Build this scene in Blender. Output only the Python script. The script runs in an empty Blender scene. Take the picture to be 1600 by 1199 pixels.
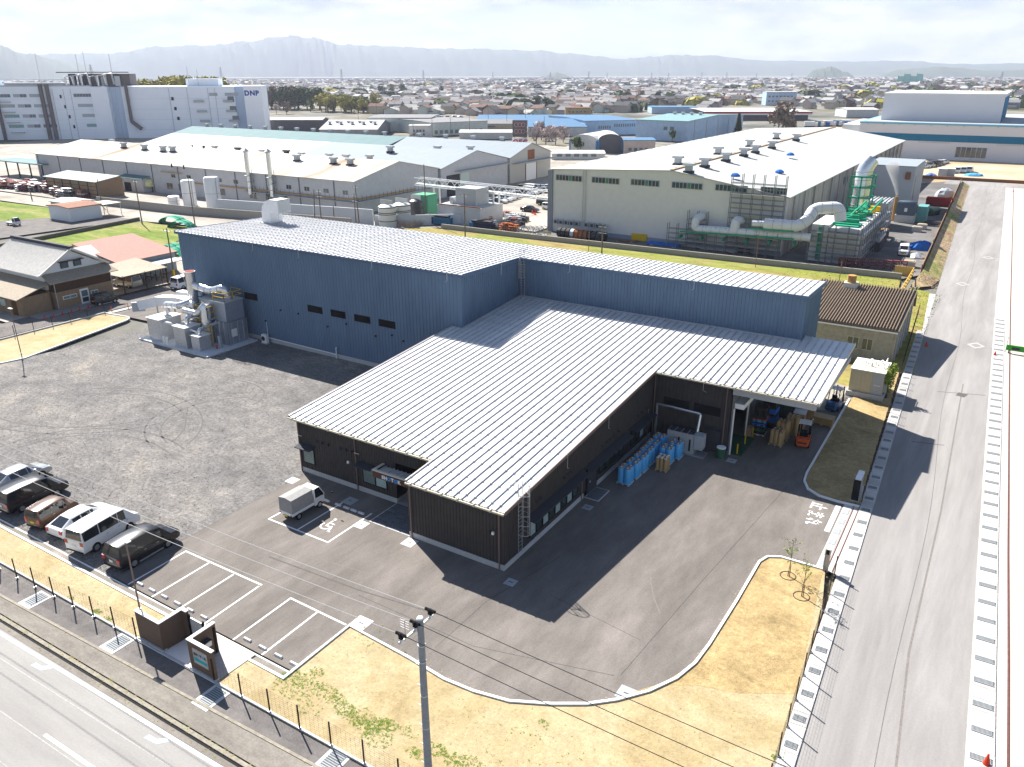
import bpy, bmesh, math, random
from mathutils import Vector, Matrix
random.seed(7)
PI = math.pi
sc = bpy.context.scene
COL = sc.collection
# ---------------------------------------------------------------- camera
CAMH = 31.0
FPX = 1234.22
PITCH, ROLL, YAW = 0.374773, -0.002356, 0.561112
fwd = Vector((-math.sin(YAW)*math.cos(PITCH), math.cos(YAW)*math.cos(PITCH), -math.sin(PITCH)))
_r = fwd.cross(Vector((0, 0, 1))).normalized(); _u = _r.cross(fwd)
CR = _r*math.cos(ROLL) + _u*math.sin(ROLL); CU = -_r*math.sin(ROLL) + _u*math.cos(ROLL)
cam = bpy.data.cameras.new('camera'); camo = bpy.data.objects.new('camera', cam); COL.objects.link(camo)
camo.matrix_world = Matrix.Translation((0, 0, CAMH)) @ Matrix((CR, CU, -fwd)).transposed().to_4x4()
cam.sensor_width = 36; cam.lens = FPX/1600*36; cam.clip_start = 0.5; cam.clip_end = 60000
sc.camera = camo
# ---------------------------------------------------------------- sun, sky, exposure
SUN = Vector((-4.94, 2.44, 4.76)).normalized()
ELEV = math.asin(SUN.z); AZ = math.atan2(SUN.x, SUN.y)
sl = bpy.data.lights.new('sun', 'SUN'); sl.energy = 5.0; sl.angle = math.radians(0.5); sl.color = (1.0, 0.955, 0.89)
so = bpy.data.objects.new('sun', sl); COL.objects.link(so); so.rotation_euler = SUN.to_track_quat('Z', 'Y').to_euler()
W = bpy.data.worlds.new('World'); sc.world = W; W.use_nodes = True
nt = W.node_tree; N = nt.nodes; L = nt.links; N.clear()
def nd(t, **k):
    n = N.new(t)
    for a, b in k.items(): setattr(n, a, b)
    return n
out = nd('ShaderNodeOutputWorld'); bg = nd('ShaderNodeBackground'); bg.inputs[1].default_value = 0.05
sky = nd('ShaderNodeTexSky', sky_type='NISHITA', sun_disc=False, sun_elevation=ELEV, sun_rotation=AZ, altitude=50)
sky.air_density = 1.0; sky.dust_density = 0.4; sky.ozone_density = 2.0
tc = nd('ShaderNodeTexCoord'); mp = nd('ShaderNodeMapping'); mp.inputs['Scale'].default_value = (1, 1, 3.4)
L.new(tc.outputs['Generated'], mp.inputs[0])
n1 = nd('ShaderNodeTexNoise'); n1.inputs['Scale'].default_value = 6.5; n1.inputs['Detail'].default_value = 9; n1.inputs['Roughness'].default_value = 0.58; n1.inputs['Distortion'].default_value = 0.3
n2 = nd('ShaderNodeTexNoise'); n2.inputs['Scale'].default_value = 11; n2.inputs['Detail'].default_value = 8; n2.inputs['Roughness'].default_value = 0.6
L.new(mp.outputs[0], n1.inputs['Vector']); L.new(mp.outputs[0], n2.inputs['Vector'])
cr = nd('ShaderNodeValToRGB'); cr.color_ramp.elements[0].position = 0.36; cr.color_ramp.elements[1].position = 0.56
L.new(n1.outputs[0], cr.inputs[0])
cc = nd('ShaderNodeValToRGB')     # cloud tone
cc.color_ramp.elements[0].position = 0.38; cc.color_ramp.elements[0].color = (3.0, 3.6, 4.7, 1)
cc.color_ramp.elements[1].position = 0.58; cc.color_ramp.elements[1].color = (6.9, 6.85, 6.8, 1)
L.new(n2.outputs[0], cc.inputs[0])
sep = nd('ShaderNodeSeparateXYZ'); L.new(tc.outputs['Generated'], sep.inputs[0])
mr = nd('ShaderNodeMapRange'); mr.inputs[1].default_value = 0.08; mr.inputs[2].default_value = 0.30; mr.inputs[3].default_value = 1.0; mr.inputs[4].default_value = 0.0
L.new(sep.outputs[2], mr.inputs[0])
mm = nd('ShaderNodeMath', operation='MULTIPLY'); L.new(cr.outputs[0], mm.inputs[0]); L.new(mr.outputs[0], mm.inputs[1])
# pale veil under the clouds, where the sky meets the hills
pale = nd('ShaderNodeMix', data_type='RGBA'); pv = nd('ShaderNodeMapRange'); pv.inputs[1].default_value = 0.02; pv.inputs[2].default_value = 0.16; pv.inputs[3].default_value = 0.85; pv.inputs[4].default_value = 0.0
L.new(sep.outputs[2], pv.inputs[0]); L.new(pv.outputs[0], pale.inputs[0]); L.new(sky.outputs[0], pale.inputs[6]); pale.inputs[7].default_value = (3.6, 4.6, 6.6, 1)
mx = nd('ShaderNodeMix', data_type='RGBA'); L.new(mm.outputs[0], mx.inputs[0]); L.new(pale.outputs[2], mx.inputs[6]); L.new(cc.outputs[0], mx.inputs[7])
L.new(mx.outputs[2], bg.inputs[0]); L.new(bg.outputs[0], out.inputs[0])
vs = sc.view_settings; vs.view_transform = 'Standard'; vs.look = 'None'; vs.exposure = 1.47; vs.gamma = 1; vs.use_curve_mapping = False
# ---------------------------------------------------------------- helpers
def A(px, py, z=0.0):
    """point of the horizontal plane z that stands at this place of the photograph (surveyed coordinates)"""
    d = CR*((px-800)/FPX) - CU*((py-599.5)/FPX) + fwd
    t = (z-CAMH)/d.z
    return Vector((d.x*t, d.y*t, z))
def AY(px, py, Y):
    d = CR*((px-800)/FPX) - CU*((py-599.5)/FPX) + fwd; t = Y/d.y
    return Vector((d.x*t, Y, CAMH+d.z*t))
def AX(px, py, X):
    d = CR*((px-800)/FPX) - CU*((py-599.5)/FPX) + fwd; t = X/d.x
    return Vector((X, d.y*t, CAMH+d.z*t))
def HZ(b, py):
    """height above b at which the photograph's row py is met"""
    lo, hi = -5.0, 400.0
    for _ in range(40):
        m = (lo+hi)/2; d = Vector((b[0], b[1], m-CAMH)); w = d.dot(fwd); y = 599.5 - FPX*d.dot(CU)/w if w > 1 else -9e9
        if y > py: lo = m
        else: hi = m
    return lo
MATS = {}
def mat(name, col, rough=0.7, metal=0.0, var=0.12, scale=1.5, bump=0.0, bscale=40, col2=None, stretch=None, c2pos=(0.4, 0.65), spec=None, fine=0.0, emit=None, coat=0, rand=0.0):
    if name in MATS: return MATS[name]
    m = bpy.data.materials.new(name); m.use_nodes = True; t = m.node_tree; n = t.nodes; l = t.links
    b = n['Principled BSDF']; b.inputs['Roughness'].default_value = rough; b.inputs['Metallic'].default_value = metal
    b.inputs['Specular IOR Level'].default_value = spec if spec is not None else (.5 if rough < .5 else .12)
    if rough >= .5 and spec is None: b.inputs['Roughness'].default_value = max(rough, .8)
    if coat: b.inputs['Coat Weight'].default_value = coat
    c = (*col, 1)
    tcn = n.new('ShaderNodeTexCoord'); vec = tcn.outputs['Object']
    if stretch:
        mpn = n.new('ShaderNodeMapping'); mpn.inputs['Scale'].default_value = stretch; l.new(vec, mpn.inputs[0]); vec = mpn.outputs[0]
    ns = n.new('ShaderNodeTexNoise'); ns.inputs['Scale'].default_value = scale; ns.inputs['Detail'].default_value = 6; ns.inputs['Roughness'].default_value = 0.62
    l.new(vec, ns.inputs['Vector'])
    cur = None
    if col2 is not None:
        rp = n.new('ShaderNodeValToRGB'); rp.color_ramp.elements[0].position = c2pos[0]; rp.color_ramp.elements[1].position = c2pos[1]
        rp.color_ramp.elements[0].color = c; rp.color_ramp.elements[1].color = (*col2, 1); l.new(ns.outputs[0], rp.inputs[0]); cur = rp.outputs[0]
    ns2 = n.new('ShaderNodeTexNoise'); ns2.inputs['Scale'].default_value = scale*3.1; ns2.inputs['Detail'].default_value = 5; l.new(vec, ns2.inputs['Vector'])
    mr_ = n.new('ShaderNodeMapRange'); mr_.inputs[1].default_value = 0.25; mr_.inputs[2].default_value = 0.75; mr_.inputs[3].default_value = 1-var; mr_.inputs[4].default_value = 1+var
    l.new(ns2.outputs[0], mr_.inputs[0]); fac = mr_.outputs[0]
    if fine:
        nf = n.new('ShaderNodeTexNoise'); nf.inputs['Scale'].default_value = 9; nf.inputs['Detail'].default_value = 3; l.new(tcn.outputs['Object'], nf.inputs['Vector'])
        mf = n.new('ShaderNodeMapRange'); mf.inputs[1].default_value = 0.3; mf.inputs[2].default_value = 0.7; mf.inputs[3].default_value = 1-fine; mf.inputs[4].default_value = 1+fine
        l.new(nf.outputs[0], mf.inputs[0]); mu = n.new('ShaderNodeMath'); mu.operation = 'MULTIPLY'; l.new(fac, mu.inputs[0]); l.new(mf.outputs[0], mu.inputs[1]); fac = mu.outputs[0]
    if rand:
        oi = n.new('ShaderNodeObjectInfo'); mo = n.new('ShaderNodeMapRange'); mo.inputs[3].default_value = 1-rand; mo.inputs[4].default_value = 1+rand*.4; l.new(oi.outputs['Random'], mo.inputs[0]); mu2 = n.new('ShaderNodeMath'); mu2.operation = 'MULTIPLY'; l.new(fac, mu2.inputs[0]); l.new(mo.outputs[0], mu2.inputs[1]); fac = mu2.outputs[0]
    vm = n.new('ShaderNodeVectorMath'); vm.operation = 'SCALE'; l.new(fac, vm.inputs['Scale'])
    if cur is not None: l.new(cur, vm.inputs[0])
    else: vm.inputs[0].default_value = col
    l.new(vm.outputs[0], b.inputs['Base Color'])
    if bump:
        nb = n.new('ShaderNodeTexNoise'); nb.inputs['Scale'].default_value = bscale; nb.inputs['Detail'].default_value = 4; l.new(tcn.outputs['Object'], nb.inputs['Vector'])
        bp = n.new('ShaderNodeBump'); bp.inputs['Strength'].default_value = bump; bp.inputs['Distance'].default_value = 0.05; l.new(nb.outputs[0], bp.inputs['Height']); l.new(bp.outputs[0], b.inputs['Normal'])
    if emit: b.inputs['Emission Color'].default_value = (*emit[:3], 1); b.inputs['Emission Strength'].default_value = emit[3]
    MATS[name] = m; return m
def prop(o, label=None, cat=None, group=None, kind=None):
    if label: o['label'] = label
    if cat: o['category'] = cat
    if group: o['group'] = group
    if kind: o['kind'] = kind
    return o
def thing(name, label, cat, loc=(0, 0, 0), rz=0.0, group=None):
    o = bpy.data.objects.new(name, None); o.location = loc; o.rotation_euler = (0, 0, rz); o.empty_display_size = 0.3; COL.objects.link(o)
    return prop(o, label, cat, group)
def mesh_obj(name, me, parent=None, loc=None, rz=None):
    o = bpy.data.objects.new(name, me); COL.objects.link(o)
    if parent is not None: o.parent = parent
    if loc is not None: o.location = loc
    if rz is not None: o.rotation_euler = (0, 0, rz)
    return o
CH = {}
def kids(o):
    return o.children
def dup(o, loc=None, rz=None, label=None, group=None, scale=None):
    r = o.copy(); COL.objects.link(r)
    if loc is not None: r.location = loc
    if rz is not None: r.rotation_euler = (0, 0, rz)
    if scale is not None: r.scale = (scale,)*3 if not hasattr(scale, '__len__') else scale
    if label: r['label'] = label
    if group: r['group'] = group
    for c in o.children:
        k = c.copy(); COL.objects.link(k); k.parent = r
        for g in c.children:
            h = g.copy(); COL.objects.link(h); h.parent = k
    return r
class MB:
    def __init__(s): s.v = []; s.f = []; s.m = []; s.mi = 0
    def add(s, vs, fs):
        b = len(s.v); s.v += [tuple(x) for x in vs]; s.f += [tuple(b+i for i in f) for f in fs]; s.m += [s.mi]*len(fs); return s
    def box(s, x0, y0, z0, x1, y1, z1):
        if x0 > x1: x0, x1 = x1, x0
        if y0 > y1: y0, y1 = y1, y0
        if z0 > z1: z0, z1 = z1, z0
        return s.add([(x0,y0,z0),(x1,y0,z0),(x1,y1,z0),(x0,y1,z0),(x0,y0,z1),(x1,y0,z1),(x1,y1,z1),(x0,y1,z1)],
                     [(0,3,2,1),(4,5,6,7),(0,1,5,4),(1,2,6,5),(2,3,7,6),(3,0,4,7)])
    def obox(s, c, sx, sy, sz, rz=0.0):   # c is the centre of the base
        ca, sa = math.cos(rz), math.sin(rz); vs = []
        for z in (0, sz):
            for x, y in ((-1,-1),(1,-1),(1,1),(-1,1)):
                X, Y = x*sx/2, y*sy/2; vs.append((c[0]+X*ca-Y*sa, c[1]+X*sa+Y*ca, c[2]+z))
        return s.add(vs, [(0,3,2,1),(4,5,6,7),(0,1,5,4),(1,2,6,5),(2,3,7,6),(3,0,4,7)])
    def bar(s, p, q, w, h=None):         # square bar between two points
        p = Vector(p); q = Vector(q); h = h or w; d = (q-p).normalized()
        a = d.cross(Vector((0,0,1)));
        if a.length < 1e-3: a = Vector((1,0,0))
        a.normalize(); b = a.cross(d).normalized(); vs = []
        for o_ in (p, q):
            for i, j in ((-1,-1),(1,-1),(1,1),(-1,1)): vs.append(o_ + a*(i*w/2) + b*(j*h/2))
        return s.add(vs, [(0,1,2,3),(7,6,5,4),(0,4,5,1),(1,5,6,2),(2,6,7,3),(3,7,4,0)])
    def prism(s, poly, z0, z1):
        n = len(poly); zz = z1 if hasattr(z1, '__len__') else [z1]*n
        ar = sum(poly[i][0]*poly[(i+1) % n][1]-poly[(i+1) % n][0]*poly[i][1] for i in range(n))
        if ar < 0: poly = poly[::-1]; zz = zz[::-1]
        vs = [(p[0], p[1], z0) for p in poly] + [(p[0], p[1], z) for p, z in zip(poly, zz)]
        fs = [tuple(range(n))[::-1], tuple(range(n, 2*n))] + [(i, (i+1) % n, n+(i+1) % n, n+i) for i in range(n)]
        return s.add(vs, fs)
    def sheet(s, poly, z=0.0):
        n = len(poly); ar = sum(poly[i][0]*poly[(i+1) % n][1]-poly[(i+1) % n][0]*poly[i][1] for i in range(n))
        if ar < 0: poly = poly[::-1]
        return s.add([(p[0], p[1], z) for p in poly], [tuple(range(n))])
    def quad(s, *p): return s.add(p, [tuple(range(len(p)))])
    def strip(s, pts, w, z0, z1):         # kerb-like strip along a polyline (centre line)
        P_ = [Vector((p[0], p[1])) for p in pts]; n = len(P_); Lf = []; Rt = []
        for i in range(n):
            d = (P_[min(i+1, n-1)]-P_[max(i-1, 0)]).normalized(); nn = Vector((-d.y, d.x))*(w/2)
            Lf.append(P_[i]+nn); Rt.append(P_[i]-nn)
        vs = []
        for i in range(n): vs += [(Rt[i].x, Rt[i].y, z0), (Lf[i].x, Lf[i].y, z0), (Lf[i].x, Lf[i].y, z1), (Rt[i].x, Rt[i].y, z1)]
        fs = []
        for i in range(n-1):
            a = 4*i; b = a+4; fs += [(a+3, b+3, b+2, a+2), (a, b, b+3, a+3), (b+1, a+1, a+2, b+2)]
        fs += [(0, 3, 2, 1), (4*n-4, 4*n-3, 4*n-2, 4*n-1)]
        return s.add(vs, fs)
    def tube(s, pts, r, n=8, cap=True):
        P_ = [Vector(p) for p in pts]; m = len(P_); R = r if hasattr(r, '__len__') else [r]*m; vs = []; up = None
        for i in range(m):
            d = (P_[min(i+1, m-1)]-P_[max(i-1, 0)]).normalized()
            if up is None:
                up = d.orthogonal().normalized()
            up = (up-d*up.dot(d)).normalized(); sd = d.cross(up)
            for k in range(n):
                a = 2*PI*k/n; vs.append(P_[i]+(up*math.cos(a)+sd*math.sin(a))*R[i])
        fs = []
        for i in range(m-1):
            for k in range(n):
                a = i*n+k; b = i*n+(k+1) % n; fs.append((a, b, b+n, a+n))
        if cap: fs += [tuple(range(n))[::-1], tuple(range((m-1)*n, m*n))]
        return s.add(vs, fs)
    def cyl(s, x, y, z0, z1, r, n=12, r2=None): return s.tube([(x, y, z0), (x, y, z1)], [r, r if r2 is None else r2], n)
    def lathe(s, x, y, prof, n=16):      # prof: (radius, z) from bottom to top
        return s.tube([(x, y, z) for _, z in prof], [r for r, _ in prof], n)
    def ribwall(s, p0, p1, zb, zt0, zt1, step=0.3, depth=0.04, rw=0.08):
        """sheet cladding with standing ribs; outward is to the right when walking p0->p1"""
        p0 = Vector(p0[:2]); p1 = Vector(p1[:2]); Ln = (p1-p0).length; d = (p1-p0)/Ln; o_ = Vector((d.y, -d.x)); prof = [(0, 0)]
        k = 0
        while (k+1)*step < Ln:
            c = (k+0.5)*step; prof += [(c-rw/2, 0), (c-rw/2+0.01, depth), (c+rw/2-0.01, depth), (c+rw/2, 0)]; k += 1
        prof.append((Ln, 0)); vs = []
        for t_, h in prof:
            q = p0+d*t_+o_*h; zt = zt0+(zt1-zt0)*t_/Ln; vs += [(q.x, q.y, zb), (q.x, q.y, zt)]
        return s.add(vs, [(2*i, 2*i+2, 2*i+3, 2*i+1) for i in range(len(prof)-1)])
    def mesh(s, name, mats):
        me = bpy.data.meshes.new(name); me.from_pydata(s.v, [], s.f); me.validate(clean_customdata=False)
        if not isinstance(mats, (list, tuple)): mats = [mats]
        for m_ in mats: me.materials.append(m_)
        if len(mats) > 1 and len(me.polygons) == len(s.m): me.polygons.foreach_set('material_index', s.m)
        me.update(); return me
    def build(s, name, mats, parent=None, smooth=False, loc=None, rz=None, world=False, **k):
        if world and parent is not None:
            iv = (Matrix.Translation(parent.location) @ Matrix.Rotation(parent.rotation_euler.z, 4, 'Z')).inverted()
            s.v = [tuple(iv @ Vector(v_)) for v_ in s.v]
        me = s.mesh(name, mats)
        if smooth:
            for p in me.polygons: p.use_smooth = True
            me.set_sharp_from_angle(angle=math.radians(smooth if smooth is not True else 40))
        o = mesh_obj(name, me, parent, loc, rz); prop(o, **k); return o
def boxpart(name, m_, parent, *b, **k): return MB().box(*b).build(name, m_, parent, **k)
def text_part(txt, size, m_, parent, loc, rot, depth=0.03, name='letter', spacing=1.0, mats=None, widths=None, bold=0.0):
    """each letter a mesh of its own, set side by side along the local x of rot"""
    x = 0.0; R = rot.to_matrix() if hasattr(rot, 'to_matrix') else rot; res = []
    for i, ch in enumerate(txt):
        cu = bpy.data.curves.new('t', 'FONT'); cu.body = ch; cu.size = size; cu.extrude = depth/2; cu.offset = bold; to = bpy.data.objects.new('t', cu); COL.objects.link(to)
        bpy.context.view_layer.update()
        me = bpy.data.meshes.new_from_object(to.evaluated_get(bpy.context.evaluated_depsgraph_get()))
        w = max([v.co.x for v in me.vertices] or [0]); w0 = min([v.co.x for v in me.vertices] or [0])
        bpy.data.objects.remove(to)
        me.materials.clear(); me.materials.append((mats[i] if mats else m_)); me.name = name
        o = mesh_obj(name, me, parent); o.matrix_local = Matrix.Translation(Vector(loc)+R @ Vector((x-w0, 0, 0))) @ R.to_4x4(); x += (w-w0)+size*0.12*spacing; res.append(o)
    return x
# ---------------------------------------------------------------- materials
M_roof = mat('roof_metal', (0.66, 0.655, 0.64), 0.42, 0.0, var=0.07, scale=0.35, rand=.16)
M_roofrib = mat('roof_seam', (0.42, 0.43, 0.46), 0.45, 0.1, var=0.05)
M_blue = mat('hall_blue_cladding', (0.125, 0.190, 0.272), 0.55, 0.1, var=0.10, scale=0.3, stretch=(1, 1, .25))
M_brown = mat('office_dark_cladding', (0.066, 0.060, 0.057), 0.5, 0.2, var=0.10, scale=0.5)
M_conc = mat('plinth_concrete', (0.46, 0.46, 0.45), 0.85, var=0.10, scale=2)
M_white = mat('white_paint', (0.78, 0.78, 0.76), 0.5, var=0.04)
M_cream = mat('cream_trim', (0.62, 0.58, 0.48), 0.5, var=0.05)
M_pipe = mat('brown_pipe', (0.17, 0.12, 0.11), 0.45, var=0.05)
M_black = mat('black_matt', (0.012, 0.012, 0.014), 0.6, var=0.1)
M_darkhood = mat('dark_grey_steel', (0.055, 0.057, 0.068), 0.5, 0.2, var=0.08)
M_glass = mat('window_glass', (0.03, 0.05, 0.05), 0.08, 0.0, var=0.2, spec=0.8)
M_blind = mat('window_blind', (0.34, 0.44, 0.42), 0.25, 0.0, var=0.1, spec=0.7)
M_galv = mat('galvanised_steel', (0.42, 0.44, 0.46), 0.42, 0.55, var=0.12, scale=2.5)
M_ltgrey = mat('light_grey_paint', (0.40, 0.42, 0.43), 0.5, 0.1, var=0.08)
M_paint = mat('road_paint_white', (0.72, 0.72, 0.70), 0.7, var=0.10, scale=3, fine=0.08)
# ================================================================ ground and yards
def ground_mat(name, stops, scale, var=0.15, rough=0.95, stretch=None, bump=0.0, bscale=30, speck=0.0, speckscale=18, wave=None, detail=8):
    m = bpy.data.materials.new(name); m.use_nodes = True; t = m.node_tree; n = t.nodes; l = t.links
    b = n['Principled BSDF']; b.inputs['Roughness'].default_value = rough; b.inputs['Specular IOR Level'].default_value = 0.08
    tcn = n.new('ShaderNodeTexCoord'); vec = tcn.outputs['Object']; raw = vec
    if stretch:
        mpn = n.new('ShaderNodeMapping'); mpn.inputs['Scale'].default_value = stretch[:3]
        if len(stretch) > 3: mpn.inputs['Rotation'].default_value = (0, 0, stretch[3])
        l.new(vec, mpn.inputs[0]); vec = mpn.outputs[0]
    ns = n.new('ShaderNodeTexNoise'); ns.inputs['Scale'].default_value = scale; ns.inputs['Detail'].default_value = detail; ns.inputs['Roughness'].default_value = 0.65; ns.inputs['Distortion'].default_value = 0.6
    l.new(vec, ns.inputs['Vector'])
    rp = n.new('ShaderNodeValToRGB'); els = rp.color_ramp.elements
    while len(els) < len(stops): els.new(0.5)
    for e, (p, c) in zip(els, stops): e.position = p; e.color = (*c, 1)
    l.new(ns.outputs[0], rp.inputs[0]); cur = rp.outputs[0]
    fac = None
    for sc_, amp in ((scale*6, var), (speckscale, speck)):
        if not amp: continue
        n2_ = n.new('ShaderNodeTexNoise'); n2_.inputs['Scale'].default_value = sc_; n2_.inputs['Detail'].default_value = 4; n2_.inputs['Roughness'].default_value = 0.7; l.new(vec if sc_ != speckscale else raw, n2_.inputs['Vector'])
        mf = n.new('ShaderNodeMapRange'); mf.inputs[1].default_value = 0.3; mf.inputs[2].default_value = 0.7; mf.inputs[3].default_value = 1-amp; mf.inputs[4].default_value = 1+amp; l.new(n2_.outputs[0], mf.inputs[0])
        vm = n.new('ShaderNodeVectorMath'); vm.operation = 'SCALE'; l.new(cur, vm.inputs[0]); l.new(mf.outputs[0], vm.inputs['Scale']); cur = vm.outputs[0]
    l.new(cur, b.inputs['Base Color'])
    if bump:
        nb = n.new('ShaderNodeTexNoise'); nb.inputs['Scale'].default_value = bscale; nb.inputs['Detail'].default_value = 5; nb.inputs['Roughness'].default_value = 0.7; l.new(raw, nb.inputs['Vector'])
        bp = n.new('ShaderNodeBump'); bp.inputs['Strength'].default_value = bump; bp.inputs['Distance'].default_value = 0.08; l.new(nb.outputs[0], bp.inputs['Height']); l.new(bp.outputs[0], b.inputs['Normal'])
    MATS[name] = m; return m
G_land = ground_mat('far_land', [(0.30, (0.07, 0.10, 0.035)), (0.42, (0.15, 0.135, 0.09)), (0.5, (0.20, 0.19, 0.165)), (0.60, (0.12, 0.12, 0.11)), (0.70, (0.07, 0.10, 0.03))], 0.006, var=0.35, speck=0.35, speckscale=0.06)
G_asph = ground_mat('yard_asphalt', [(0.30, (0.124, 0.110, 0.100)), (0.50, (0.160, 0.144, 0.131)), (0.68, (0.208, 0.187, 0.170))], 0.16, var=0.16, stretch=(1.0, 0.30, 1, 0.0), speck=0.16, speckscale=9, bump=0.15, bscale=40)
G_asphnew = ground_mat('path_asphalt', [(0.35, (0.13, 0.12, 0.115)), (0.65, (0.19, 0.175, 0.165))], 0.5, var=0.12, speck=0.12, speckscale=9)
G_grav = ground_mat('gravel', [(0.30, (0.135, 0.130, 0.128)), (0.48, (0.175, 0.167, 0.160)), (0.60, (0.215, 0.20, 0.185)), (0.72, (0.30, 0.27, 0.225))], 0.10, var=0.24, stretch=(1, 1.2, 1, 0.4), speck=0.40, speckscale=3.4, bump=.8, bscale=9)
G_road = ground_mat('road_asphalt', [(0.30, (0.235, 0.225, 0.215)), (0.50, (0.285, 0.275, 0.262)), (0.70, (0.34, 0.33, 0.315))], 0.10, var=0.07, stretch=(0.18, 1.6, 1, 0.0), speck=0.06, speckscale=8)
G_road2 = ground_mat('side_road_asphalt', [(0.30, (0.20, 0.19, 0.183)), (0.50, (0.26, 0.248, 0.238)), (0.70, (0.33, 0.318, 0.305))], 0.16, var=0.08, stretch=(1.6, 0.14, 1, 0.03), speck=0.07, speckscale=8)
G_walk = ground_mat('old_pavement', [(0.30, (0.17, 0.155, 0.135)), (0.55, (0.23, 0.21, 0.185)), (0.75, (0.30, 0.27, 0.23))], 0.25, var=0.18, stretch=(0.5, 1.2, 1, 0.0), speck=0.15, speckscale=7)
G_dirt = ground_mat('dry_earth', [(0.28, (0.26, 0.20, 0.10)), (0.42, (0.35, 0.275, 0.15)), (0.55, (0.41, 0.335, 0.205)), (0.75, (0.32, 0.25, 0.13))], 0.14, var=0.13, speck=0.14, speckscale=5, bump=0.4, bscale=8)
G_turf = ground_mat('dormant_turf', [(0.30, (0.25, 0.185, 0.09)), (0.50, (0.375, 0.275, 0.135)), (0.70, (0.44, 0.34, 0.175))], 0.35, var=0.18, stretch=(1, 1, 1), speck=0.2, speckscale=6, bump=0.5, bscale=12)
G_grass = ground_mat('spring_grass', [(0.30, (0.24, 0.175, 0.075)), (0.46, (0.26, 0.215, 0.075)), (0.56, (0.19, 0.215, 0.04)), (0.68, (0.30, 0.24, 0.11))], 0.07, var=0.25, stretch=(0.5, 1.3, 1), speck=0.2, speckscale=1.5)
G_green = ground_mat('bright_grass', [(0.34, (0.105, 0.155, 0.022)), (0.48, (0.15, 0.20, 0.032)), (0.60, (0.25, 0.23, 0.085)), (0.72, (0.16, 0.19, 0.04))], 0.12, var=0.25, stretch=(0.4, 1.3, 1), speck=0.2, speckscale=1.5)
G_weed = ground_mat('dead_weeds', [(0.32, (0.30, 0.185, 0.11)), (0.47, (0.42, 0.30, 0.195)), (0.58, (0.33, 0.28, 0.12)), (0.68, (0.14, 0.22, 0.03))], 0.13, var=0.3, stretch=(0.8, 0.5, 1), speck=0.3, speckscale=1.6, bump=0.8, bscale=3)
G_concy = ground_mat('works_concrete', [(0.32, (0.24, 0.215, 0.18)), (0.5, (0.33, 0.30, 0.26)), (0.7, (0.42, 0.39, 0.35))], 0.08, var=0.15, speck=0.08, speckscale=2)
G_dkyard = ground_mat('works_asphalt', [(0.32, (0.10, 0.097, 0.095)), (0.6, (0.17, 0.165, 0.16)), (0.75, (0.26, 0.24, 0.22))], 0.12, var=0.15, speck=0.1, speckscale=2)
G_sand = ground_mat('building_site_sand', [(0.32, (0.33, 0.24, 0.14)), (0.5, (0.44, 0.345, 0.235)), (0.7, (0.50, 0.43, 0.33))], 0.05, var=0.14, stretch=(0.6, 1.4, 1))
def ground(name, poly, z, m_, world=True):
    return MB().sheet([(p[0], p[1]) for p in poly], z).build(name, m_, kind='structure')
S = 30000
ground('ground', [(-S, -S), (S, -S), (S, S), (-S, S)], -0.30, G_land)
ground('asphalt_yard', [(-46.6, 23.2), (-29.0, 23.2), (-29.0, 27.6), (-23, 26.2), (-14, 26.2), (-9.0, 33), (-9.0, 45), (-6.0, 47.6), (-5.2, 60), (-9.8, 60), (-9.8, 84), (-46.2, 76), (-45.7, 62), (-45.7, 40.5), (-45.9, 28.0)], 0.0, G_asph)
ground('gravel_yard', [(-140, 22.4), (-45.8, 22.4), (-45.7, 40.6), (-45.7, 63.2), (-92, 63.2), (-92.5, 60.5), (-94.9, 43.4), (-100, 23)], 0.004, G_grav)
ground('gravel_apron', [(-46.7, 22.9), (-45.75, 22.9), (-45.65, 40.6), (-46.3, 40.6)], 0.008, G_grav)
# islands of earth and turf
isl = [(-29.0, 22.6), (-29.0, 27.7), (-24.1, 27.4), (-21.5, 27.1), (-19.6, 27.2), (-17.6, 27.6), (-15.6, 28.6), (-14.0, 29.6), (-12.8, 30.7), (-11.6, 32.2), (-10.7, 33.9), (-10.25, 35.6), (-10.1, 37.6), (-10.0, 42.4), (-10.0, 47.4), (-9.7, 48.3), (-8.9, 48.75), (-6.0, 48.8)]
ground('earth_verge', isl+[(-5.2, 44), (-4.6, 32), (-4.1, 20.7), (-20, 20.4), (-29, 20.25)], 0.05, G_dirt)
ground('turf_verge', [(-12.6, 31.3), (-11.2, 33.2), (-10.4, 35.2), (-10.05, 38), (-9.95, 47.3), (-9.6, 48.2), (-8.9, 48.6), (-6.1, 48.6), (-4.85, 36.2), (-7.5, 34.6), (-9.6, 34.0), (-11.2, 33.0)], 0.056, G_turf)
ground('turf_strip', [(-10.3, 80.8), (-10.2, 62.3), (-10.05, 60.8), (-9.5, 59.7), (-8.6, 59.0), (-5.6, 59.2), (-6.6, 80), (-7.2, 92), (-8.9, 92.4)], 0.05, G_turf)
MB().strip(isl, 0.16, -0.02, 0.14).build('kerb', M_white, smooth=False, label='white kerb curving round the dry earth verge', kind='structure')
MB().strip([(-10.4, 81.0), (-10.3, 62.3), (-10.15, 60.8), (-9.6, 59.6), (-8.6, 58.9), (-7.2, 58.75), (-5.6, 58.8)], 0.16, -0.02, 0.14).build('kerb', M_white, kind='structure')
ground('earth_strip', [(-58.5, 19.92), (-58.5, 22.45), (-29.0, 22.5), (-29.0, 20.25)], 0.046, G_dirt)
ground('earth_strip', [(-140, 18.9), (-140, 22.45), (-58.5, 22.45), (-58.5, 19.92)], 0.046, G_dirt)
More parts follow.
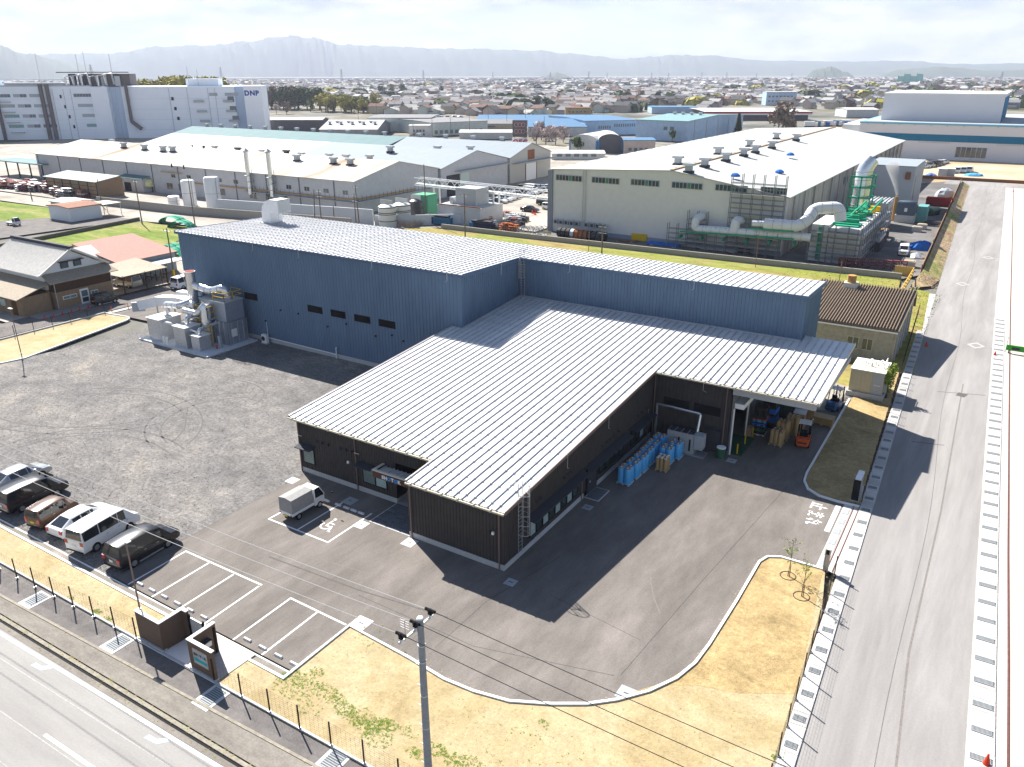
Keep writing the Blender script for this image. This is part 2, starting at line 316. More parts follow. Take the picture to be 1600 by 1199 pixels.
# concrete gutter with covers behind the parked cars
MB().strip([(-140, 22.5), (-42.6, 22.5), (-29.05, 22.5)], 0.16, -0.02, 0.10).build('kerb', M_white, kind='structure')
MB().strip([(-140, 23.02), (-60, 23.02), (-43, 23.02), (-29.1, 23.02)], 0.10, -0.02, 0.03).build('gutter_edge', M_white, kind='structure')
ground('gutter_bed', [(-140, 22.5), (-29.1, 22.5), (-29.1, 23.0), (-140, 23.0)], 0.012, G_walk)
MB().strip([(-29.0, 22.4), (-29.0, 27.7)], 0.14, -0.02, 0.13).build('kerb', M_white, kind='structure')
# front road
def fy(x, y0): return y0 + (x+40)*0.0233
def frontband(name, ya, yb, z, m_, x0=-180, x1=14):
    return ground(name, [(x0, fy(x0, ya)), (x1, fy(x1, ya)), (x1, fy(x1, yb)), (x0, fy(x0, yb))], z, m_)
frontband('front_road', -4, 16.7, -0.02, G_road, -300, 60)
def l2(x, y50, y27): return y50+(y27-y50)*(x+50)/23
ground('front_pavement', [(-300, l2(-300, 17.2, 17.6)), (14, l2(14, 17.2, 17.6)), (14, l2(14, 18.15, 19.0)), (-50, 18.15), (-300, 17.9)], 0.02, G_walk)
ground('path', [(-300, 17.95), (-50, 18.2), (14, l2(14, 18.2, 19.05)), (-3.8, 20.7), (-54, 20.05), (-300, 17.98)], 0.012, G_asphnew)
M_oldkerb = mat('old_kerb_stone', (0.27, 0.245, 0.20), 0.9, var=0.25, scale=1.5)
MB().strip([(-300, l2(-300, 17.0, 17.4)), (14, l2(14, 17.0, 17.4))], 0.22, -0.1, 0.05).build('kerb', M_oldkerb, kind='structure')
MB().strip([(-300, 17.93), (-50, 18.18), (14, l2(14, 18.18, 19.03))], 0.16, -0.1, 0.05).build('kerb', M_oldkerb, kind='structure')
MB().strip([(-300, 18.0), (-54, 20.07), (-37, 20.22), (-3.9, 20.75)], 0.13, -0.1, 0.13).build('kerb', M_conc, kind='structure')
MB().strip([(-300, l2(-300, 16.6, 17.0)), (60, l2(60, 16.6, 17.0))], 0.36, -0.10, -0.008).build('road_shoulder', G_walk, kind='structure')
MB().strip([(-300, l2(-300, 16.83, 17.23)), (60, l2(60, 16.83, 17.23))], 0.17, -0.10, -0.002).build('ditch', M_black, kind='structure', label='dark open drain slot along the kerb of the front road')
frontband('road_edge_line', 16.30, 16.50, -0.014, M_paint, -300, 60)
for k in range(-4, 3):
    x0 = -40.6+k*10.0; ground('lane_dash', [(x0+4.3, fy(x0, 13.28)), (x0+9.3, fy(x0+5, 13.28)), (x0+9.3, fy(x0+5, 13.46)), (x0+4.3, fy(x0, 13.46))], -0.014, M_paint)
M_bluepaint = mat('pale_blue_road_paint', (0.42, 0.58, 0.72), 0.8, var=0.15, scale=4, fine=0.15)
for px, py in ((58, 1042), (237, 1156)):
    c = A(px+3, py); x, y = c.x, c.y
    ground('road_arrow', [(x-.55, y-.18), (x+.35, y-.10), (x+.75, y+.34), (x+.45, y+.42), (x+.1, y+.12), (x-.5, y+.10)], -0.014, M_bluepaint)
# side road on the right
def RX(y, side):   # surveyed edges of the side road
    T = {'L': [(0, -3.0), (31.3, -3.7), (57.5, -4.6), (131, -7.4), (256, -12.0), (330, -15)], 'R': [(0, 3.9), (35.6, 3.2), (62.9, 2.3), (120.6, 0.7), (262, -2.7), (330, -5)]}[side]
    for (a, b), (c, d) in zip(T, T[1:]):
        if y <= c: return b+(d-b)*(y-a)/(c-a)
    return T[-1][1]
ys = [0, 10, 20, 31.3, 45, 57.5, 80, 100, 131, 170, 210, 256, 272]
ground('side_road', [(RX(y, 'L'), y) for y in ys]+[(RX(y, 'R'), y) for y in ys[::-1]], 0.0, G_road2)
M_kerbconc = mat('drain_cover_concrete', (0.50, 0.48, 0.455), 0.85, var=0.12, scale=1.2, rand=.2)
M_kerbconc2 = mat('kerb_concrete_warm', (0.48, 0.45, 0.42), 0.85, var=0.15)
M_grate = mat('steel_grate', (0.33, 0.35, 0.36), 0.6, 0.1, var=0.1, scale=6); M_well = mat('grate_well_grey', (.13, .14, .15), .9)
M_joint = mat('rust_joint', (0.16, 0.06, 0.045), 0.9, var=0.2)
# left strip of covers: one slab object per cover while they are large enough, each with its grate
base_l = MB(); 
for a, b in zip(ys[:-1], ys[1:]):
    if a >= 131: break
    base_l.add([(RX(a,'L')-0.95, a, -0.1), (RX(a,'L'), a, -0.1), (RX(b,'L'), b, -0.1), (RX(b,'L')-0.95, b, -0.1), (RX(a,'L')-0.95, a, 0.015), (RX(a,'L'), a, 0.015), (RX(b,'L'), b, 0.015), (RX(b,'L')-0.95, b, 0.015)], [(4,5,6,7),(0,1,5,4),(1,2,6,5),(3,0,4,7)])
base_l = base_l.build('roadside_channel', M_kerbconc2, kind='structure', label='concrete drainage channel along the left side of the side road')
base_r = MB()
for a, b in zip(ys[:-1], ys[1:]):
    base_r.add([(RX(a,'R'), a, -0.1), (RX(a,'R')+1.75, a, -0.1), (RX(b,'R')+1.75, b, -0.1), (RX(b,'R'), b, -0.1), (RX(a,'R'), a, 0.02), (RX(a,'R')+1.75, a, 0.02), (RX(b,'R')+1.75, b, 0.02), (RX(b,'R'), b, 0.02)], [(4,5,6,7),(0,1,5,4),(1,2,6,5),(3,0,4,7)])
base_r = base_r.build('roadside_channel', M_kerbconc2, kind='structure', label='wide concrete drainage channel along the right side of the side road')
def slabset(parent, side, y0, y1, w, x_off, pitch, gw, gl, z):
    sm = MB().box(-w/2, 0.012, 0, w/2, pitch-0.012, 0.05).mesh('cover_slab', M_kerbconc)
    gm = MB()
    gm.box(-gw/2, 0, 0, gw/2, gl, 0.012); 
    gme = MB()
    for k in range(int(gw/0.055)):
        gme.box(-gw/2+k*0.055, 0, 0, -gw/2+k*0.055+0.022, gl, 0.02)
    gme.box(-gw/2, 0, 0, gw/2, 0.03, 0.024).box(-gw/2, gl-.03, 0, gw/2, gl, 0.024)
    gme = gme.mesh('drain_grate', M_grate); bk = gm.mesh('grate_well', M_well); bk.name = 'grate_well'
    y = y0; i = 0
    while y < y1:
        x = RX(y, side) + x_off; an = math.atan2(-(RX(y+10, side)-RX(y, side)), 10)
        mesh_obj('cover_slab', sm, parent, (x, y, z), an)
        if i % 2 == 0:
            mesh_obj('grate_well', bk, parent, (x, y+pitch/2-gl/2, z+0.051), an); mesh_obj('drain_grate', gme, parent, (x, y+pitch/2-gl/2, z+0.064), an)
        y += pitch; i += 1
slabset(base_l, 'L', 22, 110, 0.86, -0.47, 1.0, 0.62, 0.42, 0.02)
slabset(base_r, 'R', 24, 122, 1.16, 0.62, 1.0, 0.98, 0.40, 0.025)
MB().strip([(RX(y, 'R')+1.80, y) for y in ys], 0.07, -0.05, 0.06).build('joint_strip', M_joint, kind='structure')
G_pale = ground_mat('pale_paving', [(0.3, (0.42, 0.375, 0.325)), (0.6, (0.47, 0.425, 0.37)), (0.8, (0.52, 0.48, 0.42))], 0.12, var=0.04, stretch=(1.2, .3, 1), speck=0.04, speckscale=6)
ground('right_pavement', [(RX(y, 'R')+1.83, y) for y in ys]+[(4.2, 272), (6.0, 200), (8.6, 120), (14, 60), (30, 0)], 0.01, G_pale)
ground('field', [(4.2, 272), (6.0, 200), (8.6, 120), (14, 60), (30, 0), (300, 0), (300, 272)], 0.0, G_green)
# seams and diamonds on the side road
M_seam = mat('tar_seam', (0.13, 0.125, 0.12), 0.9, var=0.2, fine=0.3)
MB().strip([(0.5*(RX(y,'L')+RX(y,'R'))+0.25*math.sin(y*.13), y) for y in range(2, 270, 4)], 0.035, -0.01, 0.005).build('road_seam', M_seam, kind='structure')
M_wornp = mat('worn_paint', (.38, .37, .355), .9, var=.2, fine=.2)
for cx, cy in ((1504, 444), (1544, 403), (1525, 540)):
    c = A(cx, cy); x, y = c.x, c.y; a = 1.0; b_ = 1.35
    ring = MB()
    P4 = [(x, y-b_), (x+a, y), (x, y+b_), (x-a, y)]; Q4 = [(x, y-b_*.62), (x+a*.62, y), (x, y+b_*.62), (x-a*.62, y)]
    for i in range(4): ring.quad((*P4[i], .005), (*P4[(i+1) % 4], .005), (*Q4[(i+1) % 4], .005), (*Q4[i], .005))
    ring.build('crossing_diamond', M_wornp, kind='structure')
# gateway of the yard: channels, rails, stop line and the stop lettering
def gx(y): return -5.55-(y-48.7)*-0.0+0.0
ground('gate_apron', [(-6.65, 48.75), (-5.0, 48.75), (-5.35, 59.1), (-6.65, 59.0)], 0.012, M_kerbconc2)
gch = MB().box(-6.62, 48.8, 0.0, -6.03, 59.0, 0.03).build('gate_channel', M_kerbconc, kind='structure', label='concrete channel with grates across the yard entrance')
gm = MB().box(-.22, -.42, 0, .22, .42, .02).mesh('drain_grate', M_grate)
for k in range(6): mesh_obj('drain_grate', gm, gch, (-6.33, 49.5+k*1.6, 0.03))
MB().box(-5.97, 48.9, 0.015, -5.93, 62.5, 0.05).build('gate_rail', M_joint, kind='structure')
MB().box(-5.60, 48.9, 0.015, -5.56, 62.5, 0.05).build('gate_rail', M_joint, kind='structure')
ground('stop_line', [(-7.15, 53.9), (-6.78, 53.9), (-6.8, 58.2), (-7.17, 58.2)], 0.004, M_paint)
# three characters, built as strokes; text up is +X, reading direction is -Y
def glyph(strokes, ox, oy, sx, sy, name):
    mb = MB()
    for (x0, y0, x1, y1, w) in strokes:   # x across the reading direction 0..1, y up 0..1
        p = Vector((ox+y0*sy, oy-x0*sx)); q = Vector((ox+y1*sy, oy-x1*sx)); d = (q-p).normalized(); nn = Vector((-d.y, d.x))
        wid = w*(abs(d.x)*sx+abs(d.y)*sy)/2
        mb.quad((*(p-nn*wid), .0045), (*(q-nn*wid), .0045), (*(q+nn*wid), .0045), (*(p+nn*wid), .0045))
    return mb.build(name, M_paint, kind='structure')
glyph([(.5, .0, .5, 1, .13), (.5, .6, .95, .6, .13), (.15, 0, .15, .62, .13), (0, .0, 1, .0, .13)], -8.75, 57.8, 1.02, 1.12, 'road_lettering')
glyph([(.1, .82, .9, .82, .11), (.15, .58, .85, .58, .11), (.5, 1, .5, .2, .13), (.5, .22, .2, .1, .12), (.2, .1, .35, 0, .12), (.35, .05, .75, .2, .12), (.6, .2, .9, .02, .12)], -8.70, 56.5, 1.02, 1.12, 'road_lettering')
glyph([(.25, 1, .25, 0, .13), (.02, .72, .5, .72, .11), (.5, .72, .05, .2, .12), (.45, .55, .65, .85, .12), (.65, .85, .68, .15, .13), (.68, .1, .98, .2, .12)], -8.65, 55.25, 1.02, 1.12, 'road_lettering')
# parking lines
def pl(x0, y0, x1, y1, w=0.13, z=0.0045):
    d = Vector((x1-x0, y1-y0)).normalized(); nn = Vector((-d.y, d.x))*(w/2)
    ground('parking_line', [(x0-nn.x, y0-nn.y), (x1-nn.x, y1-nn.y), (x1+nn.x, y1+nn.y), (x0+nn.x, y0+nn.y)], z, M_paint)
pl(-44.37, 27.68, -36.73, 27.78)
for xa, xb in ((-44.3, -44.2), (-41.75, -41.7), (-39.25, -39.2), (-36.8, -36.65)): pl(xa, 27.6, xb, 23.2)
pl(-34.17, 27.8, -29.3, 27.72)
for xa, xb in ((-34.1, -34.0), (-31.65, -31.55)): pl(xa, 27.73, xb, 23.2)
pl(-42.75, 33.72, -36.62, 33.74); pl(-42.7, 33.8, -42.6, 36.5); pl(-39.75, 33.8, -39.7, 38.4); pl(-36.68, 33.8, -36.68, 38.4)
# wheelchair symbol, up is +X-ish as seen from the aisle
def wc(x, y):
    mb = MB(); s = .62
    for i in range(9):
        a0 = math.radians(150+i*26); a1 = math.radians(150+(i+1)*26); r0, r1 = .62*s, .80*s
        mb.quad((x+r0*math.cos(a0), y+r0*math.sin(a0), .0045), (x+r0*math.cos(a1), y+r0*math.sin(a1), .0045), (x+r1*math.cos(a1), y+r1*math.sin(a1), .0045), (x+r1*math.cos(a0), y+r1*math.sin(a0), .0045))
    def b_(x0, y0, x1, y1, w=.13):
        d = Vector((x1-x0, y1-y0)).normalized(); nn = Vector((-d.y, d.x))*(w/2)
        mb.quad((x+x0-nn.x, y+y0-nn.y, .0052), (x+x1-nn.x, y+y1-nn.y, .0052), (x+x1+nn.x, y+y1+nn.y, .0052), (x+x0+nn.x, y+y0+nn.y, .0052))
    b_(-.05, .75, -.05, .0); b_(-.05, .42, .42, .42, .11); b_(-.1, .02, .5, .02); b_(.5, .02, .62, -.55); b_(.55, -.55, .82, -.47, .11)
    mb.sheet([(x-.05+.13*math.cos(k*PI/5), y+.98+.13*math.sin(k*PI/5)) for k in range(10)], .0045)
    mb.build('wheelchair_marking', M_paint, kind='structure')
wc(-38.35, 35.3)
# covers set in the ground
M_cover = mat('cover_plate', (0.55, 0.54, 0.52), 0.75, var=0.06); M_cover2 = mat('cover_plate_steel', (0.36, 0.38, 0.40), 0.5, 0.3, var=0.06)
def cover(px, py, s=.95, m_=None, lab=''):
    c = A(px, py); o = thing('manhole_cover', lab, 'manhole cover', (c.x, c.y, 0), 0)
    MB().box(-s/2, -s/2, -.02, s/2, s/2, .010).build('cover_frame', M_cover2 if m_ is None else M_cover, o); MB().box(-s/2+.07, -s/2+.07, 0, s/2-.07, s/2-.07, .022).build('cover_lid', m_ or M_cover2, o)
    MB().box(-.16, -.03, .02, .16, .03, .030).build('lifting_handle', M_darkhood, o)
for px, py, s, m_, lab in ((457, 751, .9, M_cover, 'pale square cover in the gravel edge by the left end of the office'), (547, 783, 1.0, None, 'steel cover in the shade beside the wheel stops of the accessible bay'), (564, 820, .95, M_cover, 'pale square cover at the lower right corner of the accessible bay'), (640, 848, .95, M_cover, 'pale square cover below the entrance paving'), (798, 910, .75, None, 'steel cover in the shade at the front corner of the office'), (918, 793, .75, None, 'steel cover in the shade by the side door slab'), (1143, 720, .8, None, 'steel cover in front of the loading bay'), (1381, 629, 1.0, None, 'steel cover in the turf by the cream cubicle'), (564, 974, 1.1, M_cover, 'pale square cover at the tip of the earth verge'), (979, 1084, 1.0, None, 'steel cover set in the curved kerb at the bottom')):
    cover(px, py, s, m_, lab)
# long covers across the front path
for px, py in ((55, 938), (183, 1006), (331, 1090), (520, 1190)):
    c = A(px, py); o = thing('drain_cover', {55: 'grated drain in a concrete frame on the front path, farthest to the left', 183: 'grated drain on the front path just left of the entrance walls', 331: 'grated drain on the front path half in the shade of the sign wall', 520: 'grated drain on the front path at the bottom of the photo'}[px], 'drain', (c.x, c.y, .012))
    MB().box(-.62, -.85, -.03, .62, .75, .02).build('concrete_frame', M_cover, o); MB().box(-.42, -.5, .0, .42, .62, .03).build('grate_well', M_well, o)
    g_ = MB()
    for k in range(9): g_.box(-.42, -.5+k*.125, .03, .42, -.5+k*.125+.06, .045)
    g_.build('drain_grate', M_grate, o)
# ================================================================ the new factory building
def zl(y): return 4.76+0.0745*(y-37.0)       # low roof
def zh(y): return 12.28-0.031*(y-62.9)       # hall roof
B = thing('factory_building', 'new factory with tall blue hall, low dark office wing and silver standing-seam roofs', 'building', (-32.2, 37.45, 0))
def bp(name, m_, mb, **k): return mb.build(name, m_, B, world=True, **k)
# plinths
bp('plinth', M_conc, MB().box(-46.32, 40.57, -.1, -36.0, 40.9, .42).box(-32.23, 37.42, -.1, -24.17, 37.8, .42).box(-24.5, 37.5, -.1, -24.16, 48.9, .42).box(-24.5, 51.2, -.1, -24.16, 62.2, .42).box(-46.33, 40.9, -.1, -46.0, 62.9, .42))
bp('hall_plinth', M_conc, MB().box(-90, 62.85, -.1, -45.6, 63.3, .5)); bp('hall_plinth', M_conc, MB().box(-14.8, 74, -.1, -14.42, 81, .5))
# cladding
def lw(x0, y0, x1, y1, z0=.42, step=.27):
    return MB().ribwall((x0, y0), (x1, y1), z0, zl(y0)-.12, zl(y1)-.12, step, .035, .05)
bp('office_cladding', M_brown, lw(-46.3, 40.6, -36.0, 40.6))
bp('office_cladding', M_brown, lw(-32.2, 37.45, -24.2, 37.45))
bp('office_cladding', M_brown, lw(-24.2, 37.45, -24.2, 62.2, step=.27))
bp('office_cladding', M_brown, lw(-24.2, 62.2, -17.0, 62.2, step=.34))
bp('office_cladding', M_brown, lw(-46.3, 62.9, -46.3, 40.6))
bp('office_cladding', M_brown, MB().ribwall((-32.2, 40.6), (-32.2, 37.45), 3.6, zl(40.6)-.12, zl(37.45)-.12, .27, .03, .05))
bp('office_cladding', M_brown, MB().ribwall((-36.0, 40.6), (-32.2, 40.6), 3.5, zl(40.6)-.12, zl(40.6)-.12, .27, .03, .05))
# entrance recess
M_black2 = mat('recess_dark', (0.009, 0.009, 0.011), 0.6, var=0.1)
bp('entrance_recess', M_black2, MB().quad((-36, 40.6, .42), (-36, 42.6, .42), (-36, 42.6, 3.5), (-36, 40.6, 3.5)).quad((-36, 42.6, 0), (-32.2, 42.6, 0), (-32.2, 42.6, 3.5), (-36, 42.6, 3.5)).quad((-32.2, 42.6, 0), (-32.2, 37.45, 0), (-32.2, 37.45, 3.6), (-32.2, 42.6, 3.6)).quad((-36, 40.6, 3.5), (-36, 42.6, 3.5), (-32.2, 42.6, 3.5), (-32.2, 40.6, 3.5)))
bp('plinth', M_conc, MB().box(-36.03, 40.7, -.1, -35.97, 42.6, .42))
dr = bp('entrance_door', M_glass, MB().box(-34.9, 42.5, .05, -32.9, 42.56, 2.5)); MB().box(-2.75, 5.02, .05, -2.68, 5.09, 2.5).box(-1.75, 5.02, .05, -1.68, 5.09, 2.5).box(-.75, 5.02, .05, -.68, 5.09, 2.5).box(-2.7, 5.02, 2.45, -.7, 5.09, 2.55).build('door_frame', M_galv, dr)
# entrance canopy with ribbed roof and sign
cn = bp('entrance_canopy', mat('canopy_brown', (0.10, 0.055, 0.045), 0.5), MB().box(-37.2, 39.35, 2.55, -32.28, 39.5, 3.12).box(-37.2, 39.5, 2.55, -37.05, 40.55, 3.12).box(-37.05, 39.5, 2.55, -32.28, 40.55, 2.65))
rf = MB().box(-37.05, 39.5, 2.9, -32.28, 40.56, 2.95)
for k in range(12): rf.box(-36.9+k*.39, 39.5, 2.95, -36.84+k*.39, 40.56, 3.03)
bp('canopy_roof', M_roof, rf); bp('canopy_capping', M_cream, MB().box(-37.23, 39.30, 3.12, -32.25, 39.53, 3.18).box(-37.23, 39.53, 3.12, -37.01, 40.56, 3.18))
M_let = mat('sign_letter_white', (0.8, 0.8, 0.8), 0.4); M_letb = mat('sign_letter_blue', (0.02, 0.30, 0.75), 0.4)
RF = Matrix(((1, 0, 0), (0, 0, -1), (0, 1, 0))).to_3x3()       # text in the xz plane facing -Y
RFx = Matrix.Rotation(PI/2, 3, 'X')
text_part('SHOTOK', .40, M_let, B, (-36.25+32.2, 39.30-37.45, 2.68), RFx, .05, 'sign_letter', mats=[M_let, M_let, M_letb, M_let, M_letb, M_let], bold=.012)
# tiled forecourt
M_tile = mat('slate_tile', (0.15, 0.16, 0.175), 0.6, var=0.2, scale=2.2, rand=.3)
pv_ = thing('entrance_paving', 'slate grey tiled forecourt with a pale edge below the entrance canopy', 'paving', (-36.1, 37.4, 0.0)); pv_['kind'] = 'structure'; del pv_['category']
MB().box(0, 0, -.02, 3.9, 3.2, .02).box(.1, 3.2, -.02, 3.9, 5.2, .02).build('paving_base', M_conc, pv_)
tm = MB().box(.008, .008, 0, .592, .292, .02).mesh('paving_tile', M_tile)
for i in range(6):
    for j in range(10): mesh_obj('paving_tile', tm, pv_, (.1+i*.61+(.0 if j % 2 else .02), .10+j*.305, .02))
sb = thing('step_slab', 'grey step slab with a pale edge at the side door of the office', 'slab', (-24.15, 49.0, 0)); MB().box(0, 0, -.02, 1.25, 2.0, .05).build('slab_edge', M_conc, sb); MB().box(.08, .08, .05, 1.17, 1.92, .06).build('slab_top', M_tile, sb)
# roofs: decks and one object per strip between the seams
def deck(poly, zf, th, name, m_, off=-.03):
    mb = MB(); n = len(poly); vs = [(x, y, zf(y)+off-th) for x, y in poly]+[(x, y, zf(y)+off) for x, y in poly]
    mb.add(vs, [tuple(range(n))[::-1], tuple(range(n, 2*n))]+[(i, (i+1) % n, n+(i+1) % n, n+i) for i in range(n)]); return bp(name, m_, mb)
lowpoly = [(-46.75, 40.25), (-31.95, 40.25), (-31.95, 37.02), (-23.85, 37.02), (-23.85, 61.7), (-10.0, 61.7), (-10.0, 75.5), (-14.4, 75.5), (-14.4, 73.95), (-45.4, 73.95), (-45.4, 62.85), (-46.75, 62.85)]
deck(lowpoly, zl, .14, 'low_roof_deck', M_darkhood)
deck([(-90.3, 62.7), (-45.2, 62.7), (-45.2, 73.8), (-14.3, 73.8), (-14.3, 81.2), (-90.3, 81.2)], zh, .16, 'hall_roof_deck', M_ltgrey)
PW = .66
def rpanel(y0, y1, zf, gstep=1.9, w=PW, h=.09):
    mb = MB(); L0 = y1-y0; z1 = zf(y1)-zf(y0)
    mb.add([(0, 0, -.02), (w, 0, -.02), (w, L0, z1-.02), (0, L0, z1-.02), (0, 0, 0), (w, 0, 0), (w, L0, z1), (0, L0, z1)], [(4,5,6,7), (0,1,5,4), (1,2,6,5), (3,0,4,7)])
    mb.mi = 1; a = .035
    mb.add([(-a, 0, 0), (a, 0, 0), (a, L0, z1), (-a, L0, z1), (-a, 0, h), (a, 0, h), (a, L0, z1+h), (-a, L0, z1+h)], [(4,5,6,7), (0,1,5,4), (1,2,6,5), (3,0,4,7)])
    y = .5
    while y < L0-.2:
        z = z1*y/L0; mb.box(-.075, y, z, .075, y+.13, z+h+.035); y += gstep
    return mb.mesh('roof_panel', [M_roof, M_roofrib])
segs = [(-46.72, -45.4, 40.2, 62.85), (-45.4, -31.95, 40.2, 73.95), (-31.95, -23.85, 37.0, 73.95), (-23.85, -14.4, 61.65, 73.95), (-14.4, -10.0, 61.65, 75.5)]
for xa, xb, ya, yb in segs:
    n = max(1, round((xb-xa)/PW)); w = (xb-xa)/n; me = rpanel(ya, yb, zl, w=w)
    for k in range(n): mesh_obj('roof_panel', me, B, (xa+k*w+32.2, ya-37.45, zl(ya)))
for xa, xb, ya, yb in [(-90.3, -45.2, 62.65, 81.2), (-45.2, -14.3, 73.75, 81.2)]:
    n = round((xb-xa)/PW); w = (xb-xa)/n; me = rpanel(ya, yb, zh, w=w, gstep=1.5, h=.075)
    for k in range(n): mesh_obj('roof_panel', me, B, (xa+k*w+32.2, ya-37.45, zh(ya)))
# eaves, gutters, verges
M_gut = mat('gutter_cream', (0.50, 0.46, 0.36), 0.5, var=.08)
def gutter(x0, x1, y, zf=zl, m_=M_gut):
    g_ = bp('gutter', m_, MB().box(x0, y-.16, zf(y)-.17, x1, y-.02, zf(y)-.05))
    b_ = MB(); x = x0+.5
    while x < x1: b_.box(x-.03, y-.19, zf(y)-.18, x+.03, y+.12, zf(y)+.03); x += 1.32
    b_.v = [(a+32.2, b-37.45, c) for a, b, c in b_.v]; b_.build('gutter_bracket', M_cream, g_)
gutter(-46.75, -31.95, 40.2); gutter(-31.95, -23.85, 37.0); gutter(-23.85, -10.0, 61.65)
def verge(x, y0, y1, zf, m_, t=.08, h=.16): return bp('verge_trim', m_, MB().add([(x-t/2, y0, zf(y0)-h), (x+t/2, y0, zf(y0)-h), (x+t/2, y1, zf(y1)-h), (x-t/2, y1, zf(y1)-h), (x-t/2, y0, zf(y0)+.10), (x+t/2, y0, zf(y0)+.10), (x+t/2, y1, zf(y1)+.10), (x-t/2, y1, zf(y1)+.10)], [(0,3,2,1),(4,5,6,7),(0,1,5,4),(1,2,6,5),(2,3,7,6),(3,0,4,7)]))
verge(-46.80, 40.2, 62.85, zl, M_pipe); verge(-23.80, 37.0, 61.55, zl, M_pipe); verge(-31.98, 37.0, 40.2, zl, M_cream); verge(-9.96, 61.65, 75.5, zl, M_cream)
M_bluetrim = mat('hall_trim', (0.10, 0.15, 0.23), 0.5, .1)
bp('hall_eave_trim', M_bluetrim, MB().box(-90.35, 62.62, zh(62.9)-.32, -45.2, 62.72, zh(62.9)-.02).box(-45.2, 73.70, zh(74)-.32, -14.25, 73.80, zh(74)-.02))
verge(-90.33, 62.65, 81.2, zh, M_bluetrim, h=.32); verge(-45.17, 62.65, 73.7, zh, M_bluetrim, h=.32); verge(-14.27, 73.75, 81.2, zh, M_bluetrim, h=.32)
for a, b, c, d in ((-45.3, 62.9, -45.3, 74.0), ): pass
# junction flashing of low roof and hall
bp('flashing', M_roofrib, MB().box(-45.3, 73.80, zl(73.9), -14.5, 73.95, zl(73.9)+.16)); verge(-45.38, 62.95, 73.8, zl, M_roofrib, .12, .05)
# hall walls
M_blue2 = mat('hall_blue_cladding_end', (0.115, 0.165, 0.235), 0.45, 0.2, var=.05)
bp('hall_cladding', M_blue, MB().ribwall((-90, 62.9), (-45.5, 62.9), .45, zh(62.9)-.2, zh(62.9)-.2, .45, .03, .06))
bp('hall_cladding', M_blue, MB().ribwall((-45.5, 62.9), (-45.5, 74), zl(62.9)-.3, zh(62.9)-.2, zh(74)-.2, .36, .075, .10))
bp('hall_cladding', M_blue, MB().ribwall((-45.5, 74), (-14.5, 74), zl(74)-.4, zh(74)-.2, zh(74)-.2, .36, .075, .10))
bp('hall_cladding', M_blue, MB().ribwall((-14.5, 74), (-14.5, 81), .45, zh(74)-.2, zh(81)-.2, .30, .03, .06))
bp('hall_cladding', M_blue, MB().ribwall((-14.5, 81), (-90, 81), .0, zh(81)-.2, zh(81)-.2, .60, .03, .06))
bp('hall_cladding', M_blue, MB().ribwall((-90, 81), (-90, 62.9), .0, zh(81)-.2, zh(62.9)-.2, .45, .03, .06))
# lower back wall of the loading bay and inner wall behind the low roof
M_bayin = mat('bay_inner_grey', (0.16, 0.165, 0.17), 0.7)
bp('bay_back_wall', M_bayin, MB().box(-17.0, 73.7, 0, -14.5, 74.0, zl(73.7)-.3).box(-45.5, 73.7, 0, -17.0, 73.98, zl(73.7)-.4))
bp('bay_side_wall', M_bayin, MB().box(-17.1, 62.2, 0, -16.9, 62.75, 5.9).box(-17.1, 67.3, 0, -16.9, 73.7, 6.3).box(-17.1, 62.75, 4.3, -16.9, 67.3, 6.0))
bp('bay_lintel', M_ltgrey, MB().box(-17.0, 62.0, 5.75, -10.3, 62.3, 6.35).box(-10.35, 62.3, 6.0, -10.1, 75.2, 6.5))
bp('bay_roof_beam', M_galv, MB().box(-17, 66.0, 6.3, -10.2, 66.2, 6.65).box(-17, 70.0, 6.5, -10.2, 70.2, 6.9).box(-13.7, 62.3, 6.1, -13.5, 73.6, 6.3))
bp('bay_column', M_ltgrey, MB().box(-14.6, 75.0, 0, -14.35, 75.25, 7.2))
for x0, x1, y in ((-15.8, -14.2, 63.5), (-12.3, -10.9, 63.2)): bp('strip_light', mat('lamp_white', (.8, .8, .8), .4), MB().box(x0, y, 5.45, x1, y+.18, 5.55).box(x0+.3, y+.07, 5.55, x0+.33, y+.1, 6.4).box(x1-.3, y+.07, 5.55, x1-.27, y+.1, 6.4))
bp('door_jamb', M_white, MB().box(-16.9, 62.35, 0, -16.8, 62.5, 4.3).box(-16.9, 66.9, 0, -16.8, 67.05, 4.3))
bp('door_hood', M_white, MB().box(-16.9, 62.6, 4.3, -16.1, 67.2, 4.75))
bp('bay_green_floor', mat('green_floor_paint', (0.02, 0.085, 0.045), 0.6), MB().box(-18.6, 62.5, 0.0, -15.9, 66.8, .008))
# downpipes
for x, y, z1 in ((-46.2, 40.5, zl(40.3)), (-39.98, 40.5, zl(40.3)), (-31.95, 37.33, zl(37.1)), (-24.5, 37.33, zl(37.1)), (-23.95, 62.02, zl(61.8)), (-17.5, 62.08, zl(61.8))):
    bp('downpipe', M_pipe, MB().tube([(x, y-.0, -.0), (x, y, z1-.35), (x, y-.1, z1-.2)], .055, 8), smooth=True)
for x, y in ((-39.98, 40.5), (-46.2, 40.5)): bp('pipe_bracket', M_cream, MB().box(x-.05, y-.09, 3.35, x+.45, y-.05, 3.39))
bp('downpipe', M_pipe, MB().tube([(-24.08, 48.45, 0), (-24.08, 48.45, 2.6)], .04, 8)); bp('downpipe', M_pipe, MB().tube([(-24.08, 61.2, 0.4), (-24.08, 61.2, 3.1)], .035, 8))
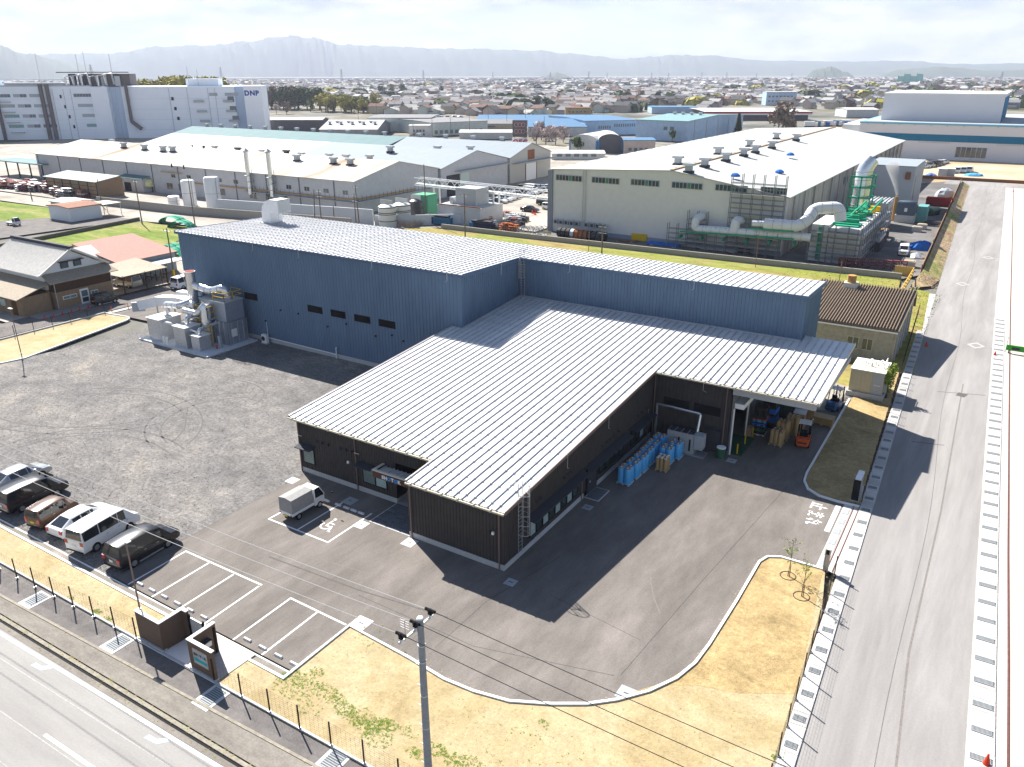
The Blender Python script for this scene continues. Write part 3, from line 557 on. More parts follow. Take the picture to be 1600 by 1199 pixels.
# windows: frame with pane and hood
def window_y(x0, x1, z0, z1, y, glass, name='window'):
    f_ = bp(name, M_black, MB().box(x0, y-.06, z0, x1, y+.02, z0+.07).box(x0, y-.06, z1-.07, x1, y+.02, z1).box(x0, y-.06, z0+.07, x0+.07, y+.02, z1-.07).box(x1-.07, y-.06, z0+.07, x1, y+.02, z1-.07))
    g_ = MB().box(x0+.07, y-.045, z0+.07, x1-.07, y-.035, z1-.07); g_.v = [(a+32.2, b-37.45, c) for a, b, c in g_.v]; g_.build('pane', glass, f_)
def window_x(y0, y1, z0, z1, x, glass, name='window'):
    f_ = bp(name, M_black, MB().box(x-.02, y0, z0, x+.07, y1, z0+.06).box(x-.02, y0, z1-.06, x+.07, y1, z1).box(x-.02, y0, z0+.06, x+.07, y0+.06, z1-.06).box(x-.02, y1-.06, z0+.06, x+.07, y1, z1-.06))
    g_ = MB().box(x+.042, y0+.06, z0+.06, x+.052, y1-.06, z1-.06); g_.v = [(a+32.2, b-37.45, c) for a, b, c in g_.v]; g_.build('pane', glass, f_)
M_glass2 = mat('window_glass_pale', (0.14, 0.19, 0.18), 0.12, var=.3, scale=3, spec=.8)
window_y(-45.9, -44.6, .95, 2.35, 40.56, M_glass2); window_y(-39.35, -38.05, .95, 2.45, 40.56, M_glass2); window_y(-38.05, -36.9, .95, 2.25, 40.56, M_blind)
def hood_y(x0, x1, z, y): bp('window_hood', M_darkhood, MB().add([(x0, y-.75, z-.10), (x1, y-.75, z-.10), (x1, y, z), (x0, y, z), (x0, y-.75, z-.03), (x1, y-.75, z-.03), (x1, y, z+.08), (x0, y, z+.08)], [(0,3,2,1),(4,5,6,7),(0,1,5,4),(1,2,6,5),(2,3,7,6),(3,0,4,7)]))
def hood_x(y0, y1, z, x): bp('window_hood', M_darkhood, MB().add([(x, y0, z), (x+.8, y0, z-.12), (x+.8, y1, z-.12), (x, y1, z), (x, y0, z+.08), (x+.8, y0, z-.04), (x+.8, y1, z-.04), (x, y1, z+.08)], [(0,3,2,1),(4,5,6,7),(0,1,5,4),(1,2,6,5),(2,3,7,6),(3,0,4,7)]))
hood_y(-46.1, -44.4, 2.6, 40.56); hood_y(-39.7, -37.9, 2.65, 40.56)
hood_x(40.1, 48.4, 2.62, -24.16); hood_x(48.9, 56.4, 2.62, -24.16); hood_x(57.2, 61.6, 2.62, -24.16)
for k in range(8): window_x(40.6+k*.9, 41.42+k*.9, .9, 2.35, -24.14, (M_blind, M_glass, M_blind, M_glass, M_blind, M_glass, M_blind, M_glass)[k])
for k in range(5): window_x(51.5+k*.92, 52.36+k*.92, .95, 2.3, -24.14, M_glass)
for k in range(4): window_x(57.6+k*.9, 58.44+k*.9, .95, 2.3, -24.14, M_blind if k == 2 else M_glass)
sd = bp('side_door', M_darkhood, MB().box(-24.17, 49.5, .06, -24.1, 51.0, 2.25)); MB().box(8.10, 12.3, 1.0, 8.17, 12.4, 1.15).build('door_handle', M_galv, sd)
bp('door_reveal', M_black2, MB().box(-24.2, 49.3, .02, -24.15, 51.2, 2.4))
# small wall things
ventm = MB().lathe(0, 0, [(.09, 0), (.11, .06), (.10, .12), (.03, .15)], 8)
def vent(x, y, z, facing):
    mb = MB(); n_ = Vector((0, -1, 0)) if facing == 'y' else Vector((1, 0, 0)); p = Vector((x, y, z)); mb.tube([p, p+n_*.10, p+n_*.17-Vector((0, 0, .08))], [.10, .11, .09], 8); bp('wall_vent', M_darkhood, mb, smooth=True)
for x in (-44.16, -43.5, -42.86, -41.6, -40.96, -40.33): vent(x, 40.56, 3.3, 'y')
for y in (41.56, 42.09, 45.54, 46.15, 46.7, 51.91, 52.65, 53.24, 53.84, 54.45, 54.97, 57.64, 58.82, 59.68, 60.73): vent(-24.16, y, 3.34, 'x')
for x, z in ((-69.33, 4.52), (-61.69, 4.5), (-55.0, 4.3), (-64.66, 3.7), (-57.36, 3.8), (-53.4, 3.9), (-48.7, 4.1), (-72.3, 4.5), (-75.2, 2.7)): vent(x, 62.86, z, 'y')
lamps = ((-40.77, 40.5, 2.35), (-24.97, 37.36, 2.75))
for x, y, z in lamps: bp('wall_lamp', M_white, MB().box(x-.06, y-.14, z-.1, x+.10, y-.02, z+.12)); bp('lamp_bracket', M_black, MB().box(x-.24, y-.10, z-.09, x-.08, y-.01, z+.1))
# louvre windows
def louvre(x0, x1, z0, z1, y):
    f_ = bp('louvre_window', M_black, MB().box(x0, y-.04, z0, x1, y+.03, z1)); s_ = MB()
    n = int((z1-z0)/.14)
    for k in range(n):
        z = z0+.03+k*.14; s_.add([(x0+.04, y-.045, z), (x1-.04, y-.045, z), (x1-.04, y-.09, z+.09), (x0+.04, y-.09, z+.09)], [(0, 1, 2, 3)])
    s_.v = [(a+32.2, b-37.45, c) for a, b, c in s_.v]; s_.build('louvre_blades', M_black2, f_)
for x0, x1 in ((-67.7, -65.4), (-64.0, -61.8), (-60.4, -58.1), (-56.8, -54.5), (-78.6, -76.3)): louvre(x0, x1, 5.05, 5.85, 62.87)
louvre(-23.1, -20.75, 3.4, 4.2, 62.16); louvre(-20.3, -17.95, 3.4, 4.2, 62.16)
bp('inner_door', M_darkhood, MB().box(-18.95, 62.1, .06, -17.75, 62.16, 2.1)); bp('window_hood', M_darkhood, MB().box(-19.05, 61.6, 2.2, -17.65, 62.16, 2.28))
bp('canopy_support_post', M_brown, MB().box(-32.32, 37.5, .0, -32.2, 37.62, 3.6))
# roof edge wires and hooks of the lightning rods
for x, y, z in ((-75.6, 62.7, 12.3), (-68, 62.7, 12.3), (-57, 62.7, 12.3), (-47.0, 62.7, 12.3), (-38.9, 73.7, 12.0), (-25.1, 73.7, 12.0)):
    bp('lightning_conductor', M_galv, MB().tube([(x, y+.3, z+.35), (x, y-.18, z+.2), (x, y-.18, z-.8), (x-.25, y-.18, z-.95)], .028, 5))
for y, z in ((45.2, 5.1), (52.0, 5.6)): bp('lightning_conductor', M_galv, MB().tube([(-23.7, y, z+.4), (-23.7, y, z-.7), (-23.7, y+.25, z-.8)], .022, 5))
bp('lightning_conductor', M_galv, MB().tube([(-45.0, 69.5, 12.3), (-45.0, 69.5, 10.9)], .025, 5)); bp('lightning_conductor', M_galv, MB().tube([(-19.4, 61.4, 6.5), (-19.4, 61.4, 5.8), (-19.1, 61.4, 5.7)], .022, 5))
# white conduit along the hall foot
bp('conduit', M_white, MB().tube([(-75.2, 62.7, .62), (-63.6, 62.7, .5)], .06, 6)); bp('conduit', M_white, MB().tube([(-63.55, 62.7, 0), (-63.55, 62.7, 1.35), (-63.3, 62.55, 1.42)], .07, 8), smooth=True); bp('conduit', M_white, MB().tube([(-75.1, 62.8, 0), (-75.1, 62.8, 2.6)], .03, 6))
# caged ladders
def caged_ladder(x, y, z0, z1, cage0, nx, ny, label):
    """stands at x,y; nx,ny the outward direction"""
    t = thing('caged_ladder', label, 'ladder', (x, y, z0)); H_ = z1-z0; tx, ty = -ny, nx
    fr = MB()
    for s in (-.24, .24): fr.tube([(tx*s+nx*.12, ty*s+ny*.12, 0), (tx*s+nx*.12, ty*s+ny*.12, H_+1.05), (tx*s*1.2-nx*.35, ty*s*1.2-ny*.35, H_+1.1), (tx*s*1.2-nx*.6, ty*s*1.2-ny*.6, H_+.35)], .028, 6)
    fr.build('ladder_rails', M_galv, t)
    k = 0.3
    while k < H_: MB().tube([(tx*-.24+nx*.12, ty*-.24+ny*.12, k), (tx*.24+nx*.12, ty*.24+ny*.12, k)], .016, 5).build('rung', M_galv, t); k += .3
    def ring(z):
        return [(tx*.36*math.cos(a)+nx*(.14+.68*abs(math.sin(a))), ty*.36*math.cos(a)+ny*(.14+.68*abs(math.sin(a))), z) for a in [i*PI/8 for i in range(9)]]
    z = cage0
    while z < H_+1.0: MB().tube(ring(z), .022, 5).build('cage_hoop', M_galv, t); z += .75
    cb = MB()
    for a in (PI/5, PI*2/5, PI*3/5, PI*4/5, PI/2): 
        px_, py_ = tx*.36*math.cos(a)+nx*(.14+.68*math.sin(a)), ty*.36*math.cos(a)+ny*(.14+.68*math.sin(a)); cb.tube([(px_, py_, cage0), (px_, py_, H_+1.0)], .014, 5)
    cb.build('cage_bars', M_galv, t)
caged_ladder(-24.12, 39.2, .5, zl(39.2), 1.6, 1, 0, 'galvanised caged ladder on the side wall near the front corner of the office')
caged_ladder(-44.9, 73.9, zl(73.9)+.1, zh(74), 2.2, 0, -1, 'white caged ladder in the inner corner of the blue hall above the low roof')
# exhaust hood on the hall roof
M_duct = mat('white_duct_sheet', (0.60, 0.62, 0.64), 0.45, 0.2, var=.08, scale=2)
ed = thing('roof_exhaust', 'white curved exhaust duct on the far left end of the hall roof', 'exhaust duct', (-85.9, 75.0, 11.9)); ed.scale = (.86, .86, .86)
path = [Vector((0, 0, 0)), Vector((0, 0, 1.6))]+[Vector((1.1-1.1*math.cos(a), 0, 1.6+1.25*math.sin(a))) for a in (.5, 1.0, 1.57)]+[Vector((2.9, 0, 2.85))]
def rectduct(path, w, h, axis=Vector((0, 1, 0))):
    mb = MB(); vs = []; m = len(path)
    for i, p in enumerate(path):
        d = (path[min(i+1, m-1)]-path[max(i-1, 0)]).normalized(); s_ = axis; u_ = d.cross(s_).normalized()
        for a, b in ((-1, -1), (1, -1), (1, 1), (-1, 1)): vs.append(p+s_*a*w/2+u_*b*h/2)
    fs = []
    for i in range(m-1):
        for k in range(4): a = i*4+k; b = i*4+(k+1) % 4; fs.append((a, b, b+4, a+4))
    fs += [(3, 2, 1, 0), (4*m-4, 4*m-3, 4*m-2, 4*m-1)]; mb.add(vs, fs); return mb
rectduct(path, 2.4, 2.0).build('duct_body', M_duct, ed); MB().box(2.9, -1.25, 1.8, 3.0, 1.25, 3.9).build('duct_mouth_flange', M_galv, ed); MB().box(3.0, -1.1, 1.95, 3.02, 1.1, 3.75).build('mouth_grille', M_ltgrey, ed)
MB().box(-1.3, -1.4, -.1, 1.3, 1.4, .15).build('roof_curb', M_roofrib, ed)
for s in (-1, 1): MB().bar((2.6, s*1.1, 2.0), (3.4, s*1.6, -.2), .05).build('stay', M_galv, ed)
# ================================================================ vehicles
M_tyre = mat('tyre', (0.015, 0.015, 0.016), 0.85); M_rim = mat('wheel_rim', (0.45, 0.46, 0.47), 0.3, 0.7)
M_cglass = mat('car_glass', (0.012, 0.016, 0.02), 0.06, 0, var=.1, spec=.9); M_cplast = mat('car_black_plastic', (0.02, 0.02, 0.022), 0.55)
M_head = mat('headlight_lens', (0.62, 0.64, 0.66), 0.12, 0.2); M_tail = mat('taillight_red', (0.42, 0.015, 0.012), 0.2); M_platew = mat('number_plate', (0.75, 0.75, 0.72), 0.5); M_platey = mat('number_plate_yellow', (0.70, 0.52, 0.03), 0.5)
PAINT = {k: mat('car_paint_'+k, c, 0.25, mt, var=0.02, coat=0.25, spec=.35) for k, c, mt in (('white', (0.74, 0.75, 0.75), 0), ('black', (0.012, 0.012, 0.015), 0), ('brown', (0.11, 0.062, 0.038), .2), ('silver', (0.42, 0.43, 0.44), .5), ('grey', (0.13, 0.135, 0.15), .3), ('red', (0.45, 0.02, 0.02), 0), ('purple', (0.035, 0.015, 0.022), .2), ('blue', (.02, .09, .32), .1), ('champagne', (.42, .40, .36), .4))}
TEMPL = {}
def car_shape(kind):
    # stations from rear to front: (x, z bottom, z belt, z top, half width belt, half width top)
    if kind == 'minivan':   # 4.85 x 1.83 x 1.9
        L_, Wd = 4.85, 1.83; st = [(-2.42, .30, .62, .66, .80, .76), (-2.40, .28, 1.05, 1.10, .88, .84), (-2.36, .26, 1.10, 1.14, .90, .86), (-2.15, .24, 1.08, 1.86, .915, .74), (-1.0, .22, 1.06, 1.92, .915, .76), (.35, .22, 1.04, 1.90, .915, .75), (.95, .22, 1.03, 1.80, .915, .70), (1.62, .22, 1.01, 1.07, .91, .80), (2.15, .24, .94, .99, .90, .82), (2.38, .28, .84, .88, .84, .78), (2.44, .35, .62, .66, .80, .74)]; wl = 1.43
    elif kind == 'van':     # long high-roof bus van
        L_, Wd = 4.90, 1.80; st = [(-2.45, .32, .60, .64, .82, .80), (-2.44, .30, 1.15, 1.20, .87, .86), (-2.42, .28, 1.18, 1.22, .88, .87), (-2.32, .26, 1.15, 1.92, .885, .76), (-1.0, .24, 1.12, 1.98, .885, .77), (.6, .24, 1.10, 1.97, .885, .77), (1.25, .24, 1.09, 1.90, .885, .74), (1.98, .24, 1.07, 1.13, .88, .82), (2.27, .26, 1.0, 1.04, .87, .82), (2.42, .30, .85, .89, .84, .79), (2.46, .38, .60, .64, .80, .75)]; wl = 1.5
    elif kind == 'kei':     # boxy small wagon 3.4 x 1.48 x 1.65
        L_, Wd = 3.40, 1.48; st = [(-1.70, .30, .60, .64, .66, .64), (-1.69, .28, .98, 1.02, .71, .70), (-1.67, .26, 1.02, 1.06, .72, .71), (-1.55, .22, 1.00, 1.62, .735, .64), (-.6, .2, .98, 1.68, .735, .65), (.45, .2, .97, 1.66, .735, .64), (.72, .2, .97, 1.60, .735, .62), (1.02, .2, .96, 1.02, .73, .66), (1.5, .22, .92, .97, .72, .66), (1.67, .26, .82, .86, .70, .65), (1.70, .34, .58, .62, .67, .63)]; wl = 1.22
    elif kind == 'hatch':   # low sleek liftback
        L_, Wd = 4.48, 1.75; st = [(-2.24, .35, .60, .64, .78, .74), (-2.22, .30, .92, .98, .84, .76), (-2.05, .26, .96, 1.04, .855, .72), (-1.2, .22, .96, 1.40, .865, .60), (-.5, .2, .92, 1.47, .87, .60), (.25, .2, .90, 1.46, .87, .60), (.55, .2, .90, 1.40, .87, .58), (1.35, .2, .88, .95, .865, .68), (1.85, .22, .80, .86, .85, .74), (2.15, .26, .68, .72, .78, .70), (2.25, .33, .50, .54, .70, .64)]; wl = 1.35
    elif kind == 'sedan':
        L_, Wd = 4.6, 1.75; st = [(-2.3, .35, .70, .74, .70, .66), (-2.27, .28, .95, 1.0, .80, .72), (-1.6, .24, .97, 1.03, .86, .74), (-1.0, .22, .95, 1.36, .865, .60), (-.4, .2, .93, 1.45, .87, .60), (.25, .2, .90, 1.44, .87, .60), (.5, .2, .90, 1.38, .87, .58), (1.15, .2, .88, .94, .865, .72), (1.85, .22, .80, .86, .82, .70), (2.2, .26, .66, .7, .76, .66), (2.3, .33, .46, .5, .66, .6)]; wl = 1.35
    return L_, Wd, st, wl
def make_car(kind, paint, far=False):
    key = (kind, paint, far)
    if key in TEMPL: return TEMPL[key]
    L_, Wd, st, wl = car_shape(kind); bm = bmesh.new(); rings = []
    for (x, zb, zm, zt, wb, wt) in st:
        zs = zb+(zm-zb)*.45; c = .05
        pts = [(0, zb), (wb*.86, zb), (wb, zb+.10), (wb*1.015, zs), (wb, zm), (wt+.03, zt-.05), (wt-.06, zt)]
        ring = [bm.verts.new((x, y, z)) for y, z in pts]+[bm.verts.new((x, -y, z)) for y, z in pts[1:][::-1]]
        rings.append(ring)
    n = len(rings[0]); win = []; ws = None
    roof_i = [i for i, s_ in enumerate(st) if s_[3]-s_[2] > .25]; r0, r1 = roof_i[0], roof_i[-1]
    for i in range(len(rings)-1):
        for k in range(n):
            f = bm.faces.new((rings[i][k], rings[i][(k+1) % n], rings[i+1][(k+1) % n], rings[i+1][k]))
            if k in (4, n-5) and r0 <= i < r1: win.append(f)
            if k == 6 and i == r1: win.append(f)      # windscreen
            if k == 6 and i == r0-1: win.append(f)
            if k in (4, n-5) and (i == r1): pass
    bm.faces.new(rings[0][::-1]); bm.faces.new(rings[-1])
    bmesh.ops.recalc_face_normals(bm, faces=bm.faces)
    bmesh.ops.inset_individual(bm, faces=win, thickness=.045, depth=-.012)
    gl = []
    for f in win: gl.append([v.co.copy() for v in f.verts])
    bmesh.ops.delete(bm, geom=win, context='FACES_ONLY')
    me = bpy.data.meshes.new('body'); bm.to_mesh(me); bm.free(); me.materials.append(PAINT[paint])
    for p in me.polygons: p.use_smooth = True
    me.set_sharp_from_angle(angle=math.radians(32))
    t = bpy.data.objects.new('car', None); COL.objects.link(t); t.empty_display_size = .2
    body = mesh_obj('body', me, t)
    if far:
        mb = MB()
        for g in gl: mb.add(g, [tuple(range(len(g)))])
        mb.build('windows', M_cglass, t)
    else:
        for g in gl:
            zc = sum(v.z for v in g)/len(g); xc = sum(v.x for v in g)/len(g); yc = sum(abs(v.y) for v in g)/len(g)
            MB().add(g, [tuple(range(len(g)))]).build('windscreen' if yc < .5 and xc > 0 else ('rear_screen' if yc < .5 else 'side_window'), M_cglass, t)
    R = .33 if kind != 'kei' else .28; tr = .32 if kind != 'kei' else .27
    w_ = MB(); w_.tube([(0, -.11, 0), (0, -.09, 0), (0, .09, 0), (0, .11, 0)], [R*.9, R, R, R*.9], 16); wm = w_.mesh('tyre', M_tyre)
    for p in wm.polygons: p.use_smooth = True
    wm.set_sharp_from_angle(angle=.6)
    rm = MB(); rm.tube([(0, -.125, 0), (0, .125, 0)], R*.62, 12)
    for k in range(5):
        a = k*2*PI/5
    rm = rm.mesh('rim', M_rim)
    arch = MB(); 
    for s in (-1, 1):
        for xx in (-wl+.02, wl-.12):
            arch.tube([(xx, s*(Wd/2-.28), R), (xx, s*(Wd/2+.004), R)], R*1.13, 18)
    arch.build('wheel_arches', M_cplast, t)
    for s in (-1, 1):
        for xx in (-wl+.02, wl-.12):
            wo = mesh_obj('wheel', wm, t, (xx, s*(Wd/2-.09), R)); mesh_obj('rim', rm, wo)
    x1 = L_/2; hz = st[-3][2]-.04; rz_ = st[1][2]
    for s in (-1, 1):
        if far: continue
        MB().add([(x1-.42, s*Wd*.475, hz-.02), (x1-.07, s*Wd*.42, hz-.10), (x1-.03, s*Wd*.27, hz-.12), (x1-.05, s*Wd*.26, hz-.01), (x1-.38, s*Wd*.44, hz+.09)], [(0, 1, 2, 3, 4), (4, 3, 2, 1, 0)]).build('headlight', M_head, t)
        MB().box(-x1-.015, s*Wd*.33, rz_-.28, -x1+.10, s*Wd*.485, rz_+.02).build('taillight', M_tail, t)
        MB().obox((x1-1.48 if kind != 'van' else x1-1.2, s*(Wd/2+.07), .98), .10, .20, .14).build('wing_mirror', PAINT[paint] if paint != 'brown' else M_cplast, t)
        MB().box(-wl+.42, s*(Wd/2-.02), .17, wl-.52, s*(Wd/2+.012), .27).build('sill', M_cplast if paint != 'black' else M_galv, t)
        hd = MB().box(-.55, s*(Wd/2-.005), .88, -.37, s*(Wd/2+.025), .91).box(.45, s*(Wd/2-.005), .88, .63, s*(Wd/2+.025), .91); hd.build('door_handles', M_galv, t, kind='stuff')
    if not far:
        MB().box(-x1-.02, -.17, .62 if kind in ('hatch', 'kei') else .72, -x1+.03, .17, .78 if kind in ('hatch', 'kei') else .88).build('number_plate', M_platey if kind == 'kei' else M_platew, t)
        MB().box(x1-.03, -.17, .40, x1+.02, .17, .54).build('number_plate', M_platey if kind == 'kei' else M_platew, t)
        MB().box(-x1-.03, -Wd*.43, .32, -x1+.12, Wd*.43, .42).build('rear_bumper_trim', M_cplast, t); MB().box(x1-.10, -Wd*.30, .55, x1+.006, Wd*.30, .68).build('grille', M_cplast, t)
    t.hide_render = False; TEMPL[key] = t; t['used'] = 0
    return t
USED = set()
def put_car(kind, paint, x, y, ang, label, name='parked_car', cat='car', group=None, far=False, scale=1, z=0.0):
    t = make_car(kind, paint, far); key = (kind, paint, far)
    if key in USED: o = dup(t)
    else: USED.add(key); o = t
    o.name = name; o.location = (x, y, z); o.rotation_euler = (0, 0, ang); o.scale = (scale,)*3; o['label'] = label; o['category'] = cat
    if 'used' in o: del o['used']
    if group: o['group'] = group
    elif 'group' in o: del o['group']
    return o
GP = 'vehicles parked along the gravel'
U = PI/2
put_car('minivan', 'black', -46.55, 26.0, U+.06, 'black minivan with silver sills, nearest the white parking bays', group=GP)
o_ = put_car('van', 'white', -50.65, 25.75, U+.16, 'long white high-roof van with dark side windows', 'parked_van', 'van', GP)
put_car('hatch', 'white', -53.55, 25.85, U+.10, 'white low hatchback tucked behind the long white van', group=GP)
put_car('kei', 'brown', -56.3, 25.2, U+.20, 'small boxy brown car with chrome rear bumper', group=GP)
put_car('minivan', 'black', -60.3, 25.9, U+.05, 'black minivan with pale roof, left of the small brown car', group=GP)
put_car('hatch', 'silver', -64.2, 27.0, U+.08, 'silver-white car partly cut by the left edge', group=GP)
# small white truck with grey tarpaulin box
kt = thing('small_truck', 'small white truck with a grey canvas cargo cover in the marked bay', 'truck', (-41.35, 35.9, 0), U-.02)
M_canvas = mat('grey_canvas', (0.30, 0.295, 0.285), 0.8, var=.1, bump=.3, bscale=6)
bm_ = MB(); bm_.prism([(.60, -.70), (1.62, -.66), (1.62, .66), (.60, .70)], .35, .95); bm_.build('cab_lower', PAINT['white'], kt)
cabm = MB(); cabm.add([(.60, -.70, .95), (1.66, -.68, .95), (1.66, .68, .95), (.60, .70, .95), (.66, -.62, 1.72), (1.22, -.60, 1.72), (1.22, .60, 1.72), (.66, .62, 1.72)], [(4,5,6,7), (3,0,4,7)])
for s in (-1, 1): cabm.bar((1.64, s*.66, .95), (1.21, s*.60, 1.72), .06); cabm.bar((.64, s*.69, .95), (.68, s*.62, 1.72), .08)
cabm.build('cab_roof', PAINT['white'], kt)
MB().add([(1.655, -.64, .96), (1.655, .64, .96), (1.23, .57, 1.69), (1.23, -.57, 1.69)], [(0, 1, 2, 3)]).build('windscreen', M_cglass, kt)
for s in (-1, 1):
    MB().add([(.68, s*.695, .97), (1.60, s*.675, .97), (1.22, s*.61, 1.68), (.70, s*.625, 1.68)], [(0, 1, 2, 3), (3, 2, 1, 0)]).build('side_window', M_cglass, kt)
    MB().box(1.635, s*.42, .62, 1.67, s*.62, .82).build('headlight', M_head, kt); MB().box(-1.66, s*.5, .52, -1.62, s*.66, .62).build('taillight', M_tail, kt); MB().obox((1.30, s*.80, 1.05), .06, .12, .22).build('wing_mirror', M_cplast, kt)
MB().box(-1.64, -.70, .50, .55, .70, .72).build('flatbed', PAINT['white'], kt); MB().box(-1.55, -.4, .3, 1.5, .4, .5).build('chassis', M_cplast, kt)
MB().add([(-1.62, -.69, .72), (.50, -.69, .72), (.50, .69, .72), (-1.62, .69, .72), (-1.60, -.66, 1.80), (.48, -.66, 1.80), (.48, .66, 1.80), (-1.60, .66, 1.80), (-1.60, 0, 1.90), (.48, 0, 1.90)], [(0,1,5,4), (2,3,7,6), (1,2,6,9,5), (3,0,4,8,7), (4,5,9,8), (8,9,6,7)]).build('canvas_cover', M_canvas, kt)
MB().sheet([(.85+.12*math.cos(a), .12*math.sin(a)) for a in [k*PI/6 for k in range(12)]]).build('round_green_sticker', mat('sticker_green', (.03, .35, .06), .5), kt); kt.children[-1].matrix_local = Matrix.Translation((.05, -.712, .78)) @ Matrix.Rotation(PI/2, 4, 'X')
MB().box(-1.67, -.16, .38, -1.64, .16, .52).build('number_plate', M_platey, kt)
wt_ = MB().tube([(0, -.08, 0), (0, .08, 0)], .27, 14).mesh('tyre', M_tyre); rt_ = MB().tube([(0, -.09, 0), (0, .09, 0)], .17, 10).mesh('rim', M_rim)
for x in (-1.02, 1.08):
    for s in (-1, 1): wo = mesh_obj('wheel', wt_, kt, (x, s*.63, .27)); mesh_obj('rim', rt_, wo)
# wheel stops
M_stop = mat('wheel_stop_concrete', (0.62, 0.62, 0.61), 0.8, var=.08)
ws0 = None
STL = ['between the black minivan and the first white line', 'just left of the second parking line', 'just right of the second parking line', 'just left of the third parking line', 'just right of the third parking line', 'left of the fourth parking line', 'just right of the fifth parking line', 'left of the sixth parking line', 'right of the sixth parking line', 'nearest the earth verge, last in the row']
wsm = MB().add([(-.30, -.09, 0), (.30, -.09, 0), (.30, .09, 0), (-.30, .09, 0), (-.27, -.055, .12), (.27, -.055, .12), (.27, .055, .12), (-.27, .055, .12)], [(4,5,6,7),(0,1,5,4),(1,2,6,5),(2,3,7,6),(3,0,4,7)]).mesh('wheel_stop', M_stop)
for (x, l_) in zip((-43.5, -42.25, -41.0, -39.7, -38.45, -37.15, -33.25, -31.95, -30.65, -29.4), STL):
    prop(mesh_obj('wheel_stop', wsm, None, (x, 23.62, 0)), 'concrete wheel stop '+l_, 'wheel stop', 'wheel stops of the parking bays')
for i, x in enumerate((-40.9, -39.7, -38.85, -38.1, -37.35)):
    prop(mesh_obj('wheel_stop', wsm, None, (x, 37.95, 0)), ('wheel stop in front of the small truck', 'pale wheel stop in building shade, first beside the truck line', 'pale wheel stop in building shade, second beside the truck line', 'pale wheel stop in building shade, third beside the truck line', 'pale wheel stop in building shade nearest the entrance paving')[i], 'wheel stop', 'wheel stops by the office wall')
# ================================================================ exhaust treatment plant beside the hall
M_steel = mat('plant_steel', (0.50, 0.51, 0.52), 0.4, 0.45, var=.12, scale=1.2); M_steelb = mat('plant_steel_side', (0.30, 0.34, 0.40), 0.4, 0.4, var=.1, scale=1); M_sil = mat('bright_duct', (0.66, 0.67, 0.68), 0.25, 0.75, var=.08, scale=2); M_yel = mat('safety_yellow', (0.62, 0.40, 0.01), 0.5)
E_ = thing('exhaust_plant', 'grey exhaust treatment plant with fans, silver ducts, stack and yellow ladders beside the blue hall', 'industrial plant', (-83.2, 58.5, 0))
def ep(name, m_, mb, **k): return mb.build(name, m_, E_, world=True, **k)
ep('base_slab', mat('slab_white', (.6, .61, .62), .8, var=.1), MB().box(-89.6, 54.8, 0, -76.5, 62.3, .18))
ep('scrubber_cabinet', M_steel, MB().box(-88.3, 55.5, .18, -85.9, 58.6, 2.9)); ep('cabinet_lid', M_white, MB().box(-88.4, 55.4, 2.9, -85.8, 58.7, 2.98))
ep('scrubber_cabinet', M_steel, MB().box(-83.1, 55.4, .18, -80.9, 57.6, 2.7)); ep('cabinet_lid', M_white, MB().box(-83.2, 55.3, 2.7, -80.8, 57.7, 2.78))
ep('scrubber_cabinet', M_steel, MB().box(-80.2, 55.6, .18, -78.7, 57.2, 1.95)); ep('cabinet_lid', M_white, MB().box(-80.3, 55.5, 1.95, -78.6, 57.3, 2.02))
ep('filter_tower', M_steelb, MB().box(-82.2, 58.9, .18, -77.6, 61.7, 3.0)); ep('filter_tower', M_steelb, MB().box(-82.2, 59.0, 3.05, -77.6, 61.7, 5.45)); ep('tower_deck', M_ltgrey, MB().box(-82.3, 58.9, 5.45, -77.5, 61.8, 5.52))
for k in range(5): ep('tower_rib', M_steel, MB().box(-82.2+.9*k+.4, 58.84, .3, -82.1+.9*k+.4, 58.9, 2.95))
for y in (59.5, 60.4, 61.2): ep('tower_rib', M_steel, MB().box(-77.6, y, .3, -77.52, y+.08, 2.9))
ep('vessel', M_sil, MB().lathe(-83.3, 58.6, [(.75, .4), (.75, 4.4), (.65, 4.9), (.3, 5.1)], 18), smooth=True)
ep('vessel', M_sil, MB().lathe(-80.3, 58.2, [(.62, .2), (.62, 4.7), (.5, 5.1), (.1, 5.2)], 18), smooth=True)
sk = ep('stack', M_sil, MB().tube([(-84.6, 59.9, .2), (-84.6, 59.9, 8.3)], .62, 20), smooth=True); MB().tube([(-1.4, 1.4, 8.18), (-1.4, 1.4, 8.32)], .70, 20).build('stack_rim', M_sil, sk); MB().tube([(-1.4, 1.4, 8.30), (-1.4, 1.4, 8.34)], .58, 20).build('stack_mouth', mat('stack_red_inside', (.25, .03, .02), .7), sk)
def bend(pts, r, nm='duct', m_=None, rings=True, owner=None, seg=5):
    P_ = [Vector(p) for p in pts]; out_ = [P_[0]]
    for i in range(1, len(P_)-1):
        a, b, c = P_[i-1], P_[i], P_[i+1]; q = min((b-a).length, (c-b).length, r*2.2)*.5; s_, e_ = b+(a-b).normalized()*q, b+(c-b).normalized()*q
        for k in range(seg+1): t_ = k/seg; out_.append(s_*(1-t_)**2+b*2*t_*(1-t_)+e_*t_*t_)
    out_.append(P_[-1]); return out_
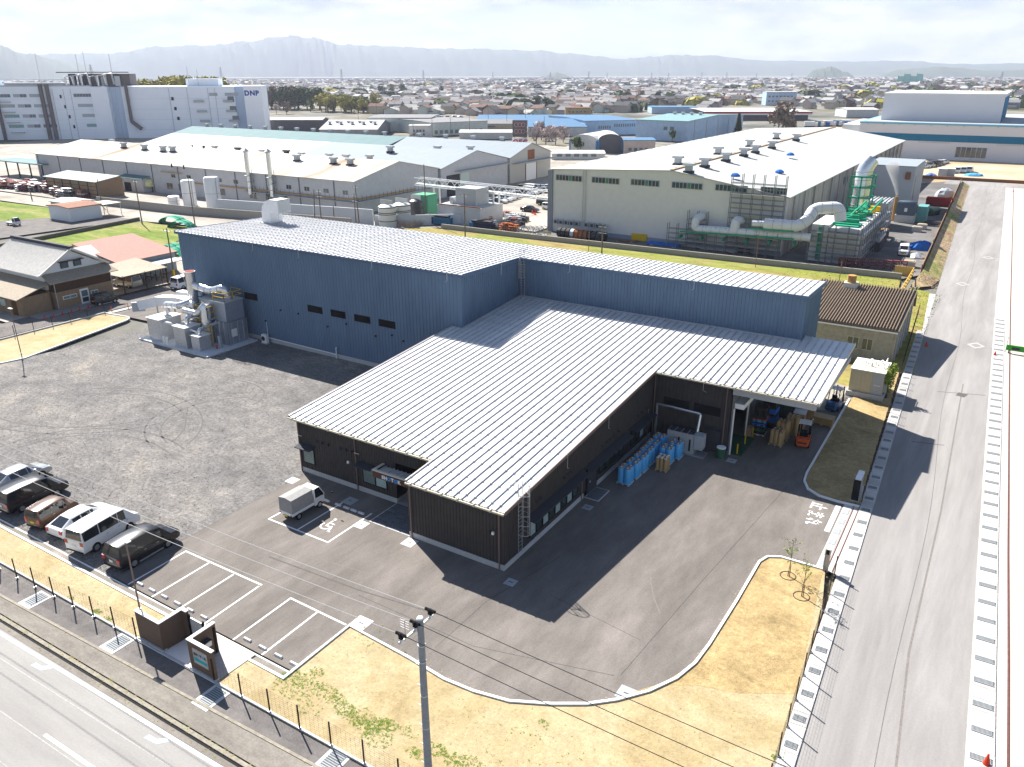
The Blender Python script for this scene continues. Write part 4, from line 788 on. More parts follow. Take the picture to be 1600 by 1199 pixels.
def duct(pts, r, m_=None, n=14, owner=None, name='duct', ringm=None, step=None):
    pp = bend(pts, r); mb = MB().tube(pp, r, n); ow = owner or E_
    o = mb.build(name, m_ or M_sil, ow, world=True, smooth=True)
    if step:
        acc = 0; rb = MB()
        for a, b in zip(pp, pp[1:]):
            d = b-a; l_ = d.length; u = d/l_ if l_ else d; t_ = step-acc
            while t_ < l_: c = a+u*t_; rb.tube([c-u*.03, c+u*.03], r*1.06, n); t_ += step
            acc = (acc+l_) % step
        if rb.v:
            rb2 = rb.mesh('duct_flange', ringm or m_ or M_galv); iv = Matrix.Translation(ow.location).inverted(); rb2.transform(iv); fo = mesh_obj('duct_flanges', rb2, o); fo['kind'] = 'stuff'
    return o
duct([(-83.9, 59.9, 6.6), (-80.9, 59.9, 6.3), (-78.9, 60.2, 6.9), (-78.7, 60.6, 5.5)], .50, step=1.1)
duct([(-87.0, 57.5, 3.0), (-87.0, 57.5, 4.3), (-84.0, 57.4, 4.6), (-83.2, 58.4, 5.0)], .42, step=1.0)
duct([(-83.0, 57.2, 4.2), (-80.8, 57.4, 4.1), (-80.2, 58.2, 5.2)], .35, step=.9)
duct([(-81.9, 56.6, 2.7), (-81.9, 56.6, 3.6), (-81.9, 58.4, 3.9)], .28)
duct([(-79.4, 56.3, 2.0), (-79.4, 56.3, 2.6), (-79.4, 58.9, 2.8)], .22)
duct([(-86.0, 56.2, 2.5), (-84.4, 56.2, 2.6), (-83.1, 56.2, 2.2)], .16, M_white)
duct([(-80.9, 56.2, 2.4), (-79.9, 56.2, 2.3), (-79.5, 56.2, 2.0)], .12, M_white)
# wide flat intake duct with a slanted hood running to the left
ih = rectduct([Vector((-84.6, 60.2, 3.9)), Vector((-88.0, 60.4, 3.9)), Vector((-90.6, 59.2, 3.9)), Vector((-92.0, 57.6, 3.5))], 1.3, 1.2); ep('intake_duct', M_duct, ih)
ep('intake_duct', M_duct, rectduct([Vector((-90.0, 61.8, 4.2)), Vector((-86.0, 61.8, 4.4)), Vector((-84.8, 60.8, 4.4))], 1.0, 1.0)); ep('intake_mouth', M_steelb, MB().obox((-92.3, 57.2, 2.7), 1.5, .25, 1.2, .85))
for x, y in ((-90.5, 58.6), (-88.8, 59.9), (-87.0, 60.6)): ep('duct_leg', M_galv, MB().box(x-.06, y-.06, .0, x+.06, y+.06, 3.4))
# stairs, rails, ladders in yellow
def rail(pts, h=1.1, name='yellow_railing', m_=None, owner=None, step=1.1):
    mb = MB(); P_ = [Vector(p) for p in pts]
    for a, b in zip(P_, P_[1:]):
        for hh in (h, h*.55): mb.bar(a+Vector((0, 0, hh)), b+Vector((0, 0, hh)), .05)
        n = max(1, int((b-a).length/step))
        for k in range(n+1): p = a.lerp(b, k/n); mb.bar(p, p+Vector((0, 0, h)), .05)
    return mb.build(name, m_ or M_yel, owner or E_, world=True)
rail([(-79.6, 59.0, 5.5), (-77.6, 59.0, 5.5), (-77.6, 61.7, 5.5), (-79.6, 61.7, 5.5)]); rail([(-82.0, 58.9, 3.4), (-81.9, 57.9, 3.4), (-79.6, 57.9, 3.4), (-79.6, 58.9, 3.4)], 1.5)
ep('work_deck', M_galv, MB().box(-82.1, 57.9, 3.28, -79.5, 58.9, 3.4))
for x, y, z0, z1 in ((-79.0, 57.6, .2, 2.9), (-80.9, 57.8, 2.2, 4.8)):
    lad = MB()
    for s in (-.22, .22): lad.bar((x+s, y, z0), (x+s, y, z1), .05)
    z = z0+.3
    while z < z1: lad.bar((x-.22, y, z), (x+.22, y, z), .03); z += .3
    ep('yellow_ladder', M_yel, lad)
    for z in ((1.5, 2.2, 2.9) if z1 < 4 else (3.3, 4.0, 4.7)): ep('ladder_hoop', M_yel, MB().tube([(x-.3, y, z), (x-.3, y-.6, z), (x, y-.75, z), (x+.3, y-.6, z), (x+.3, y, z)], .025, 5))
for i, (x, y, z) in enumerate(((-79.3, 58.8, 3.2), (-78.6, 58.8, 3.3), (-77.9, 58.8, 3.2), (-77.5, 59.6, 3.1), (-77.5, 60.5, 3.1))): ep('valve_pipe', M_ltgrey, MB().tube([(x, y, z), (x, y-.15, z-.25), (x, y-.15, z-1.0)], .05, 6))
for x in (-84.9, -84.3, -78.2): ep('junction_box', M_white, MB().box(x, 54.95, .18, x+.3, 55.1, 1.25) if x < -80 else MB().box(-77.55, 59.4, 1.2, -77.35, 60.1, 2.1))
ep('pipe_frame', M_galv, MB().bar((-77.3, 58.9, .2), (-77.3, 58.9, 3.0), .08)); ep('pipe_frame', M_galv, MB().bar((-77.3, 61.6, .2), (-77.3, 61.6, 3.0), .08)); ep('pipe_frame', M_galv, MB().bar((-77.3, 58.9, 3.0), (-77.3, 61.6, 3.0), .08))
ep('fire_extinguisher', mat('extinguisher_red', (.5, .01, .01), .4), MB().cyl(-77.9, 57.3, .18, .65, .10, 10)); ep('control_post', M_ltgrey, MB().box(-77.9, 57.6, .18, -77.6, 57.9, 1.7))
ac = thing('outdoor_unit', 'beige outdoor air conditioning unit at the foot of the blue hall wall', 'outdoor unit', (-75.0, 62.2, 0)); MB().box(-.42, -.18, .12, .42, .22, 1.15).build('casing', M_white, ac); MB().tube([(-.1, -.19, .65), (-.1, -.21, .65)], .30, 16).build('fan_grille', M_darkhood, ac); MB().box(-.5, -.25, 0, .5, .3, .12).build('base', M_conc, ac)
# air handling unit with its duct in the inner corner
ah = thing('air_handling_unit', 'grey air handling unit with a bent pipe in the inner corner of the dark wall', 'air handling unit', (-20.4, 60.9, 0))
MB().box(-1.5, -.5, .15, .9, .5, 1.95).build('casing', mat('unit_grey', (.38, .39, .39), .5, var=.08), ah)
for k in range(4): MB().box(-1.42+k*.58, -.42, 1.95, -.94+k*.58, .42, 2.0).build('top_panel', M_darkhood, ah)
for k in range(2): MB().box(-.5+k*1.0, -.53, .4, -.35+k*1.0, -.5, 1.5).build('side_grille', M_black, ah)
MB().box(.95, -.55, .7, 1.7, .35, 2.0).build('fan_box', M_ltgrey, ah); MB().box(-1.6, -.6, 0, 1.9, .6, .15).build('base_frame', M_galv, ah)
duct([(-3.3+-20.4+.2, 61.9, .55), (-22.0, 61.6, .55)], .12, M_sil, owner=ah); duct([(-23.6, 61.9, .3), (-23.6, 61.9, 3.5), (-19.5, 61.7, 3.5), (-19.5, 61.2, 2.0)], .13, M_sil, owner=ah)
# ================================================================ goods in the yard
M_bluewrap = mat('blue_wrap', (0.07, 0.38, 0.70), 0.35, var=.15, scale=4); M_card = mat('cardboard', (0.36, 0.22, 0.11), 0.8, var=.12, scale=3); M_core = mat('white_core', (.7, .68, .62), .7); M_pal = mat('pallet_plastic', (0.42, 0.47, 0.50), 0.6); M_palw = mat('pallet_wood', (.42, .32, .19), .85, var=.15); M_kraft = mat('kraft_wrap', (.40, .265, .12), .7, var=.12, scale=3)
def pallet(t, m_, s=1.1):
    MB().box(-s/2, -s/2, .10, s/2, s/2, .14).build('pallet_deck', m_, t); b_ = MB()
    for k in (-1, 0, 1): MB().box(k*(s/2-.06)-.05, -s/2, 0, k*(s/2-.06)+.05, s/2, .10).build('pallet_runner', m_, t)
def rolls(loc, rz, label, wrap, cap, n=2, r=.26, h=1.25, pm=None, jit=0.0, group=None, s=1.1):
    t = thing('roll_pallet', label, 'pallet of rolls', loc, rz, group); pallet(t, pm or M_pal, s)
    rm = MB().tube([(0, 0, 0), (0, 0, h-.04), (0, 0, h)], [r, r, r*.92], 14).mesh('roll', wrap)
    for p in rm.polygons: p.use_smooth = True
    rm.set_sharp_from_angle(angle=.7)
    cm_ = MB().tube([(0, 0, h), (0, 0, h+.03)], r*.78, 12).mesh('roll_cap', cap); co = MB().tube([(0, 0, h+.03), (0, 0, h+.06)], r*.28, 8).mesh('core', M_core)
    for i in range(n):
        for j in range(n):
            x = (i-(n-1)/2)*(r*2.04); y = (j-(n-1)/2)*(r*2.04); hh = random.uniform(-jit, jit)
            ro = mesh_obj('roll', rm, t, (x, y, .14+hh)); mesh_obj('roll_cap', cm_, ro); mesh_obj('core', co, ro)
    return t
BL = ['nearest the front, alone at the end of the row', 'second from the front end by the wall', 'third from the front end by the wall', 'fourth from the front end by the wall', 'fifth from the front end by the wall', 'last by the wall before the duct pipe', 'between the brown rolls and the grey unit, nearer the front', 'right in front of the grey air handling unit']
for i, (x, y) in enumerate(((-22.45, 53.0), (-22.35, 54.35), (-22.3, 55.7), (-22.35, 57.1), (-22.4, 58.5), (-22.4, 60.0), (-21.0, 58.2), (-20.7, 59.5))):
    rolls((x, y, 0), random.uniform(-.04, .04), 'pallet of blue wrapped rolls '+BL[i], M_bluewrap, M_card, 2, .27, 1.3, group='pallets of blue rolls')
rolls((-20.75, 56.7, 0), .03, 'pallet of upright brown rolls with white cores beside the blue rolls', M_kraft, M_core, 3, .16, 1.05, M_palw, .05, s=1.0)
for i, (x, y, h) in enumerate(((-13.95, 66.7, 1.2), (-13.85, 68.2, 1.5), (-13.4, 69.7, 1.6))):
    rolls((x, y, 0), random.uniform(-.1, .1), ('pallet of brown paper rolls nearest the loading bay opening', 'middle pallet of brown paper rolls under the canopy', 'rear pallet of brown paper rolls under the canopy')[i], M_kraft, M_card, 3, .18, h, M_palw, .08, group='pallets of brown rolls under the canopy', s=1.15)
# big stack of plastic pallets and crates
M_or = mat('crate_orange', (.62, .10, .02), .5); M_bl = mat('crate_blue', (.02, .16, .55), .45); M_gr = mat('crate_green', (.02, .22, .08), .5); M_lb = mat('crate_light_blue', (.08, .35, .62), .45); M_bk = mat('crate_black', (.013, .013, .015), .35)
stk = thing('pallet_stack', 'tall stack of black, orange, blue and green plastic pallets under the canopy', 'pallet stack', (-15.9, 68.1, 0), .05)
z = 0
for m_, h, s in ((M_white, .12, 1.15), (M_bk, .35, 1.1), (M_gr, .14, 1.15), (M_bk, .32, 1.1), (M_bl, .26, 1.15), (M_bk, .12, 1.1), (M_lb, .22, 1.15), (M_or, .14, 1.2), (M_bk, 1.15, 1.12)):
    o_ = MB().box(-s/2, -s/2, z+.02, s/2, s/2, z+h-.02).build('plastic_pallet', m_, stk)
    nt_ = MB()
    for k in (-1, 1): nt_.box(-s/2-.012, k*.27-.13, z+h*.25, s/2+.012, k*.27+.13, z+h*.7).box(k*.27-.13, -s/2-.012, z+h*.25, k*.27+.13, s/2+.012, z+h*.7)
    nt_.build('fork_slots', M_black, o_); z += h
st2 = thing('pallet_stack', 'blue and black stack of plastic crates behind the tall stack', 'pallet stack', (-15.6, 70.4, 0), -.06); z = 0
for m_, h in ((M_bk, .6), (M_bl, .5), (M_bk, .3), (M_bl, .5), (M_bk, .9)): MB().box(-.6, -.6, z+.02, .6, .6, z+h-.02).build('plastic_pallet', m_, st2); z += h
cs = thing('carton_pallet', 'low brown carton by the yellow bollard at the loading door', 'carton', (-16.55, 67.35, 0), .0); MB().box(-.25, -.4, 0, .25, .4, .85).build('carton', M_card, cs); MB().box(-.255, -.03, 0, .255, .03, .855).build('packing_tape', M_cream, cs)
for i, (x, y, s, h) in enumerate(((-13.2, 71.6, 1.0, 1.5), (-12.7, 73.3, 1.1, 1.6))):
    t = thing('wrapped_pallet', ('plastic wrapped cartons behind the orange forklift', 'rearmost plastic wrapped cartons under the canopy')[i], 'pallet load', (x, y, 0), .05, 'wrapped pallet loads'); pallet(t, M_palw)
    for a in range(2):
        for b in range(2):
            for c in range(3): MB().box(-.5+a*.51, -.5+b*.51, .15+c*(h-.2)/3, -.01+a*.51, -.01+b*.51, .14+(c+1)*(h-.2)/3).build('carton', M_card, t)
    MB().box(-.54, -.54, h-.05, .54, .54, h+.05).build('plastic_cover', mat('film_white', (.60, .60, .62), .3, var=.2, scale=6, bump=.6, bscale=8), t)
gb = thing('storage_cabinet', 'dark green-grey steel cabinet standing at the back of the loading bay', 'cabinet', (-15.0, 73.1, 0)); MB().box(-1.2, -.4, .1, 1.2, .4, 2.6).build('casing', mat('cabinet_green', (.06, .10, .10), .5), gb); MB().box(-.25, -.44, 1.9, .25, -.4, 2.1).build('label_plate', M_white, gb); MB().box(-.01, -.43, .2, .01, -.4, 2.5).build('door_gap', M_black, gb)
cr = thing('wooden_crate', 'pale wooden crate with a slatted lid beside the orange forklift', 'crate', (-11.4, 73.3, 0), -.05)
MB().box(-.95, -.5, .14, .95, .5, .82).build('crate_side', mat('crate_brown', (.30, .20, .08), .8, var=.1), cr); MB().box(-.9, -.52, .4, -.7, -.5, .55).build('label', M_white, cr)
for k in range(4): MB().box(-1.0, -.56+k*.28, .82, 1.0, -.32+k*.28, .87).build('lid_board', M_palw, cr)
for k in (-1, 0, 1): MB().box(k*.85-.08, -.5, 0, k*.85+.08, .5, .14).build('skid', M_palw, cr)
def forklift(name, loc, rz, paint, label, roofm):
    t = thing(name, label, 'forklift', loc, rz)
    MB().prism([(-1.05, -.5), (-.95, -.56), (.65, -.56), (.65, .56), (-.95, .56), (-1.05, .5)], .30, [.85, .95, .70, .70, .95, .85]).build('body', paint, t)
    MB().prism([(-1.22, -.42), (-.98, -.56), (-.6, -.56), (-.6, .56), (-.98, .56), (-1.22, .42)], .25, .95).build('counterweight', paint, t); MB().box(-1.235, -.40, .52, -1.0, .40, .66).build('counterweight_band', M_darkhood, t)
    MB().box(-.55, -.35, .9, .1, .35, 1.05).build('seat_deck', M_black, t); MB().box(-.45, -.25, 1.05, 0, .25, 1.15).box(-.5, -.25, 1.1, -.40, .25, 1.55).build('seat', M_black, t)
    for s in (-1, 1):
        MB().bar((-.75, s*.5, .9), (-.55, s*.48, 2.1), .06).build('roof_pillar', M_black, t); MB().bar((.65, s*.5, .7), (.35, s*.48, 2.1), .06).build('roof_pillar', M_black, t)
        MB().box(.75, s*.34-.05, .05, .87, s*.34+.05, 2.15).build('mast_rail', M_black, t); MB().box(.9, s*.25-.06, .05, 2.0, s*.25+.06, .10).build('fork', M_black, t)
    MB().box(-.6, -.5, 2.08, .4, -.43, 2.14).build('roof_frame', roofm, t); MB().box(-.6, .43, 2.08, .4, .5, 2.14).build('roof_frame', roofm, t)
    for k in range(5): MB().box(-.6+k*.23, -.5, 2.14, -.49+k*.23, .5, 2.18).build('roof_bar', roofm, t)
    MB().bar((.2, 0, .7), (.0, 0, 1.35), .05).build('steering_column', M_black, t)
    wm = MB().tube([(0, -.1, 0), (0, .1, 0)], .28, 14).mesh('wheel', M_tyre)
    for x in (-.75, .5):
        for s in (-1, 1): mesh_obj('wheel', wm, t, (x, s*.5, .28))
    MB().box(-1.24, -.5, .98, -1.2, -.38, 1.08).build('rear_lamp', M_tail, t)
    return t
forklift('forklift', (-11.95, 68.0, 0), U+.12, M_or, 'orange forklift with a pale roof guard under the canopy edge', M_white)
forklift('forklift', (-11.2, 77.9, 0), U-.2, mat('forklift_blue', (.01, .10, .26), .4), 'dark blue forklift beyond the canopy in the shade', M_galv)
dm = thing('waste_drum', 'dark green drum with a white lid at the corner of the loading door', 'drum', (-17.35, 61.5, 0)); MB().lathe(0, 0, [(.38, 0), (.38, .28), (.395, .3), (.38, .32), (.38, .6), (.395, .62), (.38, .64), (.38, .9)], 18).build('drum_body', mat('drum_green', (.02, .10, .045), .45), dm, smooth=30); MB().lathe(0, 0, [(.40, .9), (.40, .97), (.30, 1.0)], 18).build('drum_lid', M_white, dm)
bo = thing('bollard', 'yellow bollard just outside the loading door', 'bollard', (-16.35, 62.9, 0), 0, 'yellow bollards at the loading door'); MB().tube([(0, 0, 0), (0, 0, .9), (0, 0, .94)], [.06, .06, .03], 10).build('post', M_yel, bo)
dup(bo, (-16.35, 65.2, 0), label='yellow bollard inside the dark loading doorway'); dup(bo, (-16.2, 67.0, 0), label='yellow bollard next to the brown carton')
# cream substation cubicle
cb = thing('substation_cubicle', 'cream metal substation cubicle on a concrete plinth beyond the canopy', 'cubicle', (-10.9, 82.3, 0), 0.0)
M_cub = mat('cubicle_cream', (0.50, 0.45, 0.31), 0.5, var=.07, scale=.8)
MB().box(-.1, -.25, -.1, 3.4, 4.0, .55).build('plinth', M_conc, cb); MB().box(.05, 0, .55, 3.2, 3.7, 2.85).build('casing', M_cub, cb); MB().box(-.02, -.08, 2.85, 3.3, 3.8, 2.95).build('roof_sheet', mat('cubicle_roof', (.70, .67, .58), .5), cb)
for k in range(3): MB().box(.10+k*1.04, -.03, .65, 1.08+k*1.04, 0, 2.75).build('door_panel', M_cub if k < 2 else M_ltgrey, cb)
MB().box(2.35, -.05, 1.5, 3.0, -.03, 1.56).build('door_bar', M_white, cb)
for k, (x, y) in enumerate(((1.0, 2.4), (1.5, 2.9), (2.0, 2.3), (2.5, 3.0), (1.7, 1.7))): MB().cyl(x, y, 2.95, 3.3, .12, 8).build('roof_bushing', M_white, cb)
MB().box(0.3, 1.3, 2.95, 3.0, 1.36, 3.0).build('roof_rib', M_cub, cb); rail([(.6-10.9, 1.6+82.3, 2.95), (2.9-10.9, 1.6+82.3, 2.95), (2.9-10.9, 3.5+82.3, 2.95)], .5, 'roof_pipework', M_white, cb, .5)
for k in range(2): MB().box(3.2, .6+k*1.2, .6, 3.55, 1.3+k*1.2, 1.7).build('side_radiator', M_steelb, cb)
# bicycle
bc = thing('bicycle', 'bicycle leaning by the cream cubicle on the pale apron', 'bicycle', (-11.6, 81.2, 0.02), 1.2)
for x in (-.5, .5):
    MB().tube([(x+.32*math.cos(a), 0, .33+.32*math.sin(a)) for a in [k*PI/9 for k in range(19)]], .02, 5, False).build('wheel', M_tyre, bc)
MB().bar((-.5, 0, .33), (-.15, 0, .85), .03).bar((-.15, 0, .75), (.4, 0, .8), .03).bar((-.1, 0, .32), (.38, 0, .75), .03).bar((-.2, 0, .85), (-.08, 0, .32), .03).bar((.5, 0, .33), (.36, 0, .95), .03).bar((-.5, 0, .33), (-.08, 0, .32), .025).build('frame', M_ltgrey, bc)
MB().bar((.36, -.25, .97), (.36, .25, .97), .03).build('handlebar', M_black, bc); MB().box(-.3, -.07, .86, -.05, .07, .91).build('saddle', M_black, bc)
ground('pale_apron', [(-14.4, 76.5), (-11.4, 76.8), (-11.0, 84.5), (-13.9, 86)], .012, G_concy)
# ================================================================ fences and gate
M_post = mat('fence_post_brown', (0.045, 0.035, 0.03), 0.5, 0.2); M_wire = mat('fence_wire_brown', (0.06, 0.045, 0.035), 0.5, .2)
def wire_fence(a, b, label, pitch=2.0, h=1.5, z0=.1, m_=M_post, wv=.3, wr=.0026, name='wire_fence', rows=10, z1=None):
    a = Vector((a[0], a[1], 0)); b = Vector((b[0], b[1], 0)); Ln = (b-a).length; ang = math.atan2(b.y-a.y, b.x-a.x)
    t = thing(name, label, 'fence', (a.x, a.y, z0), ang)
    pm = MB().box(-.03, -.03, -.15, .03, .03, h).mesh('post', m_); n = int(Ln/pitch)
    fm = MB().box(-.07, -.07, 0, .07, .07, .05).mesh('post_foot', M_galv)
    for k in range(n+1): o = mesh_obj('post', pm, t, (k*Ln/n, 0, 0)); mesh_obj('post_foot', fm, o)
    w = MB()
    for k in range(rows+1): w.bar((0, 0, .06+k*(h-.1)/rows), (Ln, 0, .06+k*(h-.1)/rows), wr*2)
    w.build('mesh_wires', M_wire, t, kind='stuff'); v = MB(); k = 0
    while k*wv < Ln: v.bar((k*wv, .012, .05), (k*wv, .012, h-.03), wr*1.7); k += 1
    v.build('mesh_wires', M_wire, t, kind='stuff'); return t
wire_fence((-79.2, 18.5), (-38.8, 20.2), 'thin dark wire fence on the kerb left of the entrance walls', 2.0)
wire_fence((-32.0, 20.3), (-4.2, 20.75), 'thin dark wire fence on the kerb right of the entrance walls', 2.05)
wire_fence((-4.05, 20.9), (-5.35, 48.4), 'dark wire fence between the turf verge and the side road drain', 2.0)
wire_fence((-5.55, 59.4), (-8.3, 118), 'dark wire fence along the side road beyond the gateway', 2.0)
# sliding gate stored by the road, with its end boxes
M_gate = mat('gate_silver', (0.62, 0.62, 0.62), 0.35, 0.3)
gt = thing('folding_gate', 'folded silver and white sliding gate parked at the far side of the entrance', 'gate', (-6.1, 59.6, 0))
MB().box(-.32, -.15, .05, .32, 2.7, .12).build('gate_base', M_conc, gt); MB().box(-.22, 0, 1.75, .22, 1.8, 1.85).build('gate_top', M_gate, gt)
for k in range(6): MB().box(-.2, .05+k*.3, .1, .2, .12+k*.3, 1.75).build('gate_frame', M_gate if k % 2 else mat('gate_tan', (.48, .42, .33), .5), gt)
MB().box(-.26, -.12, .05, .26, -.02, 1.85).build('end_panel', M_black, gt)
for k in range(3): MB().box(-.24, .1+k*.55, .4, -.2, .5+k*.55, 1.3).build('gate_leaf', M_cream, gt)
g2 = thing('gate_post', 'boxy tan and black gate end post at the near side of the entrance', 'gate post', (-6.0, 48.75, 0)); MB().box(-.16, -.12, 0, -.11, .18, 1.7).box(.11, -.12, 0, .16, .18, 1.7).build('side_frame', mat('gate_tan', (.4, .3, .2), .5), g2, kind='stuff'); MB().box(-.16, -.12, 1.7, .16, .18, 1.76).build('cap', M_white, g2); MB().box(-.1, -.05, 1.3, .1, .12, 1.68).build('lock_box', M_black, g2); MB().box(-.11, .1, 0, .11, .14, 1.3).build('infill_panel', M_white, g2)
# ================================================================ entrance walls
M_ewall = mat('entrance_wall_brown', (0.135, 0.095, 0.07), 0.75, var=.08, scale=1.5, bump=.2, bscale=25)
e1 = thing('entrance_wall', 'brown L-shaped entrance wall with white coping left of the walk gate', 'wall', (-38.7, 20.35, 0.05))
MB().box(0, 0, 0, 2.25, .16, 1.95).build('wall_panel', M_ewall, e1); MB().box(2.09, .162, 0, 2.25, 1.5, 1.95).build('wall_panel', M_ewall, e1); MB().box(2.09, 1.5, 0, 2.62, 1.66, 1.95).build('wall_panel', M_ewall, e1)
MB().prism([(-.03, -.03), (2.28, -.03), (2.28, 1.47), (2.65, 1.47), (2.65, 1.69), (2.06, 1.69), (2.06, .19), (-.03, .19)], 1.95, 2.0).build('coping', M_white, e1); MB().box(-.02, -.1, -.1, 2.3, .2, .14).build('base_kerb', M_conc, e1)
e2 = thing('entrance_wall', 'brown angled entrance wall carrying the company sign board', 'wall', (-34.0, 20.35, 0.05))
MB().box(0, 0, 0, 2.05, .16, 1.95).build('wall_panel', M_ewall, e2); MB().box(0, .162, 0, .16, 1.75, 1.95).build('wall_panel', M_ewall, e2)
MB().prism([(-.03, -.03), (2.08, -.03), (2.08, .19), (.19, .19), (.19, 1.78), (-.03, 1.78)], 1.95, 2.0).build('coping', M_white, e2); MB().box(-.02, -.1, -.1, 2.1, .2, .14).build('base_kerb', M_conc, e2)
sg = MB().box(.42, -.03, .62, 1.62, -.001, 1.62).build('sign_board', mat('sign_silver', (.42, .40, .36), .35, .2), e2); MB().box(.47, -.036, .80, 1.57, -.031, 1.02).build('teal_band', mat('sign_teal', (.02, .36, .42), .5), sg)
text_part('SHOTOK', .23, M_let, e2, (.50, -.038, 1.20), RFx, .012, 'sign_letter', mats=[M_darkhood, M_darkhood, M_letb, M_darkhood, M_letb, M_darkhood], bold=.008)
MB().box(.17, .75, 1.0, .50, 1.15, 1.35).build('mailbox', M_galv, e2); MB().box(.17, .73, 1.35, .54, 1.17, 1.38).build('mailbox_lid', M_darkhood, e2)
wg = thing('walk_gate', 'narrow grey double-leaf walk gate between the brown entrance walls', 'gate', (-36.0, 21.95, .05))
for x in (0.0, 1.25, 2.15): MB().box(x-.06, -.06, 0, x+.06, .06, 1.75).build('gate_post', M_black, wg)
MB().box(.10, -.02, .1, 1.15, .02, 1.6).build('gate_leaf', M_gate, wg); MB().box(1.35, -.02, .1, 2.08, .02, 1.6).build('gate_leaf', M_gate, wg); MB().box(1.0, -.06, .85, 1.12, -.02, .95).build('latch', M_black, wg)
ground('entrance_floor', [(-38.7, 20.1), (-31.9, 20.2), (-31.9, 20.5), (-34.0, 20.5), (-34.0, 22.2), (-36.3, 22.2), (-36.5, 20.5), (-38.7, 20.5)], .075, M_white)
ground('entrance_floor', [(-36.3, 22.0), (-33.8, 22.0), (-33.8, 20.5), (-31.9, 20.5), (-31.8, 23.0), (-36.6, 23.0)], .078, M_kerbconc2)
# ================================================================ lamp poles, utility pole with wires
def lamp_pole(x, y, h, label):
    t = thing('lamp_pole', label, 'lamp post', (x, y, 0)); MB().tube([(0, 0, 0), (0, 0, h)], [.06, .045], 8).build('pole', M_pipe, t, smooth=True); MB().box(-.22, -.22, -.02, .22, .22, .12).build('pole_base', M_conc, t)
    MB().box(-.05, -.05, h, .05, .05, h+.12).build('head_bracket', M_pipe, t); MB().box(-.34, -.14, h+.10, .34, .14, h+.16).build('lamp_head', M_white, t); MB().cyl(0, 0, .5, .7, .10, 8).build('collar', M_galv, t); return t
lamp_pole(-94.9, 43.3, HZ((-94.9, 43.3), 484), 'brown lamp pole at the left edge of the gravel yard')
lamp_pole(-40.4, 21.6, HZ((-40.4, 21.6), 848), 'brown lamp pole beside the black minivan by the entrance wall')
UP = Vector((-17.4, 20.55, 0)); uh = 10.15
up = thing('utility_pole', 'tall grey concrete utility pole with a crossarm and three insulators at the bottom', 'utility pole', UP)
M_pole = mat('concrete_pole', (0.235, 0.25, 0.27), 0.8, var=.12, scale=1.5)
MB().tube([(0, 0, 0), (0, 0, uh)], [.19, .135], 16).build('pole', M_pole, up, smooth=True); MB().tube([(0, 0, uh), (0, 0, uh+.07)], [.15, .12], 16).build('pole_cap', M_white, up)
arm = .0
ca = MB().bar((-.75-.0, -.16, uh-1.05), (.9, -.16, uh-.65+.0), .085); 
up.rotation_euler = (0, 0, 0)
AD = Vector((math.sin(.03), math.cos(.03), 0))
MB().bar(AD*-1.15+Vector((-.17, 0, uh-.55)), AD*1.0+Vector((-.17, 0, uh-.55)), .09).build('crossarm', M_galv, up)
INS = []
for s in (-1.0, -.12, .85):
    p = AD*s+Vector((-.17, 0, uh-.5)); o_ = MB().lathe(p.x, p.y, [(.05, p.z), (.05, p.z+.12), (.12, p.z+.13), (.10, p.z+.24), (.13, p.z+.25), (.06, p.z+.36)], 10).build('insulator', M_black, up, smooth=30)
    MB().tube([p+Vector((-.26, 0, .30)), p+Vector((.26, 0, .30))], .07, 6).build('insulator_cover', M_black, o_); MB().box(p.x-.06, p.y-.06, p.z-.12, p.x+.06, p.y+.06, p.z+.06).build('insulator_bracket', M_white, o_); INS.append(UP+p+Vector((0, 0, .30)))
an = MB().tube([AD*-.75+Vector((-.17, 0, uh-.5)), AD*-.75+Vector((-.17, 0, uh+.35))], .015, 5)
for k in range(4): an.bar(AD*-.75+Vector((-.4, 0, uh-.05+k*.12)), AD*-.75+Vector((.05, 0, uh-.05+k*.12)), .012)
an.build('bird_spikes', M_galv, up)
for z in (uh-1.35, uh-2.2, uh-4.0, uh-5.8): MB().tube([(0, 0, z), (0, 0, z+.05)], .17, 12).build('pole_band', M_galv, up)
for k in range(6): MB().bar((-.15, 0, 2.2+k*1.1), (-.36, 0, 2.2+k*1.1), .03).build('foot_peg', M_galv, up)
M_cable = mat('cable_pale', (.42, .41, .40), .5, .2); M_cabled = mat('cable_dark', (.03, .03, .03), .5)
def cable(a, b, sag, m_, r, label, group, n=14):
    a = Vector(a); b = Vector(b); pts = [a.lerp(b, k/n)-Vector((0, 0, sag*4*(k/n)*(1-k/n))) for k in range(n+1)]
    o = MB().tube(pts, r, 5, False).build('power_line', m_, None); prop(o, label, 'cable', group); return o
for i, p in enumerate(INS):
    w_ = ('nearest the front road', 'in the middle', 'nearest the factory')[i]
    y_ = 20.0+i*.9
    cable(p, (-71.0, y_-.9, 9.9), .7, M_cable, .016, 'pale overhead cable running left from the pole crossarm, '+w_, 'overhead cables left of the pole')
    cable(p, (28.0, y_+.9, 9.7), .7, M_cabled, .016, 'dark overhead cable running right from the pole crossarm, '+w_, 'overhead cables right of the pole')
